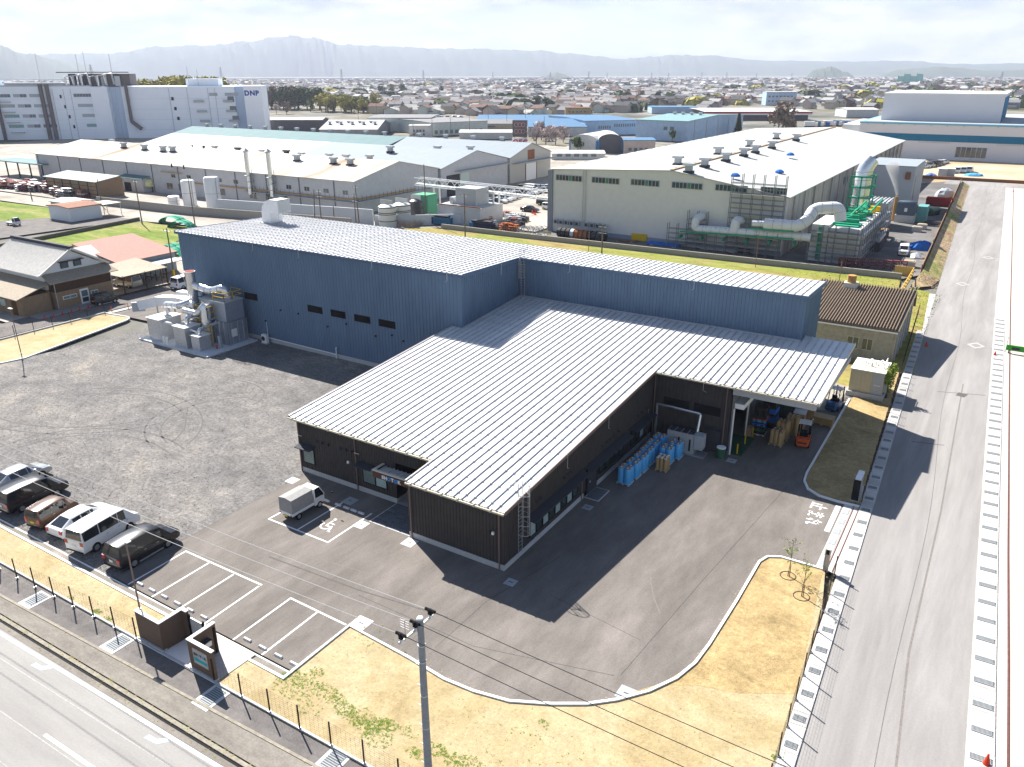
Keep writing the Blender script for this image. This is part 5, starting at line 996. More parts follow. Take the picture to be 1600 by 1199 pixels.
# ================================================================ generic buildings
def gbuild(name, label, cat, x0, y0, x1, y1, eave, ridge, axis, wm, rm, oh=.35, group=None, z0=0.0, rz=0.0, th=.15, off=0.5, wallsplit=False):
    """gabled (or flat, ridge==eave) building; axis 'x' or 'y' is the ridge direction; off shifts the ridge"""
    cx, cy = (x0+x1)/2, (y0+y1)/2; t = thing(name, label, cat, (cx, cy, z0), rz, group); a, b = (x1-x0)/2, (y1-y0)/2
    mb = MB()
    if axis == 'x':
        r = -b+2*b*off
        mb.add([(-a,-b,0),(a,-b,0),(a,b,0),(-a,b,0),(-a,-b,eave),(a,-b,eave),(a,b,eave),(-a,b,eave),(-a,r,ridge),(a,r,ridge)], [(0,1,5,4),(2,3,7,6),(1,2,6,9,5),(3,0,4,8,7)])
        k = (ridge-eave)/max(.1, (r+b)); k2 = (ridge-eave)/max(.1, (b-r)); mb.build('wall', wm, t)
        e1, e2 = eave-k*oh, eave-k2*oh
        rb = MB().add([(-a-oh,-b-oh,e1),(a+oh,-b-oh,e1),(a+oh,r,ridge),(-a-oh,r,ridge),(a+oh,b+oh,e2),(-a-oh,b+oh,e2)]+[(-a-oh,-b-oh,e1+th),(a+oh,-b-oh,e1+th),(a+oh,r,ridge+th),(-a-oh,r,ridge+th),(a+oh,b+oh,e2+th),(-a-oh,b+oh,e2+th)],
          [(6,7,8,9),(9,8,10,11),(0,3,2,1),(3,5,4,2),(0,1,7,6),(5,11,10,4),(1,2,8,7),(2,4,10,8),(0,6,9,3),(3,9,11,5)])
    else:
        r = -a+2*a*off
        mb.add([(-a,-b,0),(a,-b,0),(a,b,0),(-a,b,0),(-a,-b,eave),(a,-b,eave),(a,b,eave),(-a,b,eave),(r,-b,ridge),(r,b,ridge)], [(0,1,5,8,4),(2,3,7,9,6),(1,2,6,5),(3,0,4,7)])
        k = (ridge-eave)/max(.1, (r+a)); k2 = (ridge-eave)/max(.1, (a-r)); mb.build('wall', wm, t)
        e1, e2 = eave-k*oh, eave-k2*oh
        rb = MB().add([(-a-oh,-b-oh,e1),(-a-oh,b+oh,e1),(r,b+oh,ridge),(r,-b-oh,ridge),(a+oh,b+oh,e2),(a+oh,-b-oh,e2)]+[(-a-oh,-b-oh,e1+th),(-a-oh,b+oh,e1+th),(r,b+oh,ridge+th),(r,-b-oh,ridge+th),(a+oh,b+oh,e2+th),(a+oh,-b-oh,e2+th)],
          [(6,9,8,7),(9,11,10,8),(0,1,2,3),(3,2,4,5),(0,6,7,1),(5,4,10,11),(1,7,8,2),(2,8,10,4),(0,3,9,6),(3,5,11,9)])
    rb.build('roof', rm, t); return t
def win(t, face, u0, u1, z0, z1, hx, hy, glass=None, frame=None, mull=1, sub=True):
    """window on face 'S','N','E','W' of a building with half sizes hx,hy, local coordinates"""
    glass = glass or M_glass; frame = frame or M_galv; d = .05; f = MB(); g = MB(); wdt = .07
    def bx(m_, a0, a1, b0, b1, p0, p1):
        if face == 'S': m_.box(a0, -hy-p1, b0, a1, -hy-p0, b1)
        elif face == 'N': m_.box(a0, hy+p0, b0, a1, hy+p1, b1)
        elif face == 'E': m_.box(hx+p0, a0, b0, hx+p1, a1, b1)
        else: m_.box(-hx-p1, a0, b0, -hx-p0, a1, b1)
    bx(f, u0, u1, z0, z0+wdt, .003, d); bx(f, u0, u1, z1-wdt, z1, .003, d)
    for k in range(mull+1):
        c = u0+(u1-u0)*k/mull; c = min(max(c, u0+wdt/2), u1-wdt/2); bx(f, c-wdt/2, c+wdt/2, z0+wdt, z1-wdt, .003, d)
    o = f.build('window', frame, t); bx(g, u0, u1, z0, z1, .001, .02); g.build('pane', glass, o); return o
# ---------------------------------------------------------------- ground on the left
ground('lane', [(-111.5, 30), (-105.6, 30), (-105.0, 58), (-104.2, 72), (-100, 120), (-106, 120), (-110, 76), (-111.3, 60)], 0.0, G_asphnew)
ground('street', [(-420, 114), (-198, 116.5), (-165, 118.3), (-120, 125), (-92, 127.5), (-92, 121), (-120, 115), (-164, 108), (-200, 108), (-420, 103)], 0.004, G_concy)
ground('lane', [(-205, 30), (-196, 60), (-194, 91), (-182, 109), (-164, 109), (-171, 98), (-173, 80), (-176, 40), (-180, 30)], 0.0, G_asphnew)
ground('grass_field', [(-168.5, 108), (-164, 75), (-160, 40), (-132, 40), (-131, 54), (-131, 88), (-112, 90), (-110.5, 108), (-120, 114), (-160, 107)], -0.01, G_green)
ground('grass_field', [(-260, 60), (-196, 62), (-194, 91), (-183, 108), (-200, 107.5), (-280, 104)], -0.02, G_green)
ground('house_plot', [(-132, 50), (-111.6, 50), (-111.5, 90), (-131, 90)], -0.005, G_concy)
ground('turf_wedge', [(-104.1, 45), (-104.1, 59.2), (-99.3, 59.9), (-98.6, 59.2), (-94.6, 43.6), (-101, 20), (-105, 20)], 0.05, G_dirt)
MB().strip([(-100.6, 20), (-94.6, 43.4), (-98.4, 58.9), (-98.9, 59.7), (-99.6, 60.0), (-104.1, 59.5)], .15, -.02, .13).build('kerb', M_white, kind='structure')
MB().strip([(-104.2, 20), (-104.1, 59.5)], .22, -.02, .22).build('kerb', M_conc, kind='structure')
MB().strip([(-103.7, 59.8), (-103.4, 66), (-101.5, 74), (-98, 84)], .9, -.02, .10).build('channel', M_kerbconc, kind='structure')
ground('gravel_yard', [(-103.2, 60.0), (-92.3, 60.5), (-92, 84), (-99, 84), (-101.5, 74), (-103, 66)], 0.002, G_asph)
wire_fence((-104.1, 40), (-104.1, 59.4), 'low brown wire fence along the lane left of the gravel yard', 2.4, 1.3, .2)
M_orange = mat('marker_orange', (.62, .17, .03), .5)
for i, (x, y) in enumerate(((-104.0, 60.4), (-103.5, 62.6), (-103.0, 65.2))):
    t = thing('marker_post', 'orange flexible marker post, '+('nearest the white turf kerb', 'middle one along the lane', 'last one before the silver hood')[i], 'marker post', (x, y, .1), 0, 'orange marker posts'); MB().lathe(0, 0, [(.10, 0), (.10, .04), (.045, .08), (.045, .75), (.03, .8)], 8).build('post', M_orange, t)
rw = MB().strip([(-160, 42), (-163, 75), (-167.5, 107.8)], .5, -.5, .75).build('retaining_wall', mat('old_retaining_wall', (.13, .12, .105), .95, var=.2), None); prop(rw, 'long dark retaining wall between the lane and the green field', 'wall')
# ---------------------------------------------------------------- old farmhouse
M_tile1 = mat('silver_roof_tile', (0.62, 0.60, 0.56), 0.6, 0.1, var=.15, scale=1.2, stretch=(1, .3, 1)); M_tile2 = mat('brown_roof_tile', (0.33, 0.28, 0.215), 0.7, var=.15, scale=.9); M_plas = mat('white_plaster', (.66, .69, .70), .8, var=.05); M_wood = mat('weathered_boards', (0.27, 0.185, 0.115), 0.8, var=.25, scale=1.2, stretch=(3, 3, .4)); M_woodd = mat('dark_boards', (0.075, 0.04, 0.025), 0.75, var=.25, scale=1.5, stretch=(3, 3, .5)); M_redr = mat('faded_red_roof', (.36, .19, .155), .6, var=.08, scale=.5)
fh = thing('farmhouse', 'old wooden farmhouse with silver tiled gable roof and brown board walls', 'house', (-119.5, 60.6, 0))
def fb(n_, m_, mb): return mb.build(n_, m_, fh, world=True)
fb('wall', M_plas, MB().add([(-126.5, 56.6, 2.8), (-112.6, 56.6, 2.8), (-112.6, 65.0, 2.8), (-126.5, 65.0, 2.8), (-126.5, 56.6, 5.3), (-112.6, 56.6, 5.3), (-112.6, 65.0, 5.3), (-126.5, 65.0, 5.3), (-126.5, 60.8, 7.7), (-112.6, 60.8, 7.7)], [(0,1,5,4),(2,3,7,6),(1,2,6,9,5),(3,0,4,8,7)]))
rf_ = fb('roof', M_tile1, MB().add([(-127.3, 55.6, 4.85), (-111.8, 55.6, 4.85), (-111.8, 60.8, 7.85), (-127.3, 60.8, 7.85), (-111.8, 66.0, 4.85), (-127.3, 66.0, 4.85), (-127.3, 55.6, 5.0), (-111.8, 55.6, 5.0), (-111.8, 60.8, 8.0), (-127.3, 60.8, 8.0), (-111.8, 66.0, 5.0), (-127.3, 66.0, 5.0)], [(6,7,8,9),(9,8,10,11),(0,3,2,1),(3,5,4,2),(0,1,7,6),(5,11,10,4),(1,2,8,7),(2,4,10,8),(0,6,9,3),(3,9,11,5)]))
ri = MB()
for k in range(38): x = -127.2+k*.41; ri.bar((x, 55.62, 5.02), (x, 60.75, 8.0), .07)
fb('roof_tile_rows', M_tile1, ri)['kind'] = 'stuff'
fb('ridge', M_darkhood, MB().box(-127.4, 60.55, 7.95, -111.7, 61.05, 8.35)); 
for s in (55.65, 65.95): fb('barge_board', M_tile1, MB().bar((-111.8, s, 5.02), (-111.8, 60.8, 8.05), .22))
fb('wall', M_wood, MB().box(-126.5, 56.6, 0, -112.6, 65.0, 2.8)); fb('front_wall', M_wood, MB().box(-112.6, 57.0, 0, -111.2, 65.4, 2.5)); fb('front_upper_wall', M_woodd, MB().box(-112.6, 57.0, 2.5, -111.15, 65.4, 3.9))
fb('lean_to_roof', M_tile2, MB().add([(-112.6, 56.3, 4.9), (-110.2, 56.0, 3.95), (-110.2, 66.2, 3.95), (-112.6, 65.8, 4.9), (-112.6, 56.3, 5.0), (-110.2, 56.0, 4.05), (-110.2, 66.2, 4.05), (-112.6, 65.8, 5.0)], [(0,3,2,1),(4,5,6,7),(0,1,5,4),(1,2,6,5),(2,3,7,6),(3,0,4,7)]))
fb('side_wing_wall', M_wood, MB().box(-130.0, 52.6, 0, -112.0, 56.6, 2.6)); fb('side_wing_roof', M_tile2, MB().add([(-130.5, 51.8, 2.45), (-111.4, 51.8, 2.45), (-111.4, 56.7, 3.9), (-130.5, 56.7, 3.9), (-130.5, 51.8, 2.58), (-111.4, 51.8, 2.58), (-111.4, 56.7, 4.03), (-130.5, 56.7, 4.03)], [(0,3,2,1),(4,5,6,7),(0,1,5,4),(1,2,6,5),(2,3,7,6),(3,0,4,7)]))
d_ = fb('door', M_white, MB().box(-111.2, 60.4, .1, -111.12, 61.7, 2.25)); 
MB().box(8.38, .0, .35, 8.41, .9, 1.0).build('pane', M_glass, d_); MB().box(8.38, .0, 1.15, 8.41, .9, 2.0).build('pane', M_glass2, d_)
for y0, y1, z0, z1 in ((62.0, 63.1, .9, 1.7), (57.9, 59.9, 1.3, 1.8)):
    w_ = fb('window', M_white, MB().box(-111.2, y0, z0, -111.12, y1, z1)); MB().box(8.38, y0-60.6+.08, z0+.08, 8.41, (y0+y1)/2-60.6-.03, z1-.08).build('pane', M_glass2, w_); MB().box(8.38, (y0+y1)/2-60.6+.03, z0+.08, 8.41, y1-60.6-.08, z1-.08).build('pane', M_glass2, w_)
for y0 in (59.2, 61.1):
    w_ = fb('gable_window', M_woodd, MB().box(-112.6, y0, 5.35, -112.45, y0+1.1, 6.15)); MB().box(7.05, y0-60.6+.1, 5.4, 7.08, y0-60.6+1.0, 6.05).build('pane', M_glass, w_)
fb('gable_window_eave', M_woodd, MB().box(-112.6, 58.9, 6.25, -112.0, 62.5, 6.32))
sd_ = fb('shop_door', mat('brown_door', (.12, .06, .025), .6), MB().box(-114.6, 52.55, 0, -113.3, 52.62, 2.0))
for k, (x0, x1) in enumerate(((-117.5, -116.2), (-121.5, -119), (-124.5, -122.5), (-128, -126))): fb('window', M_glass2 if k else M_blind, MB().box(x0, 52.54, .9, x1, 52.6, 1.9))
for y in (57.0, 65.4): fb('rain_pipe', M_galv, MB().tube([(-111.1, y, 0), (-111.1, y, 3.9)], .05, 6))
fb('forecourt', mat('wet_concrete', (.25, .26, .27), .4, var=.2), MB().box(-111.2, 53.0, -.05, -108.9, 64.0, .12))
t = gbuild('tiled_shed', 'small tiled outbuilding behind the farmhouse ridge', 'shed', -129.5, 67, -122.5, 71.5, 3.3, 5.0, 'y', M_plas, M_tile1)
t = gbuild('red_roof_house', 'low house with a faded red roof beside the farmhouse', 'house', -130.0, 71.3, -118.3, 81.5, 3.1, 4.9, 'y', mat('house_teal_grey', (.30, .36, .38), .7), M_redr, off=.0, th=.12)
MB().box(5.9, -4.4, 2.3, 9.6, 4.3, 2.42).build('porch_roof', M_ltgrey, t)
for y in (-4.2, 0, 4.1): MB().box(9.3, y, 0, 9.42, y+.12, 2.3).build('porch_post', M_woodd, t)
win(t, 'E', -3, -1.2, .8, 2.0, 5.85, 5.1); win(t, 'E', 1.5, 3.4, .8, 2.0, 5.85, 5.1)
cp = thing('carport', 'open carport with a thin tan roof between the farmhouse and the vegetable plot', 'carport', (-114.6, 70.0, 0)); MB().add([(-3.9, -3.9, 2.9), (4.2, -3.4, 2.75), (4.2, 4.4, 2.75), (-3.9, 4.4, 3.3), (-3.9, -3.9, 3.0), (4.2, -3.4, 2.85), (4.2, 4.4, 2.85), (-3.9, 4.4, 3.4)], [(0,3,2,1),(4,5,6,7),(0,1,5,4),(1,2,6,5),(2,3,7,6),(3,0,4,7)]).build('roof', M_tile2, cp)
for x, y in ((-3.7, -3.6), (3.9, -3.2), (3.9, 0.5), (3.9, 4.2), (-3.7, 4.2)): MB().box(x, y, 0, x+.14, y+.14, 2.9).build('post', M_woodd, cp)
for k in range(6): MB().box(-3+k*1.35, 4.2, .2, -2.9+k*1.35, 4.3, 2.6).build('screen_post', M_woodd, cp)
for z in (.6, 1.2, 1.8, 2.4): MB().box(-3.5, 4.3, z, 3.9, 4.34, z+.08).build('screen_rail', M_woodd, cp)
put_car('minivan', 'champagne', -115.3, 70.3, PI+.1, 'silver minivan under the tan carport beside the farmhouse', group='cars around the farmhouse', far=True)
put_car('kei', 'black', -108.9, 62.5, -U-.05+PI, 'dark boxy small car on the lane in front of the farmhouse', group='cars around the farmhouse')
put_car('minivan', 'white', -107.2, 75.0, U+.1, 'white minivan on the lane behind the silver exhaust plant', group='cars around the farmhouse')
put_car('sedan', 'silver', -125.6, 83.6, .3, 'silver car parked beside the red roofed house', group='cars around the farmhouse', far=True)
M_cone = mat('cone_red', (.55, .05, .02), .5)
for i in range(7):
    t = thing('traffic_cone', 'small red cone at the forecourt edge of the farmhouse, number %s from the left end' % ('first', 'second', 'third', 'fourth', 'fifth', 'sixth', 'last')[i], 'cone', (-108.7, 53.6+i*1.25, 0.02), 0, 'red cones in front of the farmhouse'); MB().lathe(0, 0, [(.13, .03), (.03, .5)], 8).build('cone', M_cone, t); MB().box(-.18, -.18, 0, .18, .18, .03).build('foot', M_cone, t)
# sheds, greenhouse nets, far small white shed
t = gbuild('small_house', 'small grey-roofed building half hidden by the corner of the blue hall', 'house', -126, 88, -118, 95, 2.9, 4.3, 'y', M_plas, M_ltgrey); win(t, 'S', -2, 0, 1, 2, 4, 3.5)
t = gbuild('white_shed', 'white shed with a rusty brown flat roof by the far lane', 'shed', -187.2, 98.6, -178.8, 106.0, 3.0, 3.3, 'y', M_plas, mat('rusty_roof', (.24, .10, .055), .8, var=.3)); MB().box(-6.5, -3.0, 2.6, -4.2, 3.0, 2.75).build('lean_roof', M_cream, t); MB().box(-6.3, -2.5, 0, -4.2, 2.5, 1.5).build('scrap_pile', M_woodd, t); MB().box(-1, 3.75, 2.8, 5.0, 8.4, 2.92).build('porch_roof', M_cream, t)
for x, y in ((-.8, 8.2), (4.8, 8.2), (4.8, 4.0)): MB().box(x-.06, y-.06, 0, x+.06, y+.06, 2.8).build('post', M_galv, t)
t = gbuild('grey_shed', 'low grey shed behind the white shed on the far lane', 'shed', -196, 104, -188, 110, 2.6, 3.0, 'x', M_ltgrey, M_ltgrey)
kt2 = dup(kt, (-185.8, 89.6, 0), .15, 'white small truck with open flatbed on the lane at the far left edge')
for c in list(kt2.children):
    if c.name.startswith(('canvas', 'round_green')): bpy.data.objects.remove(c)
M_net = mat('green_net', (.02, .30, .18), .6, var=.2)
for i, (px, py, s) in enumerate(((270, 348, 3.5), (283, 355, 3.2), (268, 393, 2.3), (275, 398, 2.0))):
    c = A(px, py); t = thing('net_frame', ('green net over a vegetable bed by the far street, left one', 'green net over a vegetable bed by the far street, right one', 'green net frame behind the hall corner, left one', 'green net frame behind the hall corner, right one')[i], 'garden net', (c.x, c.y, 0), .3, 'green garden nets'); mb = MB()
    mb.tube([(-s*.8, 0, 0)]+[(-s*.8*math.cos(a), 0, 1.5*math.sin(a)) for a in [k*PI/8 for k in range(1, 8)]]+[(s*.8, 0, 0)], .05, 5, False); mb.build('hoop', M_galv, t)
    me = MB(); R_ = 9
    for k in range(R_-1):
        a0, a1 = k*PI/(R_-1), (k+1)*PI/(R_-1); me.quad((-s*.8*math.cos(a0), -1.3, 1.4*math.sin(a0)), (-s*.8*math.cos(a1), -1.3, 1.4*math.sin(a1)), (-s*.8*math.cos(a1), 1.3, 1.4*math.sin(a1)), (-s*.8*math.cos(a0), 1.3, 1.4*math.sin(a0)))
    me.build('net', M_net, t)
ground('vegetable_plot', [(-111.5, 74.5), (-106.6, 75), (-105, 84), (-111.5, 84)], .01, G_dirt)
# ---------------------------------------------------------------- trees, shrubs (templates shared between copies)
M_leafs = [mat('leaf_'+n_, c, .8, var=.3, scale=3, col2=c2) for n_, c, c2 in (('dark', (.045, .070, .024), (.085, .115, .04)), ('mid', (.055, .09, .02), (.10, .14, .035)), ('yellow', (.27, .25, .035), (.40, .34, .06)), ('bare', (.16, .12, .09), (.23, .18, .13)), ('pink', (.42, .34, .33), (.5, .42, .40)), ('bright', (.16, .24, .02), (.26, .32, .05)))]
M_bark = mat('bark', (.09, .065, .045), .9, var=.3)
LT = {}
def leafcrown(seed, n, rx, rz_, leaf, lobes=7, hollow=.35, zc=0):
    rnd = random.Random(seed); mb = MB(); L_ = [(rnd.uniform(-.55, .55)*rx, rnd.uniform(-.55, .55)*rx, zc+rnd.uniform(-.5, .55)*rz_, rnd.uniform(.38, .62)) for _ in range(lobes)]
    for i in range(n):
        c = rnd.choice(L_); u = Vector((rnd.gauss(0, 1), rnd.gauss(0, 1), rnd.gauss(0, 1))).normalized(); q = (hollow+(1-hollow)*rnd.random()**.5)*c[3]
        p = Vector((c[0]+u.x*rx*q, c[1]+u.y*rx*q, c[2]+u.z*rz_*q*.9)); nrm = (u+Vector((rnd.gauss(0, .5), rnd.gauss(0, .5), rnd.gauss(0, .5)))).normalized()
        a = nrm.orthogonal().normalized(); a = Matrix.Rotation(rnd.uniform(0, 6.28), 3, nrm) @ a; b = nrm.cross(a); s = leaf*rnd.uniform(.6, 1.4)
        mb.add([p-a*s, p-b*s*.6, p+a*s, p+b*s*.7], [(0, 1, 2, 3)])
    return mb
def tree_template(kind, seed, h, leafm, n=500, leaf=.35, shape='round'):
    key = (kind, seed)
    if key in LT: return LT[key]
    rnd = random.Random(seed*7+1); r = h*.42 if shape == 'round' else h*.2; rz_ = h*.52 if shape == 'round' else h*.48; zc = h*.55 if shape == 'round' else h*.52
    cm_ = leafcrown(seed, n, r, rz_, leaf, 7 if shape == 'round' else 9, zc=zc).mesh('crown', leafm)
    tm_ = MB(); tm_.tube([(0, 0, -.2), (h*.01, 0, h*.3), (0, h*.01, h*.62)], [h*.028, h*.02, h*.008], 7)
    for k in range(6):
        a = rnd.uniform(0, 6.28); z = h*rnd.uniform(.28, .5); tm_.tube([(0, 0, z), (math.cos(a)*r*.4, math.sin(a)*r*.4, z+h*.14), (math.cos(a)*r*.75, math.sin(a)*r*.75, z+h*.27)], [h*.012, h*.008, h*.003], 5)
    LT[key] = (cm_, tm_.mesh('trunk', M_bark)); return LT[key]
def tree(loc, kind, seed, h, leafm, label, group=None, n=500, leaf=.35, shape='round', sc_=1.0, name='tree', cat='tree'):
    cm_, tm_ = tree_template(kind, seed, h, leafm, n, leaf, shape); t = thing(name, label, cat, loc, random.uniform(0, 6.28), group); t.scale = (sc_,)*3
    mesh_obj('crown', cm_, t); mesh_obj('trunk', tm_, t); return t
tree((-7.3, 83.3, .05), 'young', 3, 3.9, M_leafs[5], 'slender young tree with yellow-green leaves beside the cream cubicle', None, 1300, .085, 'tall', name='young_tree')
def sapling(x, y, h, seed, label):
    rnd = random.Random(seed); t = thing('sapling', label, 'sapling', (x, y, .05), 0, 'saplings on the turf verge'); b_ = MB(); b_.tube([(0, 0, 0), (.05, .02, h*.5), (.02, .05, h)], [.03, .022, .008], 6); lv = MB()
    for k in range(14):
        z = h*rnd.uniform(.3, .95); a = rnd.uniform(0, 6.28); l_ = rnd.uniform(.35, .8)*h*.32; e_ = Vector((math.cos(a)*l_, math.sin(a)*l_, z+l_*.9)); b_.tube([(0.03, .03, z), e_], [.010, .004], 4)
        for q in range(9):
            p = Vector((.03, .03, z)).lerp(e_, rnd.uniform(.4, 1.1))+Vector((rnd.gauss(0, .07), rnd.gauss(0, .07), rnd.gauss(0, .07))); u = Vector((rnd.gauss(0, 1), rnd.gauss(0, 1), rnd.gauss(0, 1))).normalized(); v_ = u.orthogonal().normalized(); s = .055; lv.add([p-u*s, p-v_*s*.6, p+u*s, p+v_*s*.6], [(0, 1, 2, 3)])
    b_.build('stem', M_bark, t); lv.build('leaves', M_leafs[5], t); MB().cyl(.10, .0, 0, .85, .03, 6).build('support_stake', mat('stake_red', (.16, .06, .03), .8), t)
    mb = MB(); mb.strip([(.5*math.cos(k*PI/6), .5*math.sin(k*PI/6)) for k in range(13)], .06, 0, .03); mb.build('soil_ring', M_bark, t)
p1_ = A(1231, 900, .05); p2_ = A(1252, 932, .05); sapling(p1_.x, p1_.y, 2.7, 5, 'thin sapling at the tip of the turf verge, farther from the road'); sapling(p2_.x, p2_.y, 2.7, 9, 'thin sapling on the turf verge nearer the road fence')
# ---------------------------------------------------------------- utility poles on the far streets
PB = {}
def far_pole(x, y, h, label, arms=1, lean=0.0, m_=None, group='utility poles behind the factory'):
    t = thing('utility_pole', label, 'utility pole', (x, y, 0), 0, group); key = (round(h, 1), arms)
    MB().tube([(0, 0, 0), (lean*h, 0, h)], [.15, .09], 7).build('pole', m_ or M_pole2, t)
    for k in range(arms):
        z = h-.5-k*1.1; MB().box(-.9+lean*z, -.05, z, .9+lean*z, .05, z+.08).build('crossarm', M_galv, t)
        for s in (-.8, 0, .8): MB().cyl(s+lean*z, 0, z+.08, z+.26, .05, 5).build('insulator', M_black, t)
    return t
M_pole2 = mat('pole_brown_grey', (.16, .13, .11), .85)
PL = [(-112.7, 76.9, 361-4, 'tall brown pole behind the exhaust plant with a yellow foot'), (-163.1, 105.5, 281, 'pole at the end of the retaining wall'), (-151.7, 110.6, 276, 'pole by the far street with a red top beside the white silos'), (-194.7, 115.9, 280, 'pole behind the white shed canopy'), (-221.0, 112.6, 290, 'short pole on the far street at the left')]
for x, y, py, lb in PL: far_pole(x, y, HZ((x, y), py), 'utility '+lb, 1)
MB().cyl(0, 0, .1, 1.6, .19, 8).build('yellow_foot', M_yel, bpy.data.objects['utility_pole.001'])
for i, (px, py, top, lean) in enumerate(((503, 352, 296, 0), (492, 350, 296, .09), (523, 347, 321, 0), (557, 354, 303, 0), (562, 352, 290, -.05), (666, 345, 257, 0), (727, 373, 303, 0), (940, 398, 351, 0))):
    c = A(px, py+4); h = HZ(c, top)
    far_pole(c.x, c.y, h, ('upright pole of the left pair behind the hall roof', 'leaning strut pole of the left pair behind the hall roof', 'short thin pole between the two pole pairs behind the hall roof', 'left pole of the right pair behind the hall roof', 'right pole of the right pair behind the hall roof', 'tall pole in front of the striped tanks', 'grey pole in front of the scrap yard and pipe bridge', 'dark pole standing alone on the grass before the grey hall')[i], 2 if i in (0, 3, 7) else (0 if i in (1, 2, 5) else 1), lean)
for i, (px, py, top) in enumerate(((1180, 418, 362), (919, 410, 362), (1307, 466, 408))):
    c = A(px, py); t = thing('thin_post', ('thin reddish post on the grass in front of the duct pipes', 'thin reddish post on the grass left of the duct pipes', 'thin pale post on the grass before the scaffolded box')[i], 'post', (c.x, c.y, 0)); MB().cyl(0, 0, 0, HZ(c, top), .06, 6).build('post', mat('post_tan', (.30, .18, .12), .7), t)
# ================================================================ works behind: long gabled halls
M_wallg = mat('works_wall_grey', (.46, .465, .475), .7, var=.07, scale=.3); M_roofr = mat('weathered_roof', (.50, .48, .44), .9, var=.06, scale=.16, col2=(.30, .215, .145), stretch=(1.0, .05, 1), c2pos=(.50, .68)); M_roofb = mat('blue_grey_roof', (.26, .30, .33), .55, var=.05, scale=.2); M_rooft = mat('teal_roof', (.12, .205, .215), .55, var=.08, scale=.1); M_roofg2 = mat('pale_green_roof', (.36, .40, .37), .55, var=.06, scale=.1)
def ventbox(t, x, y, z, s=1.0, dark=False):
    o = MB().box(x-.9*s, y-.8*s, z-.3, x+.9*s, y+.8*s, z+.25*s).build('vent_base', M_darkhood, t); MB().box(x-.6*s, y-.6*s, z+.25*s, x+.6*s, y+.6*s, z+1.3*s).build('vent_neck', M_ltgrey if not dark else M_darkhood, o)
    MB().add([(x-1.1*s, y-.8*s, z+1.25*s), (x+1.1*s, y-.8*s, z+1.25*s), (x+1.1*s, y+.8*s, z+1.25*s), (x-1.1*s, y+.8*s, z+1.25*s), (x-1.1*s, y-.5*s, z+1.7*s), (x+1.1*s, y-.5*s, z+1.7*s), (x+1.1*s, y+.5*s, z+1.7*s), (x-1.1*s, y+.5*s, z+1.7*s)], [(0,3,2,1),(4,5,6,7),(0,1,5,4),(1,2,6,5),(2,3,7,6),(3,0,4,7)]).build('vent_cap', M_ltgrey if not dark else M_darkhood, o)
g1 = gbuild('works_hall', 'long grey works hall with rust-streaked pale roof and rows of roof ventilators', 'factory hall', -264, 138.5, -130, 170.5, 7.7, 10.8, 'x', M_wallg, M_roofr, .4)
hx, hy = 67, 16.0
cx1, cy1 = -197, 154.5
def rz1(y): return 7.7+(y-138.5)*3.1/16 if y < 154.5 else 10.8-(y-154.5)*3.1/16
for i, (px, py) in enumerate(((175, 222), (193, 219), (195, 237), (227, 238), (256, 240), (271, 242), (274, 226), (336, 234), (372, 236), (410, 238), (448, 242), (471, 242), (465, 258), (515, 246), (541, 248), (522, 262), (548, 264), (578, 252))):
    c = A(px, py, 9.6); z = rz1(c.y); c = A(px, py, z); z = rz1(c.y)+.1; ventbox(g1, c.x-cx1, c.y-cy1, z, .95, i in (6, 8, 10))
for i in range(5): c = A((267, 286, 302, 321, 319)[i], (252, 254, 240, 241, 242)[i], 9); MB().cyl(c.x-cx1, c.y-cy1, rz1(c.y)-.2, rz1(c.y)+.8, .2, 6).build('roof_pipe', M_darkhood, g1)
for k in range(12): x = -66+k*11.5; MB().box(x, -hy-.12, 0, x+.3, -hy-.003, 7.6).build('wall_pilaster', mat('pilaster_dark', (.16, .17, .19), .7), g1)
for px in (270, 294, 343, 368, 450, 478, 508, 538):
    c = AY(px, 270 if px < 320 else 280, 138.5); u = c.x-cx1; win(g1, 'S', u-.9, u+.9, 4.5, 5.6, hx, hy, M_glass, M_galv, 2, False)
for px in (267, 285, 347, 395, 420, 443):
    c = AY(px, 300, 138.5); u = c.x-cx1; win(g1, 'S', u-1.3, u+1.3, 1.2, 3.0, hx, hy, M_glass, M_galv, 2, False)
MB().box(30, -hy-1.3, 3.05, hx+1.3, -hy-.1, 3.15).build('canopy', M_ltgrey, g1); MB().box(hx+.05, -hy-1.3, 3.05, hx+1.6, hy, 3.2).build('canopy', M_ltgrey, g1)
MB().box(5, -hy-.5, 3.5, hx+.6, -hy-.25, 3.75).build('orange_pipe', mat('ochre_pipe', (.42, .24, .08), .5), g1); MB().box(hx+.35, -hy-.25, 3.5, hx+.6, 6, 3.75).build('orange_pipe', mat('ochre_pipe', (.42, .24, .08), .5), g1); MB().box(-4, -hy-.45, 5.8, 5, -hy-.25, 5.95).build('orange_pipe', mat('ochre_pipe', (.42, .24, .08), .5), g1)
rl = MB()
for k in range(26): rl.bar((hx-36+k*1.5, -hy-.5, 3.8), (hx-36+k*1.5, -hy-.5, 4.6), .04)
for k in range(22): rl.bar((hx+.9, -hy+k*1.5, 3.2), (hx+.9, -hy+k*1.5, 4.4), .05)
rl.build('canopy_posts', M_darkhood, g1, kind='stuff')
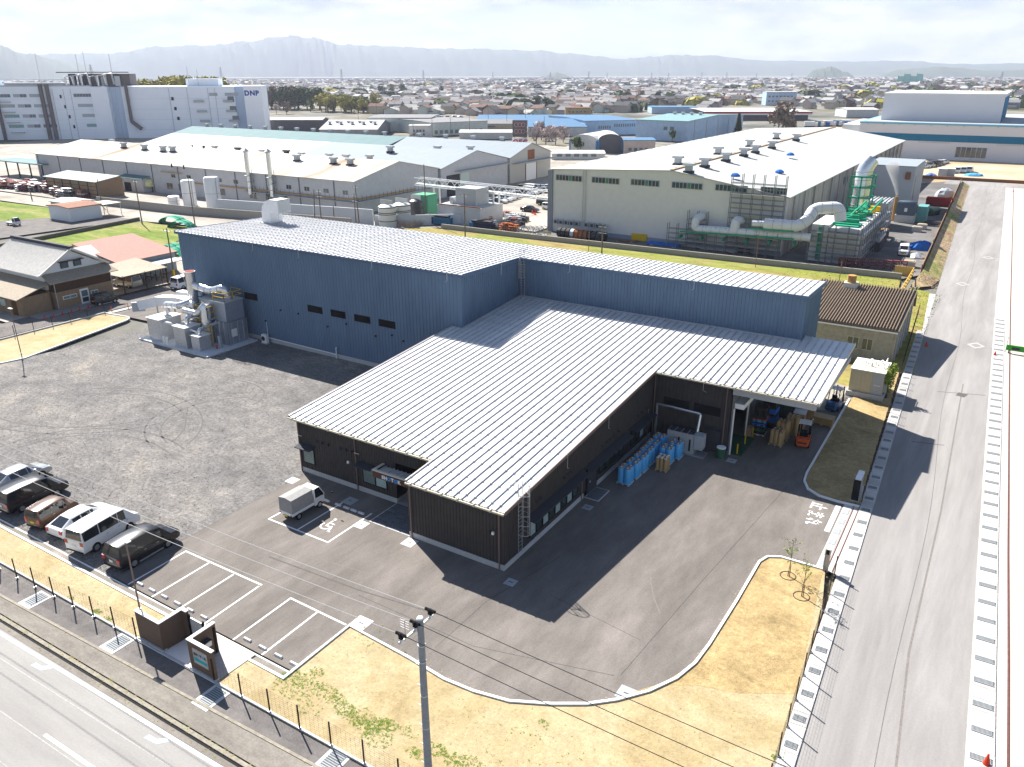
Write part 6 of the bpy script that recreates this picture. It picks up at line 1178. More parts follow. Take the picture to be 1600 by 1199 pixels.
for i, (px, base, top) in enumerate(((390, 298, 236), (418, 303, 237))):
    c = AY(px+6*i, 290, 137.6); lx, ly = c.x-cx1, c.y-cy1; z1 = HZ((c.x, c.y), top+2); o = MB().tube([(lx, ly, 2.5), (lx, ly, z1)], .55, 12).build('flue_stack', M_sil, g1, smooth=True); MB().tube([(lx, ly, z1), (lx, ly, z1+.3), (lx, ly, z1+1.0)], [.6, .9, .05], 12).build('flue_cap', M_galv, o)
    for s in (-1, 1): MB().bar((lx+s*1.0, ly+.3, 2.5), (lx+s*1.0, ly+.3, z1-4), .12).build('flue_frame', M_galv, o)
    for z in (4, 5.5, 7): MB().box(lx-1.0, ly-.6, z, lx+1.0, ly+.6, z+.12).build('flue_platform', M_galv, o)
# other bays
g2 = gbuild('works_hall', 'second works hall behind, blue-grey roof with three ventilators', 'factory hall', -184, 171.2, -129.6, 204, 7.5, 10.9, 'x', M_wallg, M_roofb, .4)
g2b = gbuild('works_hall', 'white-roofed western end of the second works hall', 'factory hall', -262, 171.2, -184.6, 204, 7.5, 10.9, 'x', M_wallg, mat('white_roof', (.50, .49, .46), .6, var=.05), .4)
g3 = gbuild('works_hall', 'third works hall with a pale blue-green roof and a rusty gable door', 'factory hall', -178, 205, -129.4, 229.5, 7.5, 10.9, 'x', mat('works_wall_cream', (.44, .43, .39), .7, var=.1), M_roofb, .4)
g3b = gbuild('works_hall', 'long teal-roofed hall with a row of white ridge ventilators', 'factory hall', -290, 205, -178.6, 229.5, 8.2, 10.9, 'x', M_wallg, M_rooft, .4)
for px in (684, 735, 610): 
    c = A(px, 236, 10.2); ventbox(g2 if px != 735 else g3, c.x-(-156.8 if px != 735 else -153.7), c.y-(187.6 if px != 735 else 217.2), 9.9, 1.0)
for k in range(12): ventbox(g3b, -48+k*8.5, 1, 10.9, .8)
for k in range(4): ventbox(g3, -20+k*11, 1, 10.9, .8)
MB().box(27.21, -14, 0, 27.3, -8, 5.5).build('shutter_door', M_darkhood, g2); MB().box(27.21, -7.5, 0, 27.3, -3.5, 5.5).build('shutter_door', mat('pale_green_door', (.50, .60, .55), .6), g2); MB().box(27.2, -10, 6.2, 29, 16, 6.35).build('canopy', M_ltgrey, g2)
MB().box(24.31, -3, 0, 24.4, 3, 5.0).build('shutter_door', M_white, g3); MB().box(24.31, -2, 6.2, 24.4, 2, 9).build('rusty_louvre', mat('rusty_roof', (.24, .10, .055), .8), g3); MB().box(24.3, -11, 5.6, 26.5, 11.5, 5.8).build('canopy', M_ltgrey, g3)
for y in (-3.4, 3.2): MB().box(24.31, y, 0, 24.42, y+.3, 5.5).build('rusty_jamb', mat('rusty_roof', (.24, .10, .055), .8), g3)
# plinth wall, silos, tanks, racks in front of the long hall
ground('works_ground', [(-420, 118), (-200, 117), (-165, 119), (-120, 126), (-112, 131), (-94, 143), (-84, 143), (-84, 152), (-84, 330), (-420, 330)], 0.002, G_concy)
bw = MB().strip([(-198, 116.8), (-165, 118.6), (-120, 126.3)], .3, -.1, 2.0).build('boundary_wall', mat('old_block_wall', (.30, .285, .26), .9, var=.15), None); prop(bw, 'old concrete block wall along the far street', 'wall')
bw2 = MB().strip([(-133, 128.4), (-127, 129.6), (-118, 131)], .35, -.1, 3.4).build('boundary_wall', mat('pale_block_wall', (.52, .54, .56), .8, var=.05), None); prop(bw2, 'tall pale concrete wall behind the ridge of the hall roof', 'wall')
bw4 = MB().strip([(-160, 123.5), (-133.2, 128.3)], .35, -.1, 3.4).build('boundary_wall', MATS['pale_block_wall'], None); prop(bw4, 'pale concrete wall continuing behind the white curved exhaust duct', 'wall')
bw3 = MB().strip([(-117.8, 131.2), (-112, 134.5), (-106, 139.5), (-102, 142.5)], .3, -.1, 2.2).build('boundary_wall', MATS['pale_block_wall'], None); prop(bw3, 'pale wall below the striped tanks', 'wall')
ty = MB().strip([(-118.5, 146), (-112, 134)], .4, -.1, 1.0); del ty
for i, (px, py, top, r, m_) in enumerate(((606, 348, 319, 1.9, 'w'), (629, 344, 316, 1.9, 'w'), (651, 338, 311, 1.5, 'd'), (665, 333, 303, 2.0, 'g'))):
    c = A(px, py, .8); h = HZ(c, top)
    mm_ = {'w': mat('tank_white', (.62, .62, .60), .45), 'd': mat('tank_dark', (.035, .035, .045), .4), 'g': mat('tank_green', (.10, .34, .20), .5)}[m_]
    t = thing('storage_tank', ('white striped storage tank, left of the pair', 'white striped storage tank, right of the pair', 'dark grey storage tank between white tanks and green box', 'green ribbed square tank with yellow rails')[i], 'tank', (c.x, c.y, 0), 0, 'storage tanks')
    if m_ != 'g':
        MB().lathe(0, 0, [(r, 0), (r, h*.9), (r*.7, h*.97), (r*.1, h)], 20).build('tank_body', mm_, t, smooth=40)
        for z in (.25, .55, .62, .85): MB().tube([(0, 0, h*z), (0, 0, h*z+.15)], r*1.015, 20).build('tank_band', M_darkhood, t)
        MB().box(-r*.9, -.1, h, r*.9, 0, h+.9).build('top_rail', M_galv, t)
    else:
        MB().box(-r, -r, 0, r, r, h).build('tank_body', mm_, t)
        for k in range(6): MB().box(-r-.05, -r-.05, h*(k+.5)/6, r+.05, r+.05, h*(k+.5)/6+.12).build('rib', mm_, t)
        rail([(c.x+r+.2, c.y-r, 0), (c.x+r+.2, c.y-r, h*.9)], .6, 'yellow_ladder', M_yel, t)
M_silo = mat('silo_white', (.74, .74, .74), .45, var=.04)
for i, (px, py, top, r) in enumerate(((336, 328, 276, 1.8), (298, 322, 281, 1.65), (273, 322, 306, 1.4))):
    c = A(px, py); h = HZ(c, top); t = thing('white_silo', ('tallest white cylinder silo by the long hall', 'white cylinder silo left of the tallest one', 'short fat white tank left of the silos')[i], 'silo', (c.x, c.y, 0), 0, 'white silos'); MB().lathe(0, 0, [(r, 0), (r, h*.94), (r*.85, h*.985), (r*.3, h)], 20).build('silo_body', M_silo, t, smooth=40); MB().tube([(0, 0, h*.5), (0, 0, h*.5+.1)], r*1.01, 20).build('weld_band', M_ltgrey, t); MB().bar((r+.2, -.3, 0), (r+.2, -.3, h), .12).build('side_pipe', M_galv, t)
M_pyel = mat('pale_yellow_tank', (.66, .64, .34), .5)
for i, (px, py) in enumerate(((236, 300), (281, 300))):
    c = A(px, py); h = HZ(c, 280); t = thing('yellow_vessel', ('pale yellow ringed vessel on legs left of the silos', 'pale yellow ringed vessel on legs behind the silos')[i], 'tank', (c.x, c.y, 0), 0, 'pale yellow vessels'); MB().lathe(0, 0, [(.4, h*.35), (1.4, h*.45), (1.5, h*.55), (1.3, h*.62), (1.4, h*.68), (1.15, h*.78), (1.2, h*.84), (.9, h*.92), (.6, h)], 14).build('vessel', M_pyel, t, smooth=50)
    for s in (-1, 1): MB().box(s*.9-.1, -.1, 0, s*.9+.1, .1, h*.5).build('leg', M_darkhood, t)
c = A(175, 308); sh_ = gbuild('open_shed', 'open shed with a pale green roof and brown board back', 'shed', c.x-24, c.y-3.8, c.x, c.y+3.8, 4.3, 5.2, 'x', MATS['weathered_boards'], M_roofg2, .5, off=.9)
for k in range(7): MB().box(-12+k*4, -3.95, 0, -11.8+k*4, -3.82, 4.4).build('post', M_darkhood, sh_)
for k in range(4): MB().box(-12, -3.86, 1+k*1.0, 12, -3.81, 1.12+k*1.0).build('board_seam', M_darkhood, sh_)
c = A(215, 300); t = gbuild('teal_roof_shed', 'small shed with a teal roof beside the yellow vessels', 'shed', c.x-8, c.y, c.x+3, c.y+5, 3.6, 4.2, 'x', M_wallg, M_rooft); MB().box(-3, -2.6, 0, 0, -2.52, 2.4).build('dark_door', M_black, t)
c = A(50, 285); t = thing('teal_canopy', 'teal-roofed open canopy over red stillages at the far left', 'canopy', (c.x-14, c.y+8, 0)); MB().box(-16, -4, 4.6, 14, 4, 4.9).build('roof', M_rooft, t)
for k in range(5): MB().box(-15+k*7, -3.8, 0, -14.6+k*7, -3.5, 4.6).build('post', M_darkhood, t)
M_redr2 = mat('red_stillage', (.19, .045, .04), .7, var=.2)
def rackmesh(seed, w, d, h, n):
    rnd = random.Random(seed); mb = MB()
    for i in range(n):
        x, y = rnd.uniform(-w, w), rnd.uniform(-d, d); s = rnd.uniform(.5, .9); hh = rnd.uniform(.4, 1)*h
        for a in (-1, 1):
            for b in (-1, 1): mb.box(x+a*s-.05, y+b*s*.7-.05, 0, x+a*s+.05, y+b*s*.7+.05, hh)
        for z in (hh*.33, hh*.66, hh): mb.box(x-s, y-s*.7, z-.05, x+s, y+s*.7, z+.02)
    return mb
RK = [rackmesh(k, 1.2, .8, 2.2, 3).mesh('stillage_frame', mm_) for k, mm_ in enumerate((M_redr2, M_galv, M_darkhood, mat('rust_orange', (.34, .10, .03), .8, var=.3)))]
for me_ in RK: me_.name = 'frame'
def racks(pts, label, group, kinds, name='stillage', cat='stillage', s=1.0):
    rnd = random.Random(len(pts)*3+len(label))
    for i, (x, y) in enumerate(pts):
        t = thing(name, label, cat, (x, y, 0), rnd.uniform(-.2, .2), group); t.scale = (s,)*3; mesh_obj('frame', RK[rnd.choice(kinds)], t); MB().box(-1, -.7, .7, 1, .7, 1.1).build('load', rnd.choice([M_ltgrey, M_galv, M_darkhood, M_white, M_darkhood, M_card]), t)
rnd_ = random.Random(4)
racks([(-262+rnd_.uniform(0, 50), 119.5+rnd_.uniform(0, 9)) for _ in range(46)], 'red steel stillage stacked along the far street left of the open shed', 'red stillages along the far street', (0, 0, 0, 1), s=1.2)
racks([tuple(A(px, py)[:2]) for px, py in [(742+rnd_.uniform(0, 75), 342+rnd_.uniform(-6, 14)) for _ in range(34)]], 'steel rack or stillage in the crowded scrap yard before the parked cars', 'racks in the scrap yard', (1, 2, 1, 2, 0, 1, 2, 3), 'steel_rack', 'rack', .8)
racks([tuple(A(px, py)[:2]) for px, py in ((792, 362), (800, 363), (807, 365))], 'rust-orange steel frame standing in the yard left of the grey hall', 'rusty frames in the yard', (3,), 'rusty_frame', 'frame', 1.0)
ORD = ['first', 'second', 'third', 'fourth', 'fifth', 'sixth', 'seventh', 'eighth', 'ninth', 'tenth', 'last']
for i, px in enumerate((817, 826, 834, 841, 848)):
    c = A(px, 368); t = thing('wire_basket', 'arched wire basket, %s from the left in the row beside the grey hall' % ORD[i], 'basket', (c.x, c.y, 0), 0, 'row of arched wire baskets')
    for y in (-.7, .7): MB().tube([(-.8, y, 0), (-.8, y, 1.2), (-.5, y, 1.7), (0, y, 1.85), (.5, y, 1.7), (.8, y, 1.2), (.8, y, 0)], .06, 5).build('hoop', M_galv, t)
    MB().box(-.8, -.7, .1, .8, .7, .2).build('tray', M_galv, t)
for i, (px, py, w, m_) in enumerate(((673, 350, 1.6, 'dark_boards'), (692, 352, 2.0, 'blue'), (757, 361, 2.2, 'navy'), (748, 360, 1.8, 'blue'))):
    c = A(px, py); t = thing('covered_load', ('dark covered load by the grass edge, leftmost', 'blue covered load by the grass edge', 'navy container by the grass edge', 'blue container by the grass edge')[i], 'load', (c.x, c.y, 0), .1); MB().prism([(-w, -.9), (w, -.9), (w, .9), (-w, .9)], .2, 1.7).build('load_body', mat('load_'+m_, {'dark_boards': (.03, .03, .03), 'blue': (.03, .12, .22), 'navy': (.012, .02, .05)}[m_], .5), t); MB().prism([(-w*.8, -.6), (w*.8, -.6), (w*.8, .6), (-w*.8, .6)], 1.7, 2.1).build('load_top', M_darkhood, t)
# tank house and block in the yard
c = A(720, 352); t = gbuild('pump_house', 'flat-roofed grey block with a rusty parapet in the yard behind the pipe bridge', 'outbuilding', c.x-7, c.y+1, c.x+4.5, c.y+10, 3.6, 3.7, 'x', M_wallg, M_ltgrey, .1); MB().box(-5.7, -4.4, 3.7, 5.7, -4.2, 4.0).build('rusty_parapet', mat('rusty_roof', (.24, .10, .055), .8), t)
MB().box(-2.5, -2, 3.8, 3, 3, 7.4).build('roof_tank', M_ltgrey, t); MB().box(-4.2, -2, 3.8, -3.2, 0, 5.2).build('roof_pipe', M_galv, t)
# pipe bridge
pb = thing('pipe_bridge', 'white steel lattice pipe bridge crossing the yard towards the grey hall', 'pipe bridge', (0, 0, 0)); pa, pbb = A(652, 287, 6.5), A(1020, 310, 6.5)
p0_ = Vector((-131, 150, 0)); p1_ = Vector((-82, 152, 0))
c0 = A(652, 289, 6.0); c1 = A(861, 312, 6.0); pb.location = (c0.x, c0.y, 0); dx = c1-c0; Lb = dx.length; pb.rotation_euler = (0, 0, math.atan2(dx.y, dx.x)); pb['category'] = 'pipe bridge'
for y in (-1, 1):
    for z in (6.0, 7.7): MB().box(0, y-.09, z-.09, Lb, y+.09, z+.09).build('chord', M_white, pb)
    n = int(Lb/1.9); l_ = MB()
    for k in range(n):
        x0_ = k*Lb/n; x1_ = (k+1)*Lb/n; MB().bar((x0_, y, 6.0) if k % 2 == 0 else (x0_, y, 7.7), (x1_, y, 7.7) if k % 2 == 0 else (x1_, y, 6.0), .10).build('lattice_bar', M_white, pb)
for x in (Lb*.16, Lb*.36, Lb*.62): 
    for y in (-1, 1): MB().box(x-.15, y-.15, 0, x+.15, y+.15, 6.0).build('leg', M_white, pb)
for y in (-.5, 0, .5): MB().tube([(0, y, 6.35), (Lb, y, 6.35)], .14, 6).build('pipe', M_silo, pb)
# cars in the works car park
rc = random.Random(11); cl = ['white', 'white', 'white', 'silver', 'black', 'white', 'grey', 'silver']
LAB = {'white': 'white', 'silver': 'silver', 'black': 'black', 'grey': 'dark grey', 'blue': 'blue', 'red': 'red'}
rowA = [(771, 322), (782, 317), (792, 313), (800, 310), (806, 307)]; idx = 0
def carrow(p0, p1, n, ang, where, grp, kinds=('minivan', 'kei', 'hatch', 'sedan')):
    a = A(*p0); b = A(*p1)
    for k in range(n):
        c = a.lerp(b, k/max(1, n-1)); cl_ = rc.choice(cl); kd = rc.choice(kinds)
        put_car(kd, cl_, c.x, c.y, ang+rc.uniform(-.05, .05), '%s %s parked %s' % (LAB[cl_], {'minivan': 'minivan', 'kei': 'small car', 'hatch': 'hatchback', 'sedan': 'saloon'}[kd], where), group=grp+' ('+LAB[cl_]+' '+kd+')', far=True)
carrow((751, 327), (805, 308), 9, 0, 'in the nearer row of the works car park', 'nearer car park row')
carrow((808, 308), (835, 302), 5, 0, 'at the far end of the nearer works car park row', 'nearer car park row end')
carrow((815, 303), (858, 300), 7, 0, 'in the farther works car park row by the grey hall', 'farther car park row')
carrow((822, 299), (858, 296), 5, 0, 'in the last row of the works car park', 'last car park row')
c = A(828, 331); put_car('sedan', 'black', c.x, c.y, 0, 'black saloon driving alone across the works car park', far=True)
c = A(853, 321); put_car('minivan', 'black', c.x, c.y, 0, 'black minivan at the left edge of the grey hall', far=True); c = A(858, 327.5); put_car('kei', 'white', c.x, c.y, 0, 'white small car partly behind the corner of the grey hall', far=True)
c = A(774, 333); put_car('kei', 'red', c.x, c.y, 0, 'small red vehicle among the racks of the scrap yard', far=True)
for i, (px, py) in enumerate(((832, 334), (836, 336))):
    c = A(px, py); t = thing('traffic_cone', 'red cone near the black saloon in the car park, %s one' % ('left', 'right')[i], 'cone', (c.x, c.y, 0), 0, 'red cones in the car park'); MB().lathe(0, 0, [(.22, .05), (.05, 1.0)], 8).build('cone', M_cone, t); MB().box(-.3, -.3, 0, .3, .3, .05).build('foot', M_cone, t)
# ================================================================ white office and printing works with blue letters
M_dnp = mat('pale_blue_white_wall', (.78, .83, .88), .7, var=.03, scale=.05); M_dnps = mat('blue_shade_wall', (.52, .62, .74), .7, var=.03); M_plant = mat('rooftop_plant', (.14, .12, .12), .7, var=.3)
D0 = A(0, 137, 24.8); D1 = A(405, 135, 24.8); dd = D1-D0; DL = dd.length; DR = math.atan2(dd.y, dd.x)
dn = thing('printing_works', 'long white five-storey works building with blue DNP letters and rooftop pipework', 'building', (D0.x, D0.y, 0), DR)
def dpx(px, py=200):    # local x where the ray of column px meets the facade plane
    d = CR*((px-800)/FPX) - CU*((py-599.5)/FPX) + fwd; n_ = Vector((-dd.y, dd.x, 0)).normalized(); t_ = (Vector((D0.x, D0.y, CAMH))-Vector((0, 0, CAMH))).dot(n_)/d.dot(n_); p = Vector((0, 0, CAMH))+d*t_; return (p-Vector((D0.x, D0.y, 0))).dot(dd.normalized()), p.z
xa = dpx(176)[0]; xb = dpx(400)[0]; xr = DL+1
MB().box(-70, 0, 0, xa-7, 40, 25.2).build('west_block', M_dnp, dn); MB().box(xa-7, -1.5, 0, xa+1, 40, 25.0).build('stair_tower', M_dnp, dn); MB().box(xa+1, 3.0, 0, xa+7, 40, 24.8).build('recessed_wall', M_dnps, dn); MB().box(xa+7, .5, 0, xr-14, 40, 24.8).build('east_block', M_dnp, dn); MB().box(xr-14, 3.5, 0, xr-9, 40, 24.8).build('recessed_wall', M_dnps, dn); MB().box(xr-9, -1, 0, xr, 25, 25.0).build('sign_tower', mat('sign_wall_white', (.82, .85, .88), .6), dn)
MB().box(xa-2, 6, 25, xa+8, 20, 27.3).build('roof_house', M_dnp, dn); MB().box(xr-38, 6, 24.8, xr-22, 20, 28.5).build('roof_house', M_dnp, dn); MB().box(-40, 10, 25.2, -10, 30, 28).build('roof_house', M_dnps, dn)
text_part('DNP', 3.3, mat('letter_blue', (.003, .05, .32), .5), dn, (xr-8.6, -1.08, 20.4), RFx, .12, 'sign_letter', bold=.14)
M_dwin = mat('strip_window', (.10, .13, .16), .3, var=.2); M_dwin2 = mat('strip_window_blind', (.33, .38, .42), .4, var=.1); M_dwint = mat('strip_window_teal', (.12, .32, .32), .3, var=.2)
zr = [20.2, 15.4, 10.6, 5.8]
def dwin(p0, p1, row, m_, face=-.02, h=1.5):
    x0, x1 = dpx(p0)[0], dpx(p1)[0]; z = zr[row]; f = MB().box(x0, face-.08, z, x1, face-.003, z+h).build('strip_window', m_, dn); n = max(2, int((x1-x0)/1.3)); g = MB()
    for k in range(n+1): g.box(x0+(x1-x0)*k/n-.08, face-.14, z, x0+(x1-x0)*k/n+.08, face-.085, z+h)
    g.build('mullions', M_ltgrey, f)
for row in range(4):
    s = row*4
    dwin(3+s, 27+s*.9, row, (M_dwin, M_dwin2, M_dwint, M_dwint)[row]); dwin(32+s, 41+s, row, M_dwin2); dwin(42+s, 52+s, row, M_dwin); dwin(57+s, 79+s*.9, row, M_dwin2 if row < 3 else M_dwin)
    dwin(125+s, 152+s, row, (M_dwin, M_dwin2, M_dwin2, M_dwint)[row]); dwin(159+s*.9, 167+s*.5, row, M_dwin2, h=1.4)
    MB().box(dpx(6+s)[0], -1.8, zr[row]-2.3, dpx(26+s)[0], -.02, zr[row]-2.1).build('balcony', M_dwin2, dn); MB().box(dpx(103+s)[0], -.08, zr[row]-.6, dpx(106+s)[0], -.02, zr[row]+1.0).build('stair_window', M_black, dn)
    if row < 3:
        for px in (317, 362): 
            x = dpx(px+s*.7)[0]; o = MB().box(x-2.5, -1.2, zr[row]-3.1, x+2.5, .45, zr[row]-2.9).build('balcony', M_dwin2, dn); MB().box(x-2.5, -1.2, zr[row]-2.9, x+2.5, -1.15, zr[row]-2.0).build('railing', M_ltgrey, o)
        x = dpx(366+s*.5)[0]; MB().box(x-1.6, .35, zr[row]-2.9, x+1.6, .49, zr[row]-.2).build('balcony_door', M_dwin, dn); MB().box(dpx(276+s*.6)[0]-.6, .4, zr[row]-2, dpx(276+s*.6)[0]+.6, .49, zr[row]-.4).build('stair_window', M_black, dn)
dwin(334, 346, 0, M_dwin2, .48); dwin(358, 378, 0, M_dwin2, .48)
for px in (74, 84): MB().box(dpx(px)[0], -1.6, 0, dpx(px+5)[0], -.02, 26.3).build('duct_riser', M_plant, dn)
MB().box(dpx(4)[0], -1.6, 0, dpx(8)[0], -.02, 20).build('duct_riser', M_plant, dn); MB().box(dpx(206)[0], -1.6, 8, dpx(210)[0], -.02, 26).build('duct_riser', M_plant, dn); MB().bar((dpx(208)[0], -.8, 8.3), (dpx(222)[0], -.8, 4.5), 1.6).build('duct_riser', M_plant, dn)
x0, x1 = dpx(105)[0], dpx(213)[0]; rp_ = random.Random(3)
MB().box(x1-22, 3, 25.2, x1, 16, 31.0).build('rooftop_plant_room', M_plant, dn); MB().box(x0-1, 2.4, 31.5, x1, 3.0, 31.9).build('roof_beam', mat('dark_red_steel', (.10, .03, .03), .6), dn)
for k in range(26): x = rp_.uniform(x0, x1-3); y = rp_.uniform(1, 14); MB().box(x, y, 25.2, x+rp_.uniform(.8, 3.5), y+rp_.uniform(1, 3), 25.2+rp_.uniform(1.5, 6)).build('plant_unit', rp_.choice([M_plant, M_ltgrey, M_galv, M_darkhood]), dn)
for k in range(6): x = x0+3+k*3.8; MB().tube([(x, 1.5, 25.3), (x, 1.5, 29.5+k % 3*.6), (x+3, 1.5, 30+k % 3*.6), (x+3.6, 1.5, 26)], .55, 8).build('roof_duct', M_galv if k % 2 else M_sil, dn, smooth=True)
MB().tube([(dpx(20)[0], 1.5, 26.3), (x0+3, 1.5, 26.3)], .7, 8).build('roof_duct', M_ltgrey, dn); MB().box(-70, .2, 25.2, xa-7, .5, 25.7).build('parapet', M_ltgrey, dn)
for px, top in ((58, 82), (121, 85), (133, 80), (173, 84), (292, 104), (307, 108)):
    x, _ = dpx(px, 130); wp = D0+dd.normalized()*x; MB().cyl(x, 5, 25, HZ((wp.x, wp.y), top), .12, 5).build('lightning_mast', M_galv, dn)
for px in (93, 110, 121, 190, 272, 300, 332, 343): x = dpx(px)[0]; MB().box(x-.08, -.15 if px < 180 else .3, 0, x+.08, -.02 if px < 180 else .48, 24).build('rain_pipe', M_dwin2, dn)
for z in (4, 9, 14, 19): MB().box(xa+7.5, .42, z-.05, xr-14.2, .49, z+.05).build('panel_joint', M_dnps, dn); MB().box(-70, -.06, z+.3-.04, xa-7.2, -.003, z+.3+.04).build('panel_joint', M_dnps, dn)
# ================================================================ field and grey hall on the right
ground('grass_field', [(-116, 84), (-92, 84), (-90, 81), (-10.3, 81), (-9.0, 92), (-8.6, 108), (-11.6, 120)]+[tuple(A(px, py)[:2]) for px, py in ((1407, 437), (1300, 426), (1200, 415), (950, 388), (800, 371), (690, 358), (640, 352))], -.004, G_grass)
ground('works_asphalt', [tuple(A(px, py)[:2]) for px, py in ((1409, 436), (1300, 425), (1200, 414), (950, 387), (860, 376))]+[(-84, 150), (-33, 150), (-33, 300), (-17, 300), (-14.6, 270), (-10.9, 143)], .006, G_dkyard)
bw5 = MB().strip([tuple(A(px, py)[:2]) for px, py in ((690, 357), (800, 370), (950, 387), (1100, 403.5), (1200, 414.5), (1300, 425), (1408, 436.5))], .35, -.1, .95).build('boundary_wall', MATS['old_block_wall'], None); prop(bw5, 'long low concrete wall between the grass field and the grey hall', 'wall')
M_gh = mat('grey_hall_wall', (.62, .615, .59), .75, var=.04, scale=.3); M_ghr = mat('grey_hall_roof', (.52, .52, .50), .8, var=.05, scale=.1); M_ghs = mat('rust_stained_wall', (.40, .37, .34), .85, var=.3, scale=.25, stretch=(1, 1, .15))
Gh = thing('grey_hall', 'large grey hall with eight-pane window strips and pale roof beside the side road', 'factory hall', (-57.8, 145.3, 0))
def gp(n_, m_, mb, **k): return mb.build(n_, m_, Gh, world=True, **k)
gp('front_wall', M_gh, MB().quad((-81.5, 145.3, 0), (-34, 145.3, 0), (-34, 145.3, 10.4), (-55.7, 145.3, 13.7), (-81.5, 145.3, 12.6))); gp('left_wall', M_gh, MB().quad((-81.5, 291, 0), (-81.5, 145.3, 0), (-81.5, 145.3, 12.6), (-81.5, 291, 12.6)))
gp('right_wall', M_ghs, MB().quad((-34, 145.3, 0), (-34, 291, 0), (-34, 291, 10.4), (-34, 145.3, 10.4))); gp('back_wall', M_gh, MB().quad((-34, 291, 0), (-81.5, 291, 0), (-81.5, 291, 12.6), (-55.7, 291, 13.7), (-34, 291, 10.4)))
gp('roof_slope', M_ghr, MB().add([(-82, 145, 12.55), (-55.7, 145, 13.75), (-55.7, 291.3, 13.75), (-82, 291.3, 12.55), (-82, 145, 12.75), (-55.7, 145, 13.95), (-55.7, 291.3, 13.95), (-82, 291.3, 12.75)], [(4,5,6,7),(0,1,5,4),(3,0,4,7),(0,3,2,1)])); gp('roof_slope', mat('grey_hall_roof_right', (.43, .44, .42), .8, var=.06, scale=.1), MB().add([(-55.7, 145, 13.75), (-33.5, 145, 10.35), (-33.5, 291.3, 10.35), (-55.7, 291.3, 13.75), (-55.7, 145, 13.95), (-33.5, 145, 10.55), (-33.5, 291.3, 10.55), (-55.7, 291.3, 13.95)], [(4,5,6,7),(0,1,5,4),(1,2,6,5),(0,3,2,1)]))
sm_ = MB()
for k in range(28): y = 150+k*5.2; sm_.box(-81.9, y, 12.76, -81.7, y+.12, 12.8); sm_.add([(-82, y, 12.76), (-55.7, y, 13.96), (-55.7, y+.16, 13.96), (-82, y+.16, 12.76), (-82, y, 12.84), (-55.7, y, 14.04), (-55.7, y+.16, 14.04), (-82, y+.16, 12.84)], [(4,5,6,7),(0,1,5,4),(2,3,7,6)])
gp('roof_seams', M_roofg2, sm_, kind='stuff'); gp('ridge_flashing', mat('rusty_flashing', (.36, .24, .14), .8, var=.3), MB().box(-56, 145, 13.96, -55.4, 291, 14.1))
gp('corner_post', mat('corner_grey', (.22, .24, .28), .6), MB().box(-82.3, 145.0, .0, -81.2, 145.28, 12.5)); gp('wall_foot', mat('foot_blue_grey', (.24, .28, .34), .8, var=.1), MB().box(-70, 145.2, 0, -34, 145.29, .9)); gp('eave_trim', M_galv, MB().box(-81.5, 145.15, 12.2, -81.2, 145.28, 12.5))
wn = 0
for a, b, ya in ((869, 909, 278), (925, 967.5, 282), (986, 1030, 285.5), (1050, 1097.5, 290), (1118, 1167.5, 294), (1189, 1242, 298.5)):
    p, q = AY(a, ya-1, 145.25), AY(b, ya+2, 145.25); z = (p.z+q.z)/2; q.x = min(q.x, -34.3); f = gp('window_strip', M_galv, MB().box(p.x-.1, 145.2, z-.62, q.x+.1, 145.29, z+.62))
    for k in range(8):
        w_ = (q.x-p.x)/8; g = MB().box(p.x+k*w_+.06-Gh.location.x, -.14, z-.5, p.x+(k+1)*w_-.06-Gh.location.x, -.1, z+.5); g.build('pane', M_glass if k != 4 else mat('pane_green', (.03, .16, .10), .3), f)
for k in range(18): gp('right_wall_rib', M_ghs, MB().box(-33.99, 150+k*8, 0, -33.7, 150.4+k*8, 10.3))
for k in range(9): gp('side_window', M_dwin, MB().box(-33.99, 196+k*10, 7.2, -33.9, 201+k*10, 8.8))
for i, (px, py) in enumerate(((1059, 254), (1076, 266), (1101, 257), (1122, 238), (1134, 248), (1162, 240), (1180, 235), (1171, 226), (1213, 214), (1244, 216), (1206, 228))):
    c = A(px, py+3, 13.2); zz = 13.9 if c.x < -55 else 13.9-(c.x+55.7)*.156; c = A(px, py+3, zz); ventbox(Gh, c.x+57.8, c.y-145.3, zz, .95)
lad = gp('wall_ladder', M_galv, MB().bar((-74.2, 145.1, 2.5), (-74.2, 145.1, 13), .08).bar((-73.6, 145.1, 2.5), (-73.6, 145.1, 13), .08))
for k in range(24): gp('ladder_rung', M_galv, MB().bar((-74.2, 145.1, 2.9+k*.42), (-73.6, 145.1, 2.9+k*.42), .04))
for k in range(3):
    for x0, x1 in ((-60, -52), ): pass
for i, (px, py, col_) in enumerate(((1235, 243, 0), (1218, 270, 0), (1149, 276, 0))):
    c = A(px, py, 11.5); zz = 13.95-(c.x+55.7)*.155; c = A(px, py, zz); t = thing('blue_tarp', 'blue tarp bundle on the roof of the grey hall, '+('farthest back', 'in the middle', 'nearest the front edge')[i], 'tarp', (c.x, c.y, zz), 0, 'blue tarps on the roof'); MB().lathe(0, 0, [(.95, 0), (.85, .3), (.4, .6), (.1, .65)], 8).build('bundle', mat('tarp_blue', (.02, .14, .5), .5, var=.3, scale=3, bump=.8, bscale=3), t)
